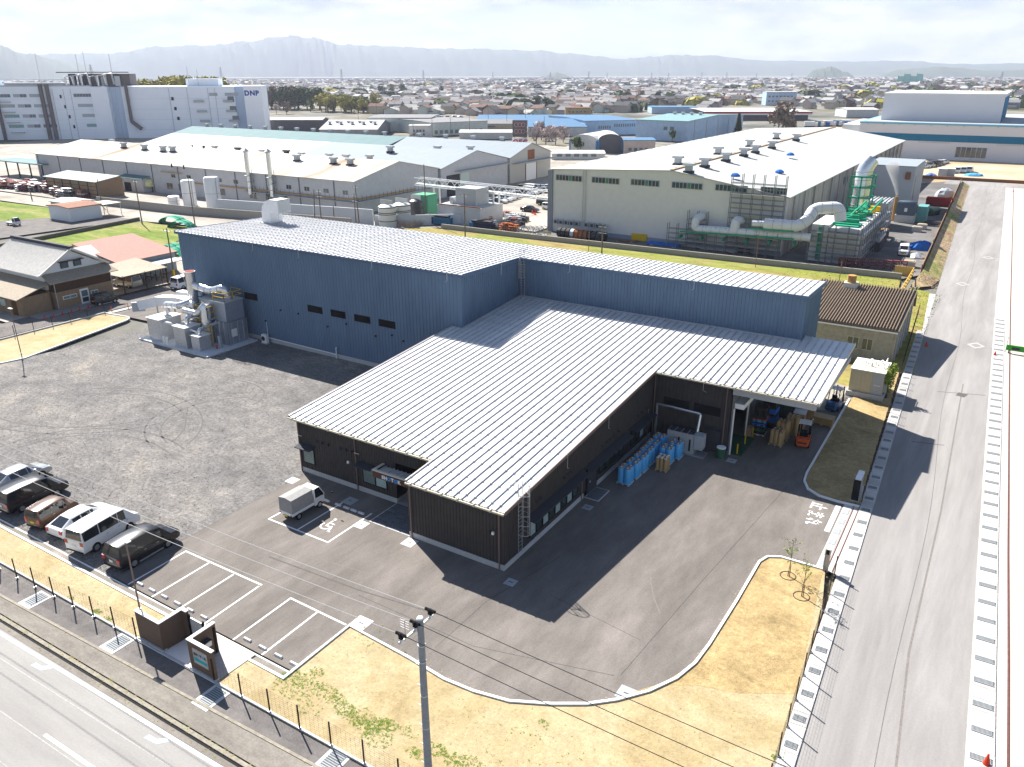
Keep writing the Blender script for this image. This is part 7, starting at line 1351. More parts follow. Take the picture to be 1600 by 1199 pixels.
# scaffolding
M_scaf = mat('scaffold_pipe', (.17, .18, .19), .6)
def scaffold(name, x0, y0, x1, y1, h, label, sx=1.8, sz=1.8, depth=.9):
    a = Vector((x0, y0, 0)); b = Vector((x1, y1, 0)); L_ = (b-a).length; ang = math.atan2(b.y-a.y, b.x-a.x); t = thing('scaffold', label, 'scaffolding', (x0, y0, 0), ang)
    n = max(1, int(L_/sx)); pm = MB().box(-.05, -.05, 0, .05, .05, h).mesh('standard', M_scaf); lm = MB().box(0, -.04, -.04, L_, .04, .04).mesh('ledger', M_scaf); dk = MB().box(0, 0, -.04, L_, depth*.8, .02).mesh('deck', M_galv)
    for k in range(n+1):
        for y in (0, depth): mesh_obj('standard', pm, t, (k*L_/n, y, 0))
    z = sz
    while z <= h+.1:
        for y in (0, depth): mesh_obj('ledger', lm, t, (0, y, z)); mesh_obj('ledger', lm, t, (0, y, z-.9))
        mesh_obj('deck', dk, t, (0, .1, z-.15)); z += sz
    return t
scaffold('s', -43.8, 143.9, -34.2, 143.9, 14.2, 'tall pipe scaffolding over the right end of the grey hall front')
scaffold('s', -54.8, 142.6, -34.2, 142.3, 4.6, 'low pipe scaffolding carrying the white ducts along the grey hall')
scaffold('s', -51.5, 143.9, -47.8, 143.9, 7.0, 'small scaffolding frame round the first duct elbow')
scaffold('s', -29.2, 143.4, -20.8, 143.4, 6.6, 'scaffolding in front of the grey dust collector box', 1.7); scaffold('s', -20.5, 143.6, -20.3, 174, 6.4, 'scaffolding along the right side of the dust collector box', 2.2)
# dust collector, ducts, chimney
dc = thing('dust_collector', 'pale grey panelled dust collector box with scaffolding and green netting on top', 'industrial plant', (-25, 150, 0)); M_panel = mat('pale_panel', (.48, .48, .47), .7, var=.05)
def dp(n_, m_, mb, **k): return mb.build(n_, m_, dc, world=True, **k)
dp('casing', M_panel, MB().box(-26.2, 144.7, 0, -21.3, 168, 6.0)); dp('side_bin', M_gh, MB().box(-29.2, 145, 0, -26.4, 156, 6.4)); dp('green_panel', mat('green_plant', (.02, .30, .17), .6, var=.1), MB().box(-28.0, 144.8, .3, -27.2, 144.95, 6))
for k in range(5): dp('panel_joint', M_scaf, MB().box(-26.2, 144.62, 1+k*1.1, -21.3, 144.69, 1.05+k*1.1))
M_grn = MATS['green_plant']
for k in range(7): dp('green_frame', M_grn, MB().box(-26.4+(k % 2)*.4, 148+k*2.2, 6.05, -22-(k % 3)*.5, 148.5+k*2.2, 6.5+.4*(k % 3)))
dp('green_netting', M_grn, MB().box(-25.8, 147, 6.02, -22, 151, 6.25)); 
for k in range(10): dp('green_beam', M_grn, MB().bar((-27+(k*1.3) % 5, 150+(k*3.7) % 16, 6.1), (-24+(k*2.1) % 3, 152+(k*4.1) % 15, 7.2+.2*k), .25))
for k in range(5): dp('yellow_platform', M_yel, MB().box(-24.5+k*.5, 158+k*2.2, 6.1, -23.6+k*.5, 159+k*2.2, 7.0+.3*(k % 2)))
M_wd = mat('white_duct_pipe', (.62, .64, .67), .5, var=.05, scale=1)
def wduct(pts, r, yy, **k): return duct([(*AY(px, py, yy+d)[:2], AY(px, py, yy+d).z) for px, py, d in pts], r, M_wd, 14, dc, 'white_duct', M_galv, 1.6)
wduct([(1097, 338, 1.6), (1088, 342, 0), (1085, 357.5, 0), (1180, 364.5, 0), (1268, 371.5, 0)], .72, 143.0); wduct([(1158, 345, 1.6), (1150, 345, 0), (1148, 361, 0)], .85, 143.0)
wduct([(1176, 349, 0), (1195, 350, 0)], .6, 142.2); wduct([(1195, 350.5, 0), (1248, 354, 0), (1262, 344, 1), (1272, 326, 3), (1312, 324, 4), (1313, 345, 4)], 1.0, 142.2)
for px in (1062, 1095, 1130, 1166, 1202, 1240): c = AY(px, 368+(px-1062)*.065, 142.4); dp('green_bracket', M_grn, MB().box(c.x-.15, 142.0, c.z-.5, c.x+.15, 143.8, c.z))
c = AY(1062, 362, 142); c2 = AY(1240, 374, 142); dp('green_beam', M_grn, MB().bar((c.x, 142.1, c.z), (c2.x, 142.1, c2.z), .22)); c = AY(1168, 357, 141.4); c2 = AY(1240, 362, 141.4); dp('green_beam', M_grn, MB().bar((c.x, 141.4, c.z), (c2.x, 141.4, c2.z), .22))
cb_ = Vector((-26.2, 172, 0)); ct = HZ((cb_.x, cb_.y), 262); k_ = 0
ch_ = thing('chimney', 'thick silver chimney rising from green scaffolding beside the grey hall', 'chimney', cb_); 
tx_ = A(1349, 256, ct).x if False else 0
cz = HZ(cb_, 250); MB().tube([(0, 0, 0), (0, 0, 6), (0, 0, cz-2.2), (.3, .4, cz-1), (.9, 1.0, cz)], [1.55, 1.55, 1.5, 1.5, 1.45], 18).build('stack', M_sil, ch_, smooth=True)
for z in range(1, int(cz/1.6)): MB().tube([(0, 0, z*1.6), (0, 0, z*1.6+.1)], 1.62, 18).build('stack_flange', M_galv, ch_)
gs = thing('scaffold', 'green safety scaffolding wrapped round the chimney foot', 'scaffolding', (cb_.x, cb_.y, 0))
for x in (-2, 0, 2):
    for y in (-2, 2): MB().box(x-.1, y-.1, 0, x+.1, y+.1, 12).build('standard', M_grn, gs)
for z in range(1, 7):
    for y in (-2, 2): MB().box(-2, y-.1, z*2-.2, 2, y+.1, z*2+.1).build('ledger', M_grn, gs)
    MB().box(1.9, -2, z*2-.2, 2.1, 2, z*2+.1).build('ledger', M_grn, gs)
# annex, small buildings and plant by the road
t = gbuild('annex_building', 'tall pale grey box building with a blue-grey roof beside the grey hall', 'building', -31, 206, -20.6, 224, 10.8, 10.9, 'x', mat('annex_wall', (.42, .43, .45), .7, var=.05), M_roofb, .15); MB().box(3.3, -9.4, 8, 4.4, -9.05, 9.6).build('wall_lamp', MATS['rusty_roof'], t); MB().box(5.21, -6, 3, 5.3, -4.6, 8.5).build('side_window', M_dwin, t)
t = gbuild('annex_building', 'small pale building with a ribbed roof in front of the tall annex', 'building', -28.5, 184, -22.3, 192, 5.2, 5.3, 'x', M_panel, M_ltgrey, .1)
for k in range(9): MB().box(-3+k*.72, -3.9, 5.3, -2.8+k*.72, 3.9, 5.6).build('roof_rib', M_ltgrey, t)
t = thing('cooling_unit', 'dark blue-grey unit on a concrete plinth before the tall annex', 'plant unit', (-20.0, 196, 0)); MB().box(-2, -1.6, 0, 2, 1.6, 1.6).build('plinth', M_conc, t); MB().prism([(-1.8, -1.5), (1.8, -1.5), (1.8, 1.5), (-1.8, 1.5)], 1.6, 4.4).build('casing', mat('unit_blue_grey', (.09, .12, .16), .6), t); MB().box(-.3, -1.55, 2.4, .3, -1.51, 3.2).build('label', M_white, t); MB().cyl(-2.4, 0, 0, 5.4, .35, 10).build('rusty_flue', MATS['ochre_pipe'], t); MB().box(2.0, 1.0, 0, 4.0, 5.0, 3.4).build('teal_cabin', mat('teal_paint', (.12, .32, .31), .6), t)
st = MB().tube([(-22.4, 196, 5.6), (-22.9, 196.5, 7.5), (-23.8, 198, 9.5), (-25, 200, 12)], [.3, .6, 1.0, 1.5], 12).build('steam', (lambda m: m)(bpy.data.materials.new('steam')), None, kind='stuff', label='faint white steam rising before the tall annex')
m = st.data.materials[0]; m.use_nodes = True; n = m.node_tree.nodes; b = n['Principled BSDF']; n.remove(b); v = n.new('ShaderNodeVolumePrincipled'); v.inputs['Density'].default_value = .55; v.inputs['Color'].default_value = (.95, .95, .95, 1); m.node_tree.links.new(v.outputs[0], n['Material Output'].inputs['Volume'])
for i, (px, py, w, d, h, mm_) in enumerate(((1383, 347, 1.2, 1.5, 2.4, M_white), (1372, 385, 1.0, 3.0, 2.4, M_galv), (1378, 375, .9, 2, 1.8, M_white), (1381, 366, 1.2, 1.2, 1.6, MATS['ochre_pipe']))):
    c = A(px-4, py+4); t = thing('machine_unit', ('white machine by the small pale building', 'grey machinery alongside the dust collector', 'white tilted panel machine alongside the dust collector', 'brown-topped machine alongside the dust collector')[i], 'machine', (c.x, c.y, 0)); MB().box(-w, -d, 0, w, d, h*.7).build('base', M_darkhood, t); MB().box(-w*.8, -d*.8, h*.7, w*.8, d*.8, h).build('housing', mm_, t)
c = A(1411, 398); put_car('kei', 'white', c.x, c.y, -U+.08, 'white small van facing the camera in the works yard', group=None, scale=1.1)
M_tarp = mat('tarp_blue', (.02, .14, .5), .5)
def mound(px, py, r, h, m_, label, name='tarp_pile', cat='pile', z=0):
    c = A(px, py); t = thing(name, label, cat, (c.x, c.y, z)); rnd = random.Random(int(px)); mb = MB(); pr = [(1, 0), (.92, .35), (.7, .7), (.35, .93), (.05, 1)]; vs = []
    for q, z_ in pr:
        for k in range(12): a = k*PI/6; w = q*r*(1+.25*math.sin(a*2+px)+rnd.uniform(-.1, .1)); vs.append((w*math.cos(a), w*math.sin(a), z_*h*rnd.uniform(.9, 1.1)))
    mb.add(vs, [(i*12+k, i*12+(k+1) % 12, (i+1)*12+(k+1) % 12, (i+1)*12+k) for i in range(4) for k in range(12)]+[tuple(range(48, 60))]); mb.build('cover', m_, t); MB().box(-r*.7, -.1, .05, r*.9, .1, .2).build('weight_board', M_palw, t); return t
mound(1440, 390, 2.0, 1.6, M_tarp, 'blue tarpaulin mound by the brown fence'); mound(1476, 307, 2.6, 2.2, M_ltgrey, 'pale sacks piled by the brown fence near the far end'); mound(1430, 402, 1.6, .8, M_galv, 'heap of grey scrap in front of the blue tarpaulin'); mound(1455, 350, 1.5, .7, M_darkhood, 'dark scrap heap by the green patch')
c = A(1467, 322); t = thing('skip_container', 'dark red open skip container by the fence', 'skip', (c.x, c.y, 0)); 
for b_ in ((-3, -1.1, .2, 3, -1.0, 2.0), (-3, 1.0, .2, 3, 1.1, 2.0), (-3, -1, .2, -2.9, 1, 2.0), (2.9, -1, .2, 3, 1, 2.0), (-3, -1.1, .1, 3, 1.1, .25)): MB().box(*b_).build('side', mat('skip_red', (.22, .02, .02), .6), t)
for i, px in enumerate((1452, 1458)): c = A(px, 336); t = thing('green_drum', 'dark green lying drum before the red skip, '+('left', 'right')[i]+' one', 'drum', (c.x, c.y, 0), 1.2, 'green drums'); MB().tube([(-1.8, 0, .9), (1.8, 0, .9)], .8, 12).build('drum', mat('drum_green', (.02, .16, .08), .6), t); MB().box(-1.6, -.7, 0, 1.6, .7, .3).build('cradle', M_darkhood, t)
for i, (px, py) in enumerate(((1420, 417), (1432, 362), (1440, 358))): c = A(px, py); t = thing('waste_box', ('grey open box by the wall end', 'pile of pallets with a red edge', 'flat boards by the fence')[i], 'box', (c.x, c.y, 0)); MB().box(-.9, -.8, 0, .9, .8, 1.0).build('box_body', M_ltgrey, t); MB().box(-.7, -.6, 1.0, .7, .6, 1.1).build('contents', M_palw, t)
for i in range(9): c = A(1312+i*12.2, 419+i*.6); t = thing('steel_trestle', 'dark red steel trestle, %s from the left behind the long low wall' % ORD[i], 'trestle', (c.x, c.y+1.2, 0), 0, 'row of dark red trestles'); [MB().box(a, -.3, 0, a+.1, .3, 1.5).build('leg', M_redr2, t) for a in (-.5, .4)]; [MB().box(-.4, -.3, z, .4, .3, z+.1).build('shelf', M_redr2, t) for z in (.4, .9, 1.4)]
rnd_ = random.Random(8)
for i in range(11):
    c = A(873+i*6.8, 371+i*.75); t = thing('steel_drum_roll', 'big dark or rusty roll, %s from the left at the foot of the grey hall' % ORD[i], 'roll', (c.x, c.y+.6, 0), 0, 'row of dark rolls'); m_ = (M_bk, M_bk, M_bk, M_galv, MATS['rust_orange'], MATS['rusty_roof'], MATS['rusty_roof'], M_bk, M_bk, M_darkhood, M_bk)[i]; MB().tube([(-.38, 0, .95), (.38, 0, .95)], .95, 14).build('roll', m_, t); MB().tube([(-.42, 0, .95), (.42, 0, .95)], .2, 8).build('core', M_black, t)
for i in range(9): x = -80+i*1.25+(i > 4)*.9; t = thing('wall_unit', 'outdoor fan unit, %s from the left on the grey hall wall' % ORD[i], 'outdoor unit', (x, 144.6, 1.8), 0, 'fan units on the grey hall wall'); MB().box(-.45, -.3, 0, .45, .3, .9).build('casing', M_ltgrey, t); MB().box(-.3, -.33, .15, .3, -.3, .75).build('fan', M_darkhood, t)
for i, (px, py, w, m_) in enumerate(((975, 378, 2.2, MATS['rusty_roof']), (998, 377, 1.6, M_yel), (1035, 385, 3.2, M_tarp), (1085, 388, 4.0, M_galv), (1122, 393, 3.5, M_galv), (1187, 397, 1.2, MATS['forklift_blue']), (1160, 396, 1.2, M_darkhood))):
    c = A(px, py); t = thing('stored_goods', ('rusty steel bars on the asphalt strip', 'yellow steel frame on the asphalt strip', 'crumpled blue sheeting on the asphalt strip', 'stack of grey scaffold pipes under the ducts, left', 'stack of grey scaffold pipes under the ducts, right', 'dark blue bin under the ducts', 'dark bin under the ducts')[i], 'stored goods', (c.x, c.y+.5, 0), 0); h = (.2, 1.4, .6, .5, .5, 1.6, .8)[i]; MB().box(-w, -.5, .1, w, .5, h).build('load', m_, t); MB().box(-w*.8, -.6, 0, -w*.6, .6, .1).build('bearer', M_palw, t); MB().box(w*.6, -.6, 0, w*.8, .6, .1).build('bearer', M_palw, t)
# brown fence, weedy slope, yellow fence, old shed
fn = thing('board_fence', 'rusty brown board fence between the works yard and the weedy slope', 'fence', (-10.8, 143, 0), math.atan2(127.2, -3.8)); Lf = 127.3; n = 40
pm = MB().box(.03, -.04, 0, Lf/n-.03, .04, 1.7).mesh('fence_panel', mat('fence_tan_rust', (.34, .21, .12), .8, var=.2)); pp_ = MB().box(-.06, -.08, 0, .06, .08, 1.8).mesh('post', MATS['rusty_roof'])
for k in range(n): mesh_obj('fence_panel', pm, fn, (k*Lf/n, 0, .1)); mesh_obj('post', pp_, fn, (k*Lf/n, 0, 0))
sl_ = MB().add([(-10.5, 142, 1.1), (-14.3, 270, 1.3), (-12.2, 271, .02), (-7.8, 141, .02), (-8.4, 136, .05), (-11.2, 132, .3)], [(0, 5, 4, 3), (0, 3, 2, 1)]).build('weedy_slope', G_weed, kind='structure')
ground('earth_strip', [(-11.6, 120), (-8.3, 92), (-5.8, 92), (-8.3, 132), (-11.2, 133)], .02, G_grass)
yf = thing('yellow_fence', 'yellow steel fence at the corner of the grass field', 'fence', (-11.6, 117, 0), math.atan2(25, -.2))
for k in range(13): MB().box(k*2-.06, -.06, 0, k*2+.06, .06, 1.5).build('post', mat('yellow_faded', (.55, .36, .09), .7), yf)
for z in (.5, 1.0, 1.45): MB().box(0, -.05, z, 24.2, .05, z+.09).build('rail', MATS['yellow_faded'], yf)
MB().box(24.3, -.05, 0, 24.4, 2.8, 1.5).build('end_panel', MATS['yellow_faded'], yf)
od = gbuild('old_shed', 'old concrete shed with a brown corrugated roof between the blue hall and side road', 'shed', -19.5, 94.5, -8.4, 109, 3.9, 5.3, 'x', mat('stained_render', (.33, .31, .24), .85, var=.22, scale=.8), mat('shed_under', (.15, .12, .09), .8), .25, off=.96)
zf_ = lambda y: 3.95+(y+7.25)*1.4/13.9; cm_ = MB().add([(0, -7.6, zf_(-7.6)+.02), (.16, -7.6, zf_(-7.6)+.02), (.16, 6.7, zf_(6.7)+.02), (0, 6.7, zf_(6.7)+.02), (.03, -7.6, zf_(-7.6)+.2), (.13, -7.6, zf_(-7.6)+.2), (.13, 6.7, zf_(6.7)+.2), (.03, 6.7, zf_(6.7)+.2)], [(4,5,6,7),(0,1,5,4),(1,2,6,5),(3,0,4,7)]).mesh('roof_corrugation', mat('brown_corrugated', (.20, .155, .115), .85, var=.2, scale=1))
for k in range(35): mesh_obj('roof_corrugation', cm_, od, (-5.75+k*.325, 0, .12))
c_ = od.location; MB().box(-2.6, 4.2, 5.2, -1.0, 5.6, 6.0).build('vent_base', M_cream, od); MB().tube([(-1.8, 4.9, 6.0), (-1.8, 4.9, 6.9)], .55, 10).build('vent_drum', MATS['ochre_pipe'], od); MB().box(-5.4, -7.6, 3.7, 5.7, -7.45, 3.85).build('gutter', M_white, od)
for x0, x1 in ((-4.5, -3.2), (-2.9, -1.7)): win(od, 'S', x0+5.0, x1+5.0, 1.2, 2.6, 5.55, 7.25, M_glass, M_galv, 2)
for x in (-5.4, 2.0, 5.4): MB().box(x, -7.33, 0, x+.2, -7.255, 3.8).build('wall_patch', MATS['stained_render'], od)
for k in range(5): MB().box(5.56, -6+k*2.8, 0, 5.7, -5.8+k*2.8, 3.8).build('drain_pipe', M_ltgrey, od)
# green barrier and lights on the side road
M_bgreen = mat('barrier_green', (.05, .32, .04), .5)
c = A(1570, 551); t = thing('road_barrier', 'green and black barrier board beside the side road at the right edge', 'barrier', (c.x, c.y, 0)); MB().box(0, -.08, .35, 7, .08, 1.0).build('board', M_bgreen, t)
for k in range(4): MB().prism([(.6+k*1.7, -.1), (1.4+k*1.7, -.1), (1.4+k*1.7, -.085), (.6+k*1.7, -.085)], .5, .8).build('dark_mark', M_darkhood, t)
for x in (.3, 3.4, 6.6): MB().box(x, -.25, 0, x+.1, .25, .35).build('foot', M_black, t)
for x in (0.0, 2.3, 4.6): MB().box(x, .2, 0, x+.05, .25, 1.9).build('net_post', M_grn, t)
for i, (px, py) in enumerate(((1554, 556), (1447, 541), (1540, 1196), (1583, 300))):
    c = A(px, py); t = thing('warning_marker', ('red warning marker on the right drain strip by the green barrier', 'red warning marker on the left drain strip', 'red cone at the bottom right edge of the photo', 'red markers at the far end of the side road')[i], 'marker', (c.x, c.y, 0)); MB().lathe(0, 0, [(.16, .05), (.04, .55 if i != 2 else .7)], 10).build('cone', M_cone, t); MB().box(-.22, -.22, 0, .22, .22, .05).build('foot', M_cone, t)
# ================================================================ building site and big white building
ground('building_site', [(-60, 286), (-30, 262), (-15, 284), (6, 278), (300, 262), (320, 420), (-60, 420)], .01, G_sand)
ground('cross_road', [(-19, 272), (4, 271.5), (300, 258), (300, 272), (4, 281), (-19, 285)], .02, G_road2)
kb = MB().strip([(-30, 283), (5, 284), (300, 275)], .7, 0, .9).build('site_hoarding', mat('rust_bank', (.22, .10, .05), .9, var=.3), None); prop(kb, 'rusty brown low bank along the building site', 'fence')
wb = thing('white_building', 'huge white building with a blue band and a tall set-back block', 'building', (-57.5, 349, 0)); M_ww = mat('big_white_wall', (.60, .61, .64), .6, var=.02, scale=.05); M_band = mat('band_blue', (.01, .14, .26), .5)
MB().box(0, 0, 0, 360, 90, 12.4).build('wall', M_ww, wb); MB().box(-.3, -.3, 12.4, 360, 90, 13.0).build('roof_edge', mat('edge_light_blue', (.16, .38, .52), .5), wb); MB().box(1.5, 1.5, 13.0, 360, 90, 13.1).build('roof', M_ltgrey, wb); MB().box(-.12, -.12, 6.5, 360, -.003, 9.0).build('blue_band', M_band, wb); MB().box(5.5, 12, 13.1, 47, 60, 23.0).build('upper_block', M_ww, wb); MB().box(5.3, 11.8, 23.0, 47.2, 60, 23.4).build('upper_roof_edge', M_white, wb); MB().box(46.99, 13, 13.1, 47.15, 60, 22).build('side_louvres', M_band, wb)
for k in range(6): MB().box(35.0+k*1.7, -.1, 1.2, 36.5+k*1.7, -.003, 4.8).build('window', M_glass, wb)
for k in range(24): MB().box(22+k*.9 if k < 12 else 48+(k-12)*.9, -.2, 6.0, 22.25+k*.9 if k < 12 else 48.25+(k-12)*.9, -.003, 6.2).build('vent', M_darkhood, wb)
for k in range(14): MB().box(3+k*5.5, -.35, 12.0, 3.3+k*5.5, -.003, 12.38).build('bracket', M_ltgrey, wb)
MB().box(-9, 14, 0, -.4, 60, 11).build('side_block', M_gh, wb)
carrow((1444, 263), (1475, 256), 6, 1.0, 'at the left of the building site', 'site cars left'); carrow((1476, 271), (1515, 269), 5, U, 'in the nearer row of the building site', 'site cars near', ('kei', 'minivan'))
for i, px in enumerate((1472, 1484)): c = A(px, 276); t = thing('site_cabin', 'pale box cabin before the site cars, %s one' % ('left', 'right')[i], 'cabin', (c.x, c.y, 0), 0, 'site cabins'); MB().box(-1.2, -1, 0, 1.2, 1, 2.4).build('cabin_body', M_ltgrey, t); MB().box(-1.25, -1.05, 2.4, 1.25, 1.05, 2.5).build('cabin_roof', M_white, t)
mound(1455, 277, 2.0, 1.2, mat('tarp_dull_blue', (.08, .16, .42), .6), 'dull blue tarpaulin by the site cabins'); mound(1521, 275, 2.6, .9, mat('tarp_sky', (.10, .36, .6), .6), 'sky blue tarpaulin on the sand of the building site'); mound(1412, 207, 3.2, 2, MATS['tarp_sky'], 'turquoise tarpaulin near the excavated earth', z=0)
c = A(1438, 247); mt = thing('mixer_truck', 'blue and white concrete mixer truck beside the white building', 'mixer truck', (c.x, c.y, 0)); MB().tube([(-4.5, 0, 2.6), (-3, 0, 2.3), (-.5, 0, 2.2), (1.2, 0, 2.0)], [.7, 1.3, 1.35, .8], 14).build('drum', M_white, mt, smooth=True); MB().box(1.6, -1.2, .7, 4.2, 1.2, 3.0).build('cab', mat('truck_blue', (.02, .12, .40), .5), mt); MB().box(4.2, -1.1, 1.8, 4.25, 1.1, 2.8).build('windscreen', M_cglass, mt); MB().box(-4.5, -1.0, .7, 1.6, 1.0, 1.1).build('chassis', M_black, mt); MB().tube([(-4.9, 0, 2.7), (-4.4, 0, 2.6)], .85, 12).build('drum_mouth', MATS['truck_blue'], mt)
wmm = MB().tube([(0, -.15, 0), (0, .15, 0)], .5, 12).mesh('wheel', M_tyre)
for x in (-3.4, -2.2, 2.9):
    for y in (-1.05, 1.05): mesh_obj('wheel', wmm, mt, (x, y, .5))
# ================================================================ town behind
def PX(p):
    d = Vector(p)-Vector((0, 0, CAMH)); w = d.dot(fwd); return (800+FPX*d.dot(CR)/w, 599.5-FPX*d.dot(CU)/w) if w > 1 else (-9e9, 9e9)
OCC = []
def pxb(name, label, cat, pl, pr, pyb, pyt, depth, rise, wm, rm, axis='x', pyr=None, group=None, oh=.3, off=.5):
    a = A(pl, pyb); b = A(pr, pyr or pyb); d = b-a; w = d.length; an = math.atan2(d.y, d.x); nn = Vector((-d.y, d.x, 0)).normalized()
    c = (a+b)/2+nn*depth/2; h = HZ((a+b)/2, pyt); OCC.append((c.x, c.y, max(w, depth)*.6))
    return gbuild(name, label, cat, c.x-w/2, c.y-depth/2, c.x+w/2, c.y+depth/2, h, h+rise, axis, wm, rm, oh, group, 0, an, .25, off), w/2, depth/2, h
TW = {k: mat('town_wall_'+k, c, .85, var=.1, scale=.2) for k, c in (('white', (.52, .52, .50)), ('cream', (.44, .38, .28)), ('brown', (.16, .085, .06)), ('grey', (.26, .26, .27)), ('beige', (.42, .28, .12)), ('pink', (.46, .38, .33)), ('pale', (.50, .54, .50)), ('blue', (.36, .48, .62)), ('dark', (.10, .10, .11)))}
TR = {k: mat('town_roof_'+k, c, .85, var=.15, scale=.3) for k, c in (('grey', (.20, .20, .21)), ('silver', (.36, .35, .34)), ('brown', (.17, .10, .075)), ('blue', (.085, .18, .30)), ('dark', (.075, .078, .085)), ('white', (.48, .48, .47)), ('red', (.20, .09, .07)), ('teal', (.18, .30, .31)))}
def strip_w(t, w, d, h, n, z, hh=1.2, face='S', x0=None, x1=None):
    x0 = -w+2 if x0 is None else x0; x1 = w-2 if x1 is None else x1
    for k in range(n): a = x0+(x1-x0)*k/n; b = a+(x1-x0)/n*.6; MB().box(a, -d-.1, z, b, -d-.01, z+hh).build('window', M_dwin, t)
t, w, d, h = pxb('long_hall', 'long hall with a dark grey corrugated wall left of the white vented roof', 'hall', 411, 505, 207, 188, 14, 1.0, TW['dark'], TR['white'])
t, w, d, h = pxb('vented_hall', 'low hall with a white roof crowded with ventilators', 'hall', 500, 590, 214, 203, 45, 3.5, TW['grey'], TR['white'])
for k in range(9): ventbox(t, -w*.8+k*w*.2, -d*.5+(k % 2)*4, h+2.0, .9)
t, w, d, h = pxb('parking_deck_building', 'long pale building with cars parked along its roof', 'building', 674, 762, 213, 191, 45, .3, TW['pale'], TR['grey'], pyr=209); strip_w(t, w, d, h, 10, 1.0, 1.8)
carrow((648, 187), (720, 184), 8, 0, 'on the roof deck of the long pale building', 'roof deck cars')
for o in COL.objects:
    if o.type == 'EMPTY' and str(o.get('group', '')).startswith('roof deck cars'): o.location.z = 0
t, w, d, h = pxb('parking_deck_building', 'pale green-white wall building left of the long pale one', 'building', 575, 674, 206, 185, 40, .3, TW['pale'], TR['grey'])
t, w, d, h = pxb('small_office', 'small white office block with outside stairs before the pale building', 'building', 640, 672, 216, 197, 9, .3, TW['white'], TR['white']); strip_w(t, w, d, h, 4, h-3); strip_w(t, w, d, h, 4, 1.2); MB().bar((-w-1.5, -d-.8, 0), (-w+6, -d-.8, h-2), .8, .4).build('outside_stair', M_scaf, t)
t, w, d, h = pxb('beige_hall', 'low beige hall with a dark window band', 'hall', 735, 802, 203, 194, 25, 1.8, TW['cream'], TR['grey'], 'x'); strip_w(t, w, d, h, 1, h-1.8, .8)
t, w, d, h = pxb('white_hut', 'low white building before the beige hall', 'hall', 718, 800, 218, 208, 14, 1.0, TW['white'], TR['white'])
t, w, d, h = pxb('blue_roof_hall', 'hall with a broad pale blue roof behind the cherry trees', 'hall', 825, 916, 213, 199, 45, 3.0, TW['white'], TR['blue']); 
t, w, d, h = pxb('blue_roof_hall', 'second blue-roofed hall farther back', 'hall', 745, 915, 196, 189, 40, 2.5, TW['white'], TR['blue'])
t, w, d, h = pxb('white_works', 'white works building with a blue roof edge, left block', 'factory', 914, 995, 212, 189, 60, .6, TW['blue'], TR['blue'], pyr=210); strip_w(t, w, d, h, 6, h-4, 1.6, x0=-w*.5, x1=0); strip_w(t, w, d, h, 10, 4, 1.6, x0=w*.1, x1=w*.95)
t, w, d, h = pxb('white_works', 'white works building with a blue roof edge, taller right block', 'factory', 993, 1072, 218, 189, 70, 1.5, TW['blue'], TR['teal'], pyr=222); strip_w(t, w, d, h, 2, 5, 1.6, x0=w*.1, x1=w*.6)
for k in range(4): MB().box(w+.01, -d+8+k*14, 0, w+.25, -d+8.4+k*14, h).build('side_pilaster', M_ltgrey, t)
for k in range(4): ventbox(t, -w*.6+k*w*.35, -4, h+1.3, .9)
t, w, d, h = pxb('pale_block', 'pale blue-white block behind the white works', 'factory', 1018, 1088, 178, 168, 30, .3, TW['blue'], TR['blue'])
for i, (pl, pr) in enumerate(((889, 932), (934, 972))):
    a = A(pl, 238 if i == 0 else 240); b = A(pr, 240 if i == 0 else 240); dv = b-a; w = dv.length; t = thing('arched_shed', ('arched white-roofed shed with a blue frame, left bay', 'arched white-roofed shed with a dark open front, right bay')[i], 'shed', a, math.atan2(dv.y, dv.x), 'arched sheds'); h = HZ(a, 219); mb = MB(); pts = [(w/2-w/2*math.cos(q*PI/8), h+2.4*math.sin(q*PI/8)) for q in range(9)]; OCC.append((a.x, a.y+8, 14))
    mb.add([(x, 0, z) for x, z in pts]+[(x, 22, z) for x, z in pts], [(q, q+1, q+10, q+9) for q in range(8)]); mb.build('arched_roof', TR['white'], t); MB().add([(x, .3, z-.1) for x, z in pts]+[(w, .3, 0), (0, .3, 0)], [tuple(range(11))]).build('front', TW['white'] if i == 0 else TW['dark'], t)
    for x in (0, w-.5): MB().box(x, 0, 0, x+.5, .5, h).build('frame_post', mat('frame_blue', (.05, .2, .45), .5), t)
    MB().box(0, .5, 0, .2, 22, h).build('side_wall', TW['white'], t); MB().box(w-.2, .5, 0, w, 22, h).build('side_wall', TW['white'], t)
t, w, d, h = pxb('pink_building', 'small pink-beige building with a blue roof edge', 'building', 974, 1023, 241, 220, 14, .3, TW['pink'], TR['blue']); strip_w(t, w, d, h, 4, h-4); MB().box(-w*.3, -d-.1, 0, w*.1, -d-.01, 2).build('shutter', M_dwin2, t)
t, w, d, h = pxb('flat_roof_store', 'low building with pale patchy flat roofs before the arched sheds', 'building', 862, 945, 250, 241, 14, .5, TW['white'], TR['white']); strip_w(t, w, d, h, 5, 1.2)
t, w, d, h = pxb('beige_block', 'dark beige apartment block left of centre', 'building', 883, 922, 187, 169, 14, .3, TW['beige'], TR['brown']); strip_w(t, w, d, h, 5, h*.6)
t, w, d, h = pxb('store', 'wide store with a white roof and red stripe', 'store', 1104, 1262, 188, 175, 60, .3, TW['dark'], TR['white'], oh=2); MB().box(-w-2, -d-2.3, h-1.0, w+2, -d-2.0, h-.1).build('red_stripe', mat('stripe_red', (.42, .02, .03), .6), t); MB().box(-w-2, -d-2.2, h-2.0, w+2, -d-1.9, h-1.0).build('white_fascia', M_white, t)
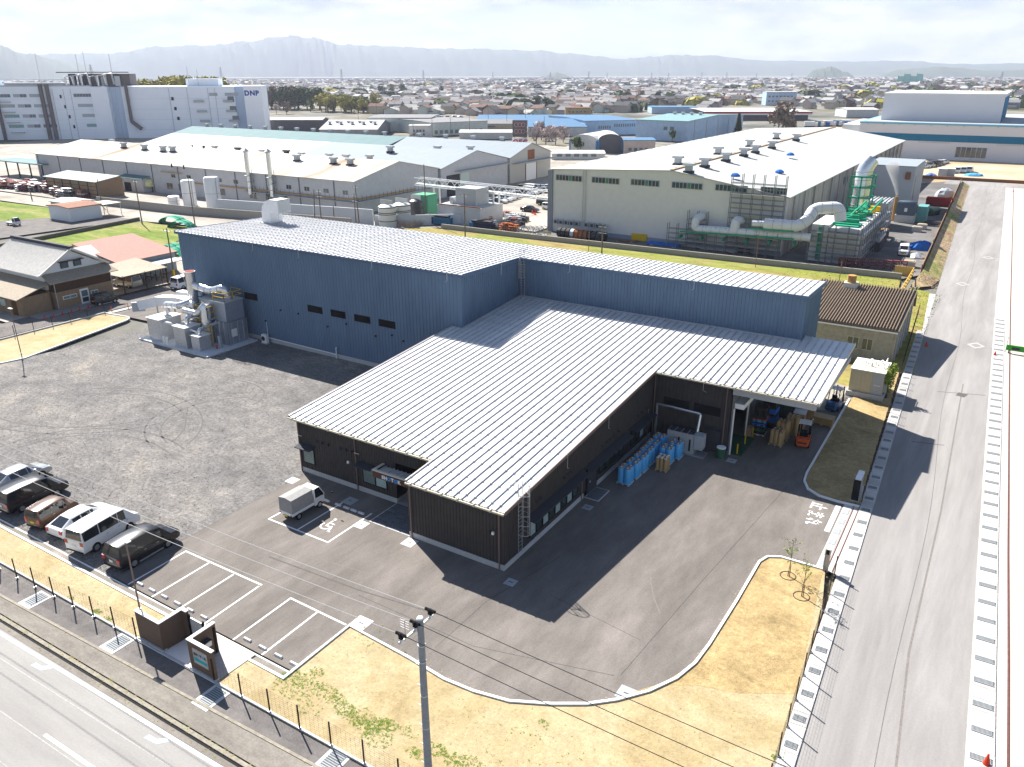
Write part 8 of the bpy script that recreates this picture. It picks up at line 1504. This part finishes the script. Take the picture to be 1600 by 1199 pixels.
t, w, d, h = pxb('office_block', 'pale blue-white office block with two window rows', 'building', 1196, 1243, 165, 144, 18, .3, TW['blue'], TR['white']); strip_w(t, w, d, h, 7, h*.6, 1.6); strip_w(t, w, d, h, 7, h*.25, 1.6)
t, w, d, h = pxb('white_long_hall', 'long white hall left of the huge white building', 'hall', 1322, 1372, 184, 172, 25, 1.0, TW['white'], TR['white'])
for k in range(7): 
    c = A(1266+k*9.5, 199-k*.4); t = thing('parked_truck', 'small far truck or bus parked beyond the store', 'truck', (c.x, c.y, 0), rc.uniform(-.3, .3), 'far trucks beyond the store'); MB().box(-3.6, -1.2, .8, 2.2, 1.2, 3.4).build('cargo_box', (M_white, TR['blue'], M_ltgrey)[k % 3], t); MB().box(2.3, -1.1, .6, 4.0, 1.1, 2.8).build('cab', (M_white, M_white, MATS['truck_blue'])[k % 3], t); MB().box(-3.4, -1.25, 0, 3.8, 1.25, .6).build('wheels', M_black, t)
ground('excavation', [tuple(A(px, py)[:2]) for px, py in ((1255, 213), (1330, 216), (1336, 200), (1275, 197))], .03, G_sand)
# pylon sign
c = A(812, 224); t = thing('pylon_sign', 'dark lattice pylon sign with pink ring logo and red OEC letters', 'sign', (c.x, c.y, 0), .55); hh = HZ(c, 188); MB().box(-3.4, -.4, hh-7.5, 3.4, .4, hh).build('sign_board', TW['dark'], t)
for x in (-2.6, 2.4): MB().box(x, -.2, 0, x+.3, .2, hh-7.5).build('post', M_darkhood, t)
for x in (-1.6, 0, 1.6):
    for z in (hh-2.0, hh-5.0): MB().tube([(x+.9*math.cos(q*PI/6), -.45, z+.9*math.sin(q*PI/6)) for q in range(13)], .13, 5, False).build('logo_ring', mat('ring_pink', (.55, .25, .22), .6), t)
MB().box(-3.6, -.3, hh-11.5, 3.6, .3, hh-8).build('letter_board', M_white, t); text_part('OEC', 3.2, mat('letter_red', (.6, .02, .06), .5), t, (-3.2, -.4, hh-10.9), RFx, .1, 'sign_letter', bold=.1)
# houses
rh = random.Random(21); TH = []
def htemplate(i):
    w, dp_, h, r = rh.uniform(4.2, 6.5), rh.uniform(3.6, 5.0), rh.choice((3.2, 5.4, 5.6)), rh.uniform(1.6, 2.6); wk = rh.choice(['white', 'cream', 'white', 'brown', 'grey', 'pink', 'pale']); rk = rh.choice(['grey', 'silver', 'silver', 'brown', 'dark', 'grey', 'dark', 'silver'])
    wl = MB().add([(-w,-dp_,0),(w,-dp_,0),(w,dp_,0),(-w,dp_,0),(-w,-dp_,h),(w,-dp_,h),(w,dp_,h),(-w,dp_,h),(-w,0,h+r),(w,0,h+r)], [(0,1,5,4),(2,3,7,6),(1,2,6,9,5),(3,0,4,8,7)]).mesh('wall', TW[wk]); k = r/dp_; e = .6
    rf = MB()
    for z in (0, .25): rf.add([(-w-e,-dp_-e,h-k*e+z),(w+e,-dp_-e,h-k*e+z),(w+e,0,h+r+z),(-w-e,0,h+r+z),(w+e,dp_+e,h-k*e+z),(-w-e,dp_+e,h-k*e+z)], [(0,1,2,3),(3,2,4,5)] if z else [(3,2,1,0),(5,4,2,3)])
    rf.add([(-w-e,-dp_-e,h-k*e),(w+e,-dp_-e,h-k*e),(w+e,-dp_-e,h-k*e+.25),(-w-e,-dp_-e,h-k*e+.25)], [(0,1,2,3)]); rf = rf.mesh('roof', TR[rk])
    ann = MB().box(-w*.6, -dp_-2.2, 0, w*.7, -dp_, 2.6).mesh('porch', TW[wk]); ar = MB().add([(-w*.7, -dp_-2.7, 2.5), (w*.8, -dp_-2.7, 2.5), (w*.8, -dp_, 3.2), (-w*.7, -dp_, 3.2)], [(0, 1, 2, 3)]).mesh('porch_roof', TR[rk])
    ws = []
    for x in (-w*.6, -w*.05, w*.45): ws.append(MB().box(x, -dp_-.08, h-1.9, x+1.5, -dp_-.01, h-.8).mesh('window', M_dwin)); ws.append(MB().box(w+.01, -dp_*.4, h-1.9, w+.08, dp_*.2, h-.8).mesh('window', M_dwin)) if x > 0 else None
    return dict(wk=wk, rk=rk, h=h, parts=[wl, rf, ann, ar]+ws, lab='%s %s house with a %s roof in the town behind the works' % ('two-storey' if h > 4 else 'single-storey', {'white': 'white', 'cream': 'cream', 'brown': 'brown', 'grey': 'grey', 'pink': 'pinkish', 'pale': 'pale'}[wk], rk))
TH = [htemplate(i) for i in range(16)]
def ok(x, y, py_min=0):
    px, py = PX((x, y, 0))
    if not (-60 < px < 1660): return False
    for cx_, cy_, r_ in OCC:
        if (x-cx_)**2+(y-cy_)**2 < (r_+7)**2: return False
    if px < 400: return y > 470 and x < -300 and px < 390 and math.hypot(x, y) > 520
    if x > -62 and y < 445: return False
    if px < 575: return py < 176 and not (405 < px < 565 and 158 < py)
    if px < 760: return py < 180
    if px < 916: return py < 185
    if px < 1130: return py < 176
    if px < 1262: return py < 166
    return py < 172
cand = []
gx_ = -1500
while gx_ < 420:
    gy_ = 330
    while gy_ < 1500:
        x, y = gx_+rh.uniform(-2.5, 2.5), gy_+rh.uniform(-2.5, 2.5); dist = math.hypot(x, y); blk = math.sin(x*.013+1.3)+math.sin(y*.017+x*.006)
        px, py = PX((x, y, 0))
        if ok(x, y) and rh.random() < (.80 if blk > -.7 else .12) and not (1240 < px and py > 150 and rh.random() < .6): cand.append((dist, x, y))
        gy_ += 15
    gx_ += 17
cand.sort(); NI = 285
for dist, x, y in cand[:NI]:
    T = rh.choice(TH); px = PX((x, y, 0))[0]; T = dict(T); T['lab'] = T['lab'].replace('in the town behind the works', ('near' if dist < 620 else 'farther')+(' the wood on the left' if px < 600 else ', beyond the pale halls' if px < 780 else ', beyond the blue-roofed halls' if px < 930 else ', beyond the white works' if px < 1110 else ', beyond the red-striped store' if px < 1270 else ', towards the right edge')); t = thing('house', T['lab'], 'house', (x, y, 0), rh.choice((0, PI/2, PI))+.35*math.sin(x*.01)+rh.uniform(-.06, .06), T['lab']+' (far)')
    for me_ in T['parts']: mesh_obj(me_.name.split('.')[0], me_, t)
wallm = [TW['white'], TW['cream'], TW['brown'], TW['grey'], TR['silver'], TR['grey'], TR['brown'], TR['dark'], TR['white']]
mb = MB()
def qhouse(x, y, s, an):
    w, dp_, h, r = rh.uniform(4, 6.5)*s, rh.uniform(3.5, 5)*s, rh.choice((3.2, 5.5, 5.5))*s**.5, rh.uniform(1.5, 2.5)*s**.5; ca, sa = math.cos(an), math.sin(an)
    def P_(X, Y, Z): return (x+X*ca-Y*sa, y+X*sa+Y*ca, Z)
    mb.mi = rh.choice((0, 0, 1, 2, 3)); mb.add([P_(*q) for q in [(-w,-dp_,0),(w,-dp_,0),(w,dp_,0),(-w,dp_,0),(-w,-dp_,h),(w,-dp_,h),(w,dp_,h),(-w,dp_,h),(-w,0,h+r),(w,0,h+r)]], [(0,1,5,4),(1,2,6,9,5),(3,0,4,8,7),(2,3,7,6)])
    mb.mi = rh.choice((4, 4, 5, 5, 5, 7, 8, 4, 6)); mb.add([P_(*q) for q in [(-w-.5,-dp_-.5,h-.1),(w+.5,-dp_-.5,h-.1),(w+.5,0,h+r+.15),(-w-.5,0,h+r+.15),(w+.5,dp_+.5,h-.1),(-w-.5,dp_+.5,h-.1)]], [(0,1,2,3),(3,2,4,5)])
for dist, x, y in cand[NI:]: qhouse(x, y, 1, rh.choice((0, PI/2))+.35*math.sin(x*.01)+rh.uniform(-.08, .08))
for k in range(5200):
    an = YAW-rh.uniform(-.72, .72); ds = 900+3600*rh.random()**.8; x, y = -math.sin(an)*ds, math.cos(an)*ds
    if math.sin(x*.008)+math.sin(y*.011+2) < -.9: continue
    if math.hypot(x, y) < 1450 and x > -1490: continue
    if ok(x, y): qhouse(x, y, rh.uniform(1.0, 1.9), rh.uniform(0, 3))
mb.build('far_houses', wallm, None, kind='stuff', label='mass of far houses fading towards the hills')
# trees of the town
def woods(n, cx_, cy_, sx, sy, kinds, label, group, h=(10, 15)):
    for k in range(n):
        x, y = cx_+rh.uniform(-sx, sx), cy_+rh.uniform(-sy, sy); kd = rh.choice(kinds); hh_ = rh.uniform(*h)
        tree((x, y, 0), 'w%d' % kd, k % 3, 12, M_leafs[kd], label % {0: 'dark green', 1: 'green', 2: 'yellow-green', 3: 'bare brown', 4: 'pale pink', 5: 'bright green'}[kd], group+' (%d)' % kd, 420, .75, 'round', hh_/12*1.1)
c = A(440, 172); woods(26, c.x-10, c.y+25, 34, 22, (0, 0, 1, 3), '%s tree in the wood right of the lettered building', 'wood right of the lettered building', (13, 19))
c = A(508, 176); woods(26, c.x, c.y+14, 36, 14, (2, 2, 1, 2), '%s bamboo-like tree in the grove above the low halls', 'grove above the low halls', (10, 14))
for px, py, kd, hh_ in ((432, 178, 4, 7), (448, 178, 3, 9), (820, 223, 4, 7), (838, 225, 4, 7), (853, 226, 4, 8), (868, 226, 4, 8), (880, 222, 4, 7), (846, 219, 4, 8), (903, 240, 0, 6), (1050, 222, 1, 5), (1215, 212, 3, 15), (1232, 212, 3, 9), (568, 176, 0, 10), (840, 174, 0, 11), (852, 172, 0, 10), (862, 173, 1, 9), (630, 150, 0, 15), (598, 152, 0, 14), (612, 150, 0, 12), (690, 148, 0, 12), (1070, 150, 2, 9), (1170, 148, 2, 9), (1262, 151, 2, 9), (1255, 138, 0, 10), (1280, 150, 2, 10), (1370, 168, 0, 9), (1470, 136, 3, 14), (1488, 136, 3, 12), (918, 152, 3, 12), (1000, 158, 3, 11), (1330, 141, 0, 10)):
    c = A(px, py); tree((c.x, c.y, 0), 'w%d' % kd, px % 3, 12, M_leafs[kd], '%s tree at %s' % ({0: 'dark green', 1: 'green', 2: 'yellow-green', 3: 'bare brown', 4: 'pale blossoming'}[kd], 'the edge of the car park and blue roofed halls' if 810 < px < 905 and py > 200 else ('the building site edge' if px > 1200 and py > 180 else ('the town gardens right of centre' if px > 1000 else 'the town gardens left of centre'))), 'town trees %d %d' % (kd, py > 180), 420, .75, 'round', hh_/12*1.1)
c = A(1152, 214); ct_ = thing('conifer', 'tall dark conifer standing behind the grey hall roof', 'tree', (c.x, c.y, 0)); hh_ = HZ(c, 177); lc = MB()
for k in range(1500):
    z = rh.random()**1.3; rr = (1-z)*hh_*.24*(.6+.4*abs(math.sin(z*34))); a = rh.uniform(0, 6.28); q = rr*rh.uniform(.5, 1); p = Vector((q*math.cos(a), q*math.sin(a), hh_*(.08+z*.92))); u = Vector((math.cos(a), math.sin(a), -.3)); v_ = Vector((-math.sin(a), math.cos(a), 0)); lc.add([p-v_*.5, p+u*.9, p+v_*.5, p-u*.2+Vector((0, 0, .3))], [(0, 1, 2, 3)])
lc.build('crown', M_leafs[0], ct_); MB().cyl(0, 0, 0, hh_*.9, .3, 8, .05).build('trunk', M_bark, ct_)
for k in range(26):
    a = A(212+k*5.0, 137); ds = 640+rh.uniform(0, 30); u = Vector((a.x, a.y, 0)).normalized(); p = u*ds; hb_ = HZ(p, (118 if k > 8 else 124)+rh.uniform(0, 5))
    tree((p.x, p.y, 0), 'w2', k % 3, 12, M_leafs[2], 'golden bamboo clump rising behind the lettered building', 'golden bamboo behind the lettered building', 420, .75, 'round', hb_/12*1.0)
for k in range(26):
    px = 560+k*29; c = A(px, rh.uniform(178, 232) if px < 870 else rh.uniform(150, 205))
    if ok(c.x, c.y) or px < 870: far_pole(c.x, c.y, rh.uniform(9, 12), 'utility pole standing in the streets '+('beyond the works halls' if px < 870 else 'beyond the blue-roofed halls'), 1, 0, None, 'street poles in the town '+str(px < 870))
# a band of far woods as one mass
fw = MB()
for k in range(900):
    an = YAW-rh.uniform(-.75, .75); ds = 700+3000*rh.random(); x, y = -math.sin(an)*ds, math.cos(an)*ds
    if math.sin(x*.008)+math.sin(y*.011+2) > -.2 and rh.random() < .75 or not ok(x, y): continue
    s = rh.uniform(5, 11); fw.mi = rh.choice((0, 0, 1, 2, 3))
    for q in range(26):
        u = Vector((rh.gauss(0, 1), rh.gauss(0, 1), abs(rh.gauss(0, .8)))).normalized(); p = Vector((x, y, 0))+Vector((u.x*s*1.6, u.y*s*.8, u.z*s)); a_ = u.orthogonal().normalized()*s*.5; b_ = u.cross(a_); fw.add([p-a_, p-b_, p+a_, p+b_], [(0, 1, 2, 3)])
fw.build('far_woods', M_leafs[:4], None, kind='stuff', label='far tree belts between the houses')
# ================================================================ far things: viaduct, pylons, net, hills
def far_at(px, dist): d = CR*((px-800)/FPX)+fwd; d.z = 0; return d.normalized()*dist
va, vb = far_at(340, 3900), far_at(930, 3900); dv = vb-va; vd = thing('viaduct', 'long pale elevated road running across the plain below the hills', 'viaduct', (va.x, va.y, 0), math.atan2(dv.y, dv.x)); MB().box(-900, -8, 7, dv.length, 8, 11).build('deck', TW['white'], vd); pm = MB().box(-2, -5, 0, 2, 5, 7).mesh('pier', TW['grey'])
for k in range(40): mesh_obj('pier', pm, vd, (k*dv.length/40, 0, 0))
def pylon(px, dist, top):
    p = far_at(px, dist); h = HZ(p, top); t = thing('power_pylon', 'grey lattice power pylon on the far plain', 'pylon', (p.x, p.y, 0), .3, 'power pylons on the plain'); b = h*.09; m_ = MB()
    for sx in (-1, 1):
        for sy in (-1, 1): m_.bar((sx*b, sy*b, 0), (sx*.6, sy*.6, h), h*.02)
    for k in range(6): z = h*k/6; q = b*(1-k/6)+.6; m_.bar((-q, -q, z), (q*.9, -q*.9, z+h/6), h*.012); m_.bar((q, -q, z), (-q*.9, -q*.9, z+h/6), h*.012)
    m_.build('lattice', M_galv, t)
    for z in (.72, .84, .95): MB().box(-h*.13, -.4, h*z, h*.13, .4, h*z+h*.012).build('crossarm', M_galv, t)
for px, ds, top in ((407, 3000, 105), (570, 2800, 108), (681, 2900, 110), (853, 2500, 113), (905, 2600, 112), (930, 3300, 114), (990, 3300, 113), (1013, 2700, 114), (1058, 2700, 113), (1092, 2800, 113), (1132, 2600, 115), (1180, 3000, 114), (1225, 3000, 112), (1465, 2200, 112), (232, 2200, 101), (775, 3500, 113)): pylon(px, ds, top)
p = far_at(1341, 2600); t = thing('practice_net', 'tall green practice range net on the horizon at the right', 'net', (p.x, p.y, 0), .5); h = HZ(p, 114)
for k in range(5): MB().box(-34+k*17, 0, 0, -33+k*17, 1, h*(.75+.25*(k % 2))).build('mast', M_grn, t)
for k in range(4): MB().box(-33+k*17, .2, 4, -17+k*17, .5, h*(.7+.2*(k % 2))).build('net_panel', mat('far_net_green', (.04, .42, .34), .8), t)
p = far_at(777, 3300); t = thing('hall_with_spire', 'far pale hall with a pitched roof and thin mast on the horizon', 'building', (p.x, p.y, 0), .5); h = HZ(p, 122); MB().box(-30, -20, 0, 30, 20, h*.5).build('wall', TW['grey'], t); MB().prism([(-32, -22), (32, -22), (32, 22), (-32, 22)], h*.5, h*.55).build('eave', TR['dark'], t); MB().add([(-28, -18, h*.55), (28, -18, h*.55), (28, 18, h*.55), (-28, 18, h*.55), (-6, 0, h), (6, 0, h)], [(0, 1, 5, 4), (1, 2, 5), (2, 3, 4, 5), (3, 0, 4)]).build('roof', TR['dark'], t)
M_hill = mat('hill_forest', (.045, .07, .035), .95, var=.3, scale=.002)
def ridge(name, prof, dist, depth, seed, label):
    """hill range standing at dist; prof gives its skyline as bearing/height pairs"""
    rnd = random.Random(seed); cols = []; n = len(prof)*10
    for i in range(n+1):
        q = i/n*(len(prof)-1); k = min(int(q), len(prof)-2); f_ = q-k; f2 = f_*f_*(3-2*f_); px = prof[k][0]+(prof[k+1][0]-prof[k][0])*f_; py = prof[k][1]+(prof[k+1][1]-prof[k][1])*f2
        p = far_at(px, dist); h = max(5, HZ(p, py+.35*math.sin(i*1.7)+.25*math.sin(i*.83+seed))); u = p.normalized(); cols.append((p, u, h))
    R_ = 9; vs = []
    for i, (p, u, h) in enumerate(cols):
        for r in range(R_):
            t_ = r/(R_-1); w = math.sin(t_*PI)**.8 if r not in (0, R_-1) else 0; off = (t_-.5)*depth; jit = (1+.16*math.sin(i*.9+r*2.1)+.1*math.sin(i*2.3+r)) if r != R_//2 else 1; q = p+u*off; vs.append((q.x, q.y, -2+h*w*min(jit, 1.0/max(w, .4) if w else 1)))
    fs = [(i*R_+r, (i+1)*R_+r, (i+1)*R_+r+1, i*R_+r+1) for i in range(n) for r in range(R_-1)]
    o = MB().add(vs, fs).build(name, M_hill, None, smooth=60, kind='structure', label=label); return o
def _hz2(): pass
ridge('hills', [(-500, 90), (-250, 74), (0, 68), (60, 63), (100, 66), (150, 84), (200, 96), (260, 112), (330, 124)], 7000, 1800, 1, 'nearer blue hill at the far left')
ridge('hills', [(-600, 80), (-200, 85), (100, 90), (200, 84), (260, 84), (330, 73), (400, 71), (440, 66), (500, 57), (540, 60), (570, 70), (620, 72), (700, 76), (760, 77), (830, 79), (880, 84), (950, 92), (985, 89), (1020, 86), (1060, 87), (1150, 95), (1250, 96), (1330, 95), (1400, 100), (1500, 99), (1620, 97), (1900, 92), (2200, 90)], 9500, 2500, 2, 'long pale blue mountain range on the horizon')
ridge('hills', [(826, 127), (845, 118), (862, 113), (880, 119), (898, 127)], 5000, 500, 3, 'small rounded hill on the plain'); ridge('hills', [(1192, 127), (1212, 108), (1232, 104), (1252, 112), (1275, 126)], 5400, 700, 4, 'rounded hill right of the centre'); ridge('hills', [(1275, 126), (1330, 108), (1380, 104), (1450, 110), (1560, 106), (1700, 104)], 6600, 900, 5, 'low pale hills at the right')
# haze: one closed box of pale air round everything
hz = MB().box(-13000, -2500, -1.5, 9500, 13500, 620).build('haze', bpy.data.materials.new('haze_air'), None, kind='stuff')
m = hz.data.materials[0]; m.use_nodes = True; n = m.node_tree.nodes; n.remove(n['Principled BSDF']); v = n.new('ShaderNodeVolumePrincipled'); v.inputs['Density'].default_value = 0.00010; v.inputs['Color'].default_value = (.74, .805, .99, 1); v.inputs['Anisotropy'].default_value = .1; m.node_tree.links.new(v.outputs[0], n['Material Output'].inputs['Volume'])
# ================================================================ weeds, joints and small ground detail
M_wg = mat('weed_green', (.11, .20, .015), .9, var=.3, scale=5); M_wy = mat('weed_yellow', (.30, .26, .06), .9, var=.3, scale=5); M_ws = mat('straw', (.40, .335, .215), .9, var=.25, scale=5)
rg = random.Random(77); wm_ = MB()
def tuft(x, y, z, s, kd, n=9):
    wm_.mi = kd
    for k in range(n):
        a = rg.uniform(0, 6.28); l_ = s*rg.uniform(.5, 1.1); dx, dy = math.cos(a)*l_, math.sin(a)*l_; w = s*.16; wm_.add([(x-dy*w/l_*.5, y+dx*w/l_*.5, z), (x+dy*w/l_*.5, y-dx*w/l_*.5, z), (x+dx+dy*.08, y+dy-dx*.08, z+l_*rg.uniform(.1, .45))], [(0, 1, 2)])
for cx_, cy_, r_, n_ in ((462, 1072, 2.0, 110), (470, 1060, 1.2, 50), (495, 1050, .6, 20), (508, 1078, 1.0, 45), (525, 1093, .9, 45), (540, 1110, .9, 45), (560, 1118, 1.3, 60), (575, 1132, 1.1, 70), (588, 1150, 1.3, 80), (600, 1128, .8, 30), (607, 1133, .8, 35), (680, 1170, .8, 35), (650, 1178, .7, 30), (715, 1190, 1.0, 55), (440, 1062, .5, 15), (640, 1145, .8, 14), (740, 1192, .8, 20), (152, 956, .5, 26), (165, 968, .6, 30), (110, 935, .4, 10), (1215, 1185, .4, 24), (1222, 1178, .4, 20), (480, 1100, 1.6, 26), (850, 1130, .4, 10), (246, 972, .3, 8), (595, 1000, 2.5, 20), (820, 1150, 4, 26)):
    c = A(cx_, cy_, .05); 
    for k in range(n_): a = rg.uniform(0, 6.28); q = r_*.62*rg.random()**.6; tuft(c.x+math.cos(a)*q*1.3, c.y+math.sin(a)*q*.8, .05, rg.uniform(.05, .15), rg.choice((0, 0, 0, 1)), 8); tuft(c.x+math.cos(a+1)*q*1.3, c.y+math.sin(a+1)*q*.8, .05, rg.uniform(.04, .13), 0, 8)
for k in range(260):   # growth along the ditch of the front road
    x = rg.uniform(-62, -22); 
    for q in range(rg.randint(1, 3)): tuft(x+rg.uniform(-.2, .2), l2(x, 16.98, 17.38)+rg.uniform(-.06, .16), .03, rg.uniform(.07, .16), rg.choice((1, 1, 0)))
for k in range(90): x = rg.uniform(-60, -22); tuft(x, l2(x, 18.18, 19.03)+rg.uniform(-.1, .1), .03, rg.uniform(.05, .14), 1)
for k in range(80): x = rg.uniform(-60, -22); tuft(x, l2(x, 16.65, 17.05)+rg.uniform(-.12, .1), .0, rg.uniform(.05, .12), 1)
for k in range(8000):  # dry blades over the turf and the earth
    x, y = rg.uniform(-29, -4.5), rg.uniform(20.6, 48.4)
    if x < -10.4 and y > 27.6-(0 if x > -28.9 else 9) and not (x > -13.5 and y < 31): continue
    tuft(x, y, .05, rg.uniform(.05, .12), 2 if rg.random() < .9 else 1, 5)
for k in range(2200): x = rg.uniform(-10.1, -6.4); y = rg.uniform(60.5, 88); tuft(x, y, .05, rg.uniform(.05, .11), rg.choice((2, 2, 1)), 5)
for k in range(1400): x = rg.uniform(-60, -29.5); tuft(x, rg.uniform(20.4, 22.3), .05, rg.uniform(.04, .10), rg.choice((2, 2, 1)), 5)
wm_.build('ground_weeds', [M_wg, M_wy, M_ws], None, kind='stuff', label='green and dry weeds on the earth verges and along the kerbs')
bs = MB()
for k in range(5200):   # dead brushwood on the slope by the side road
    y = rg.uniform(134, 268); f_ = rg.random(); x = (-10.6-(y-142)*.03)*(1-f_)+(-7.9-(y-141)*.034)*f_; z = 1.0*(1-f_); s = rg.uniform(.15, .4); a = rg.uniform(0, 6.28); bs.mi = rg.choice((0, 0, 0, 1, 2)); bs.add([(x-.06, y, z), (x+.06, y, z), (x+math.cos(a)*s*.5, y+math.sin(a)*s*.5, z+s*.5)], [(0, 1, 2)]); bs.add([(x, y-.06, z), (x, y+.06, z), (x+math.cos(a+1)*s*.5, y+math.sin(a+1)*s*.5, z+s*.4)], [(0, 1, 2)])
bs.build('brushwood', [mat('dead_brush', (.55, .42, .31), .9, var=.3), M_ws, M_wg], None, kind='stuff', label='dead brown brushwood covering the slope beside the side road')
gr = MB()
for k in range(3000):  # grass on the field behind the hall and the strip by the shed
    if k % 4: x, y = rg.uniform(-112, -12), rg.uniform(122, 141); y = min(y, 127+(x+58)*.0+12*(1 if x > -30 else .2))
    else: x, y = rg.uniform(-11, -6.5), rg.uniform(93, 131)
    if y < 108 and x < -11: continue
    s = rg.uniform(.12, .3); a = rg.uniform(0, 6.28); gr.mi = rg.choice((0, 1, 1)); gr.add([(x-.1, y, 0), (x+.1, y, 0), (x+math.cos(a)*s*.5, y+math.sin(a)*s*.5, s*.4)], [(0, 1, 2)])
gr.build('field_grass', [M_wg, M_wy], None, kind='stuff', label='rough grass tufts on the field behind the hall')
hg = MB()
c = A(635, 352)
for k in range(700): x, y = c.x+rg.uniform(-5, 3), c.y+rg.uniform(-2, 3); s = rg.uniform(.5, 1.5); a = rg.uniform(0, 6.28); hg.add([(x-.1, y, 0), (x+.1, y, 0), (x+math.cos(a)*s*.4, y+math.sin(a)*s*.4, s)], [(0, 1, 2)])
hg.build('brushwood', [MATS['dead_brush']], None, kind='stuff', label='brown brushwood thicket below the striped tanks')
# gravel stones
M_st = mat('gravel_stone', (.24, .23, .22), .9, var=.3, scale=2, rand=.4); gs_ = MB()
for k in range(9000):
    y = 23.2+rg.random()**1.6*38; x = -46-rg.random()*(52 if y > 30 else 22)
    s = rg.uniform(.025, .06); a = rg.uniform(0, 6.28); z = .004; p = [(x+math.cos(a+q*2.1)*s, y+math.sin(a+q*2.1)*s, z) for q in range(3)]; gs_.add(p+[(x, y, z+s*.9)], [(0, 1, 3), (1, 2, 3), (2, 0, 3)])
gs_.build('gravel_stones', M_st, None, kind='stuff', label='coarse loose gravel of the big yard')
# paving joints, patches and tyre marks
M_joint2 = mat('paving_joint', (.075, .070, .068), .95, var=.3, fine=.3); M_jl = mat('tyre_mark_pale', (.185, .168, .155), .95, var=.15, fine=.2); M_patch = mat('asphalt_patch', (.105, .098, .094), .95, var=.15, fine=.15)
def mark(px, w, m_, nm='paving_joint'): MB().strip([tuple(A(*q)[:2]) for q in px], w, -.01, .0035).build(nm, m_, kind='structure')
mark([(680, 1012), (760, 940), (875, 870)], .03, M_joint2); mark([(970, 1055), (1100, 905), (1230, 760)], .03, M_joint2); mark([(890, 1025), (960, 950), (1110, 790)], .03, M_jl, 'paving_seam'); mark([(560, 930), (740, 1010), (960, 1056)], .03, M_joint2); mark([(860, 730+200), (1000, 1000)], .025, M_joint2)
mark([(1017, 890), (1017, 912), (1022, 935), (1031, 958)], .07, M_jl, 'tyre_mark'); mark([(420, 870), (560, 922), (700, 965)], .10, M_patch, 'tyre_mark'); mark([(350, 840), (520, 880), (690, 930)], .05, M_jl, 'tyre_mark')
mark([(1400, 1199), (1420, 1020), (1470, 800), (1505, 600)], .12, M_seam2 if False else M_jl, 'tyre_mark')
for q in (((1425, 690), (1475, 696)), ((1465, 612), (1540, 618))): mark(list(q), .12, M_patch, 'road_patch')
c = A(1502, 617); ground('road_patch', [(c.x-.5, c.y-.5), (c.x+.3, c.y-.7), (c.x+.6, c.y+.4), (c.x-.3, c.y+.6)], .004, M_patch)
mark([(430, 1160-20), (445, 1150)], .01, M_patch, 'tyre_mark')
rt_ = MB()
for dy in (-1.6, .2, 2.4): rt_.strip([(-120, fy(-120, 12.8+dy)), (-20, fy(-20, 12.8+dy))], .05, -.03, -.0165)
rt_.build('road_wear_lines', M_jl if False else mat('road_wear', (.36, .35, .335), .9, var=.1, fine=.2), kind='stuff')
# curved wheel tracks on the gravel
M_trk = mat('gravel_track', (.125, .12, .117), .95, var=.4, scale=3, fine=.4)
for k, (cx_, cy_, r0, a0, a1) in enumerate(((-70, 36, 10, .3, 2.6), (-70, 36, 11.7, .3, 2.5), (-62, 30, 9, 1.2, 3.3), (-62, 30, 10.6, 1.2, 3.3), (-80, 44, 14, 4.2, 6.0), (-80, 44, 15.7, 4.2, 6.0), (-58, 44, 8, 2.2, 4.4), (-58, 44, 9.6, 2.2, 4.4), (-66, 48, 5, 0, 2.2))):
    MB().strip([(cx_+r0*math.cos(a0+(a1-a0)*q/24), cy_+r0*.8*math.sin(a0+(a1-a0)*q/24)) for q in range(25)], .17, -.01, .0075).build('wheel_track', M_trk, kind='structure')
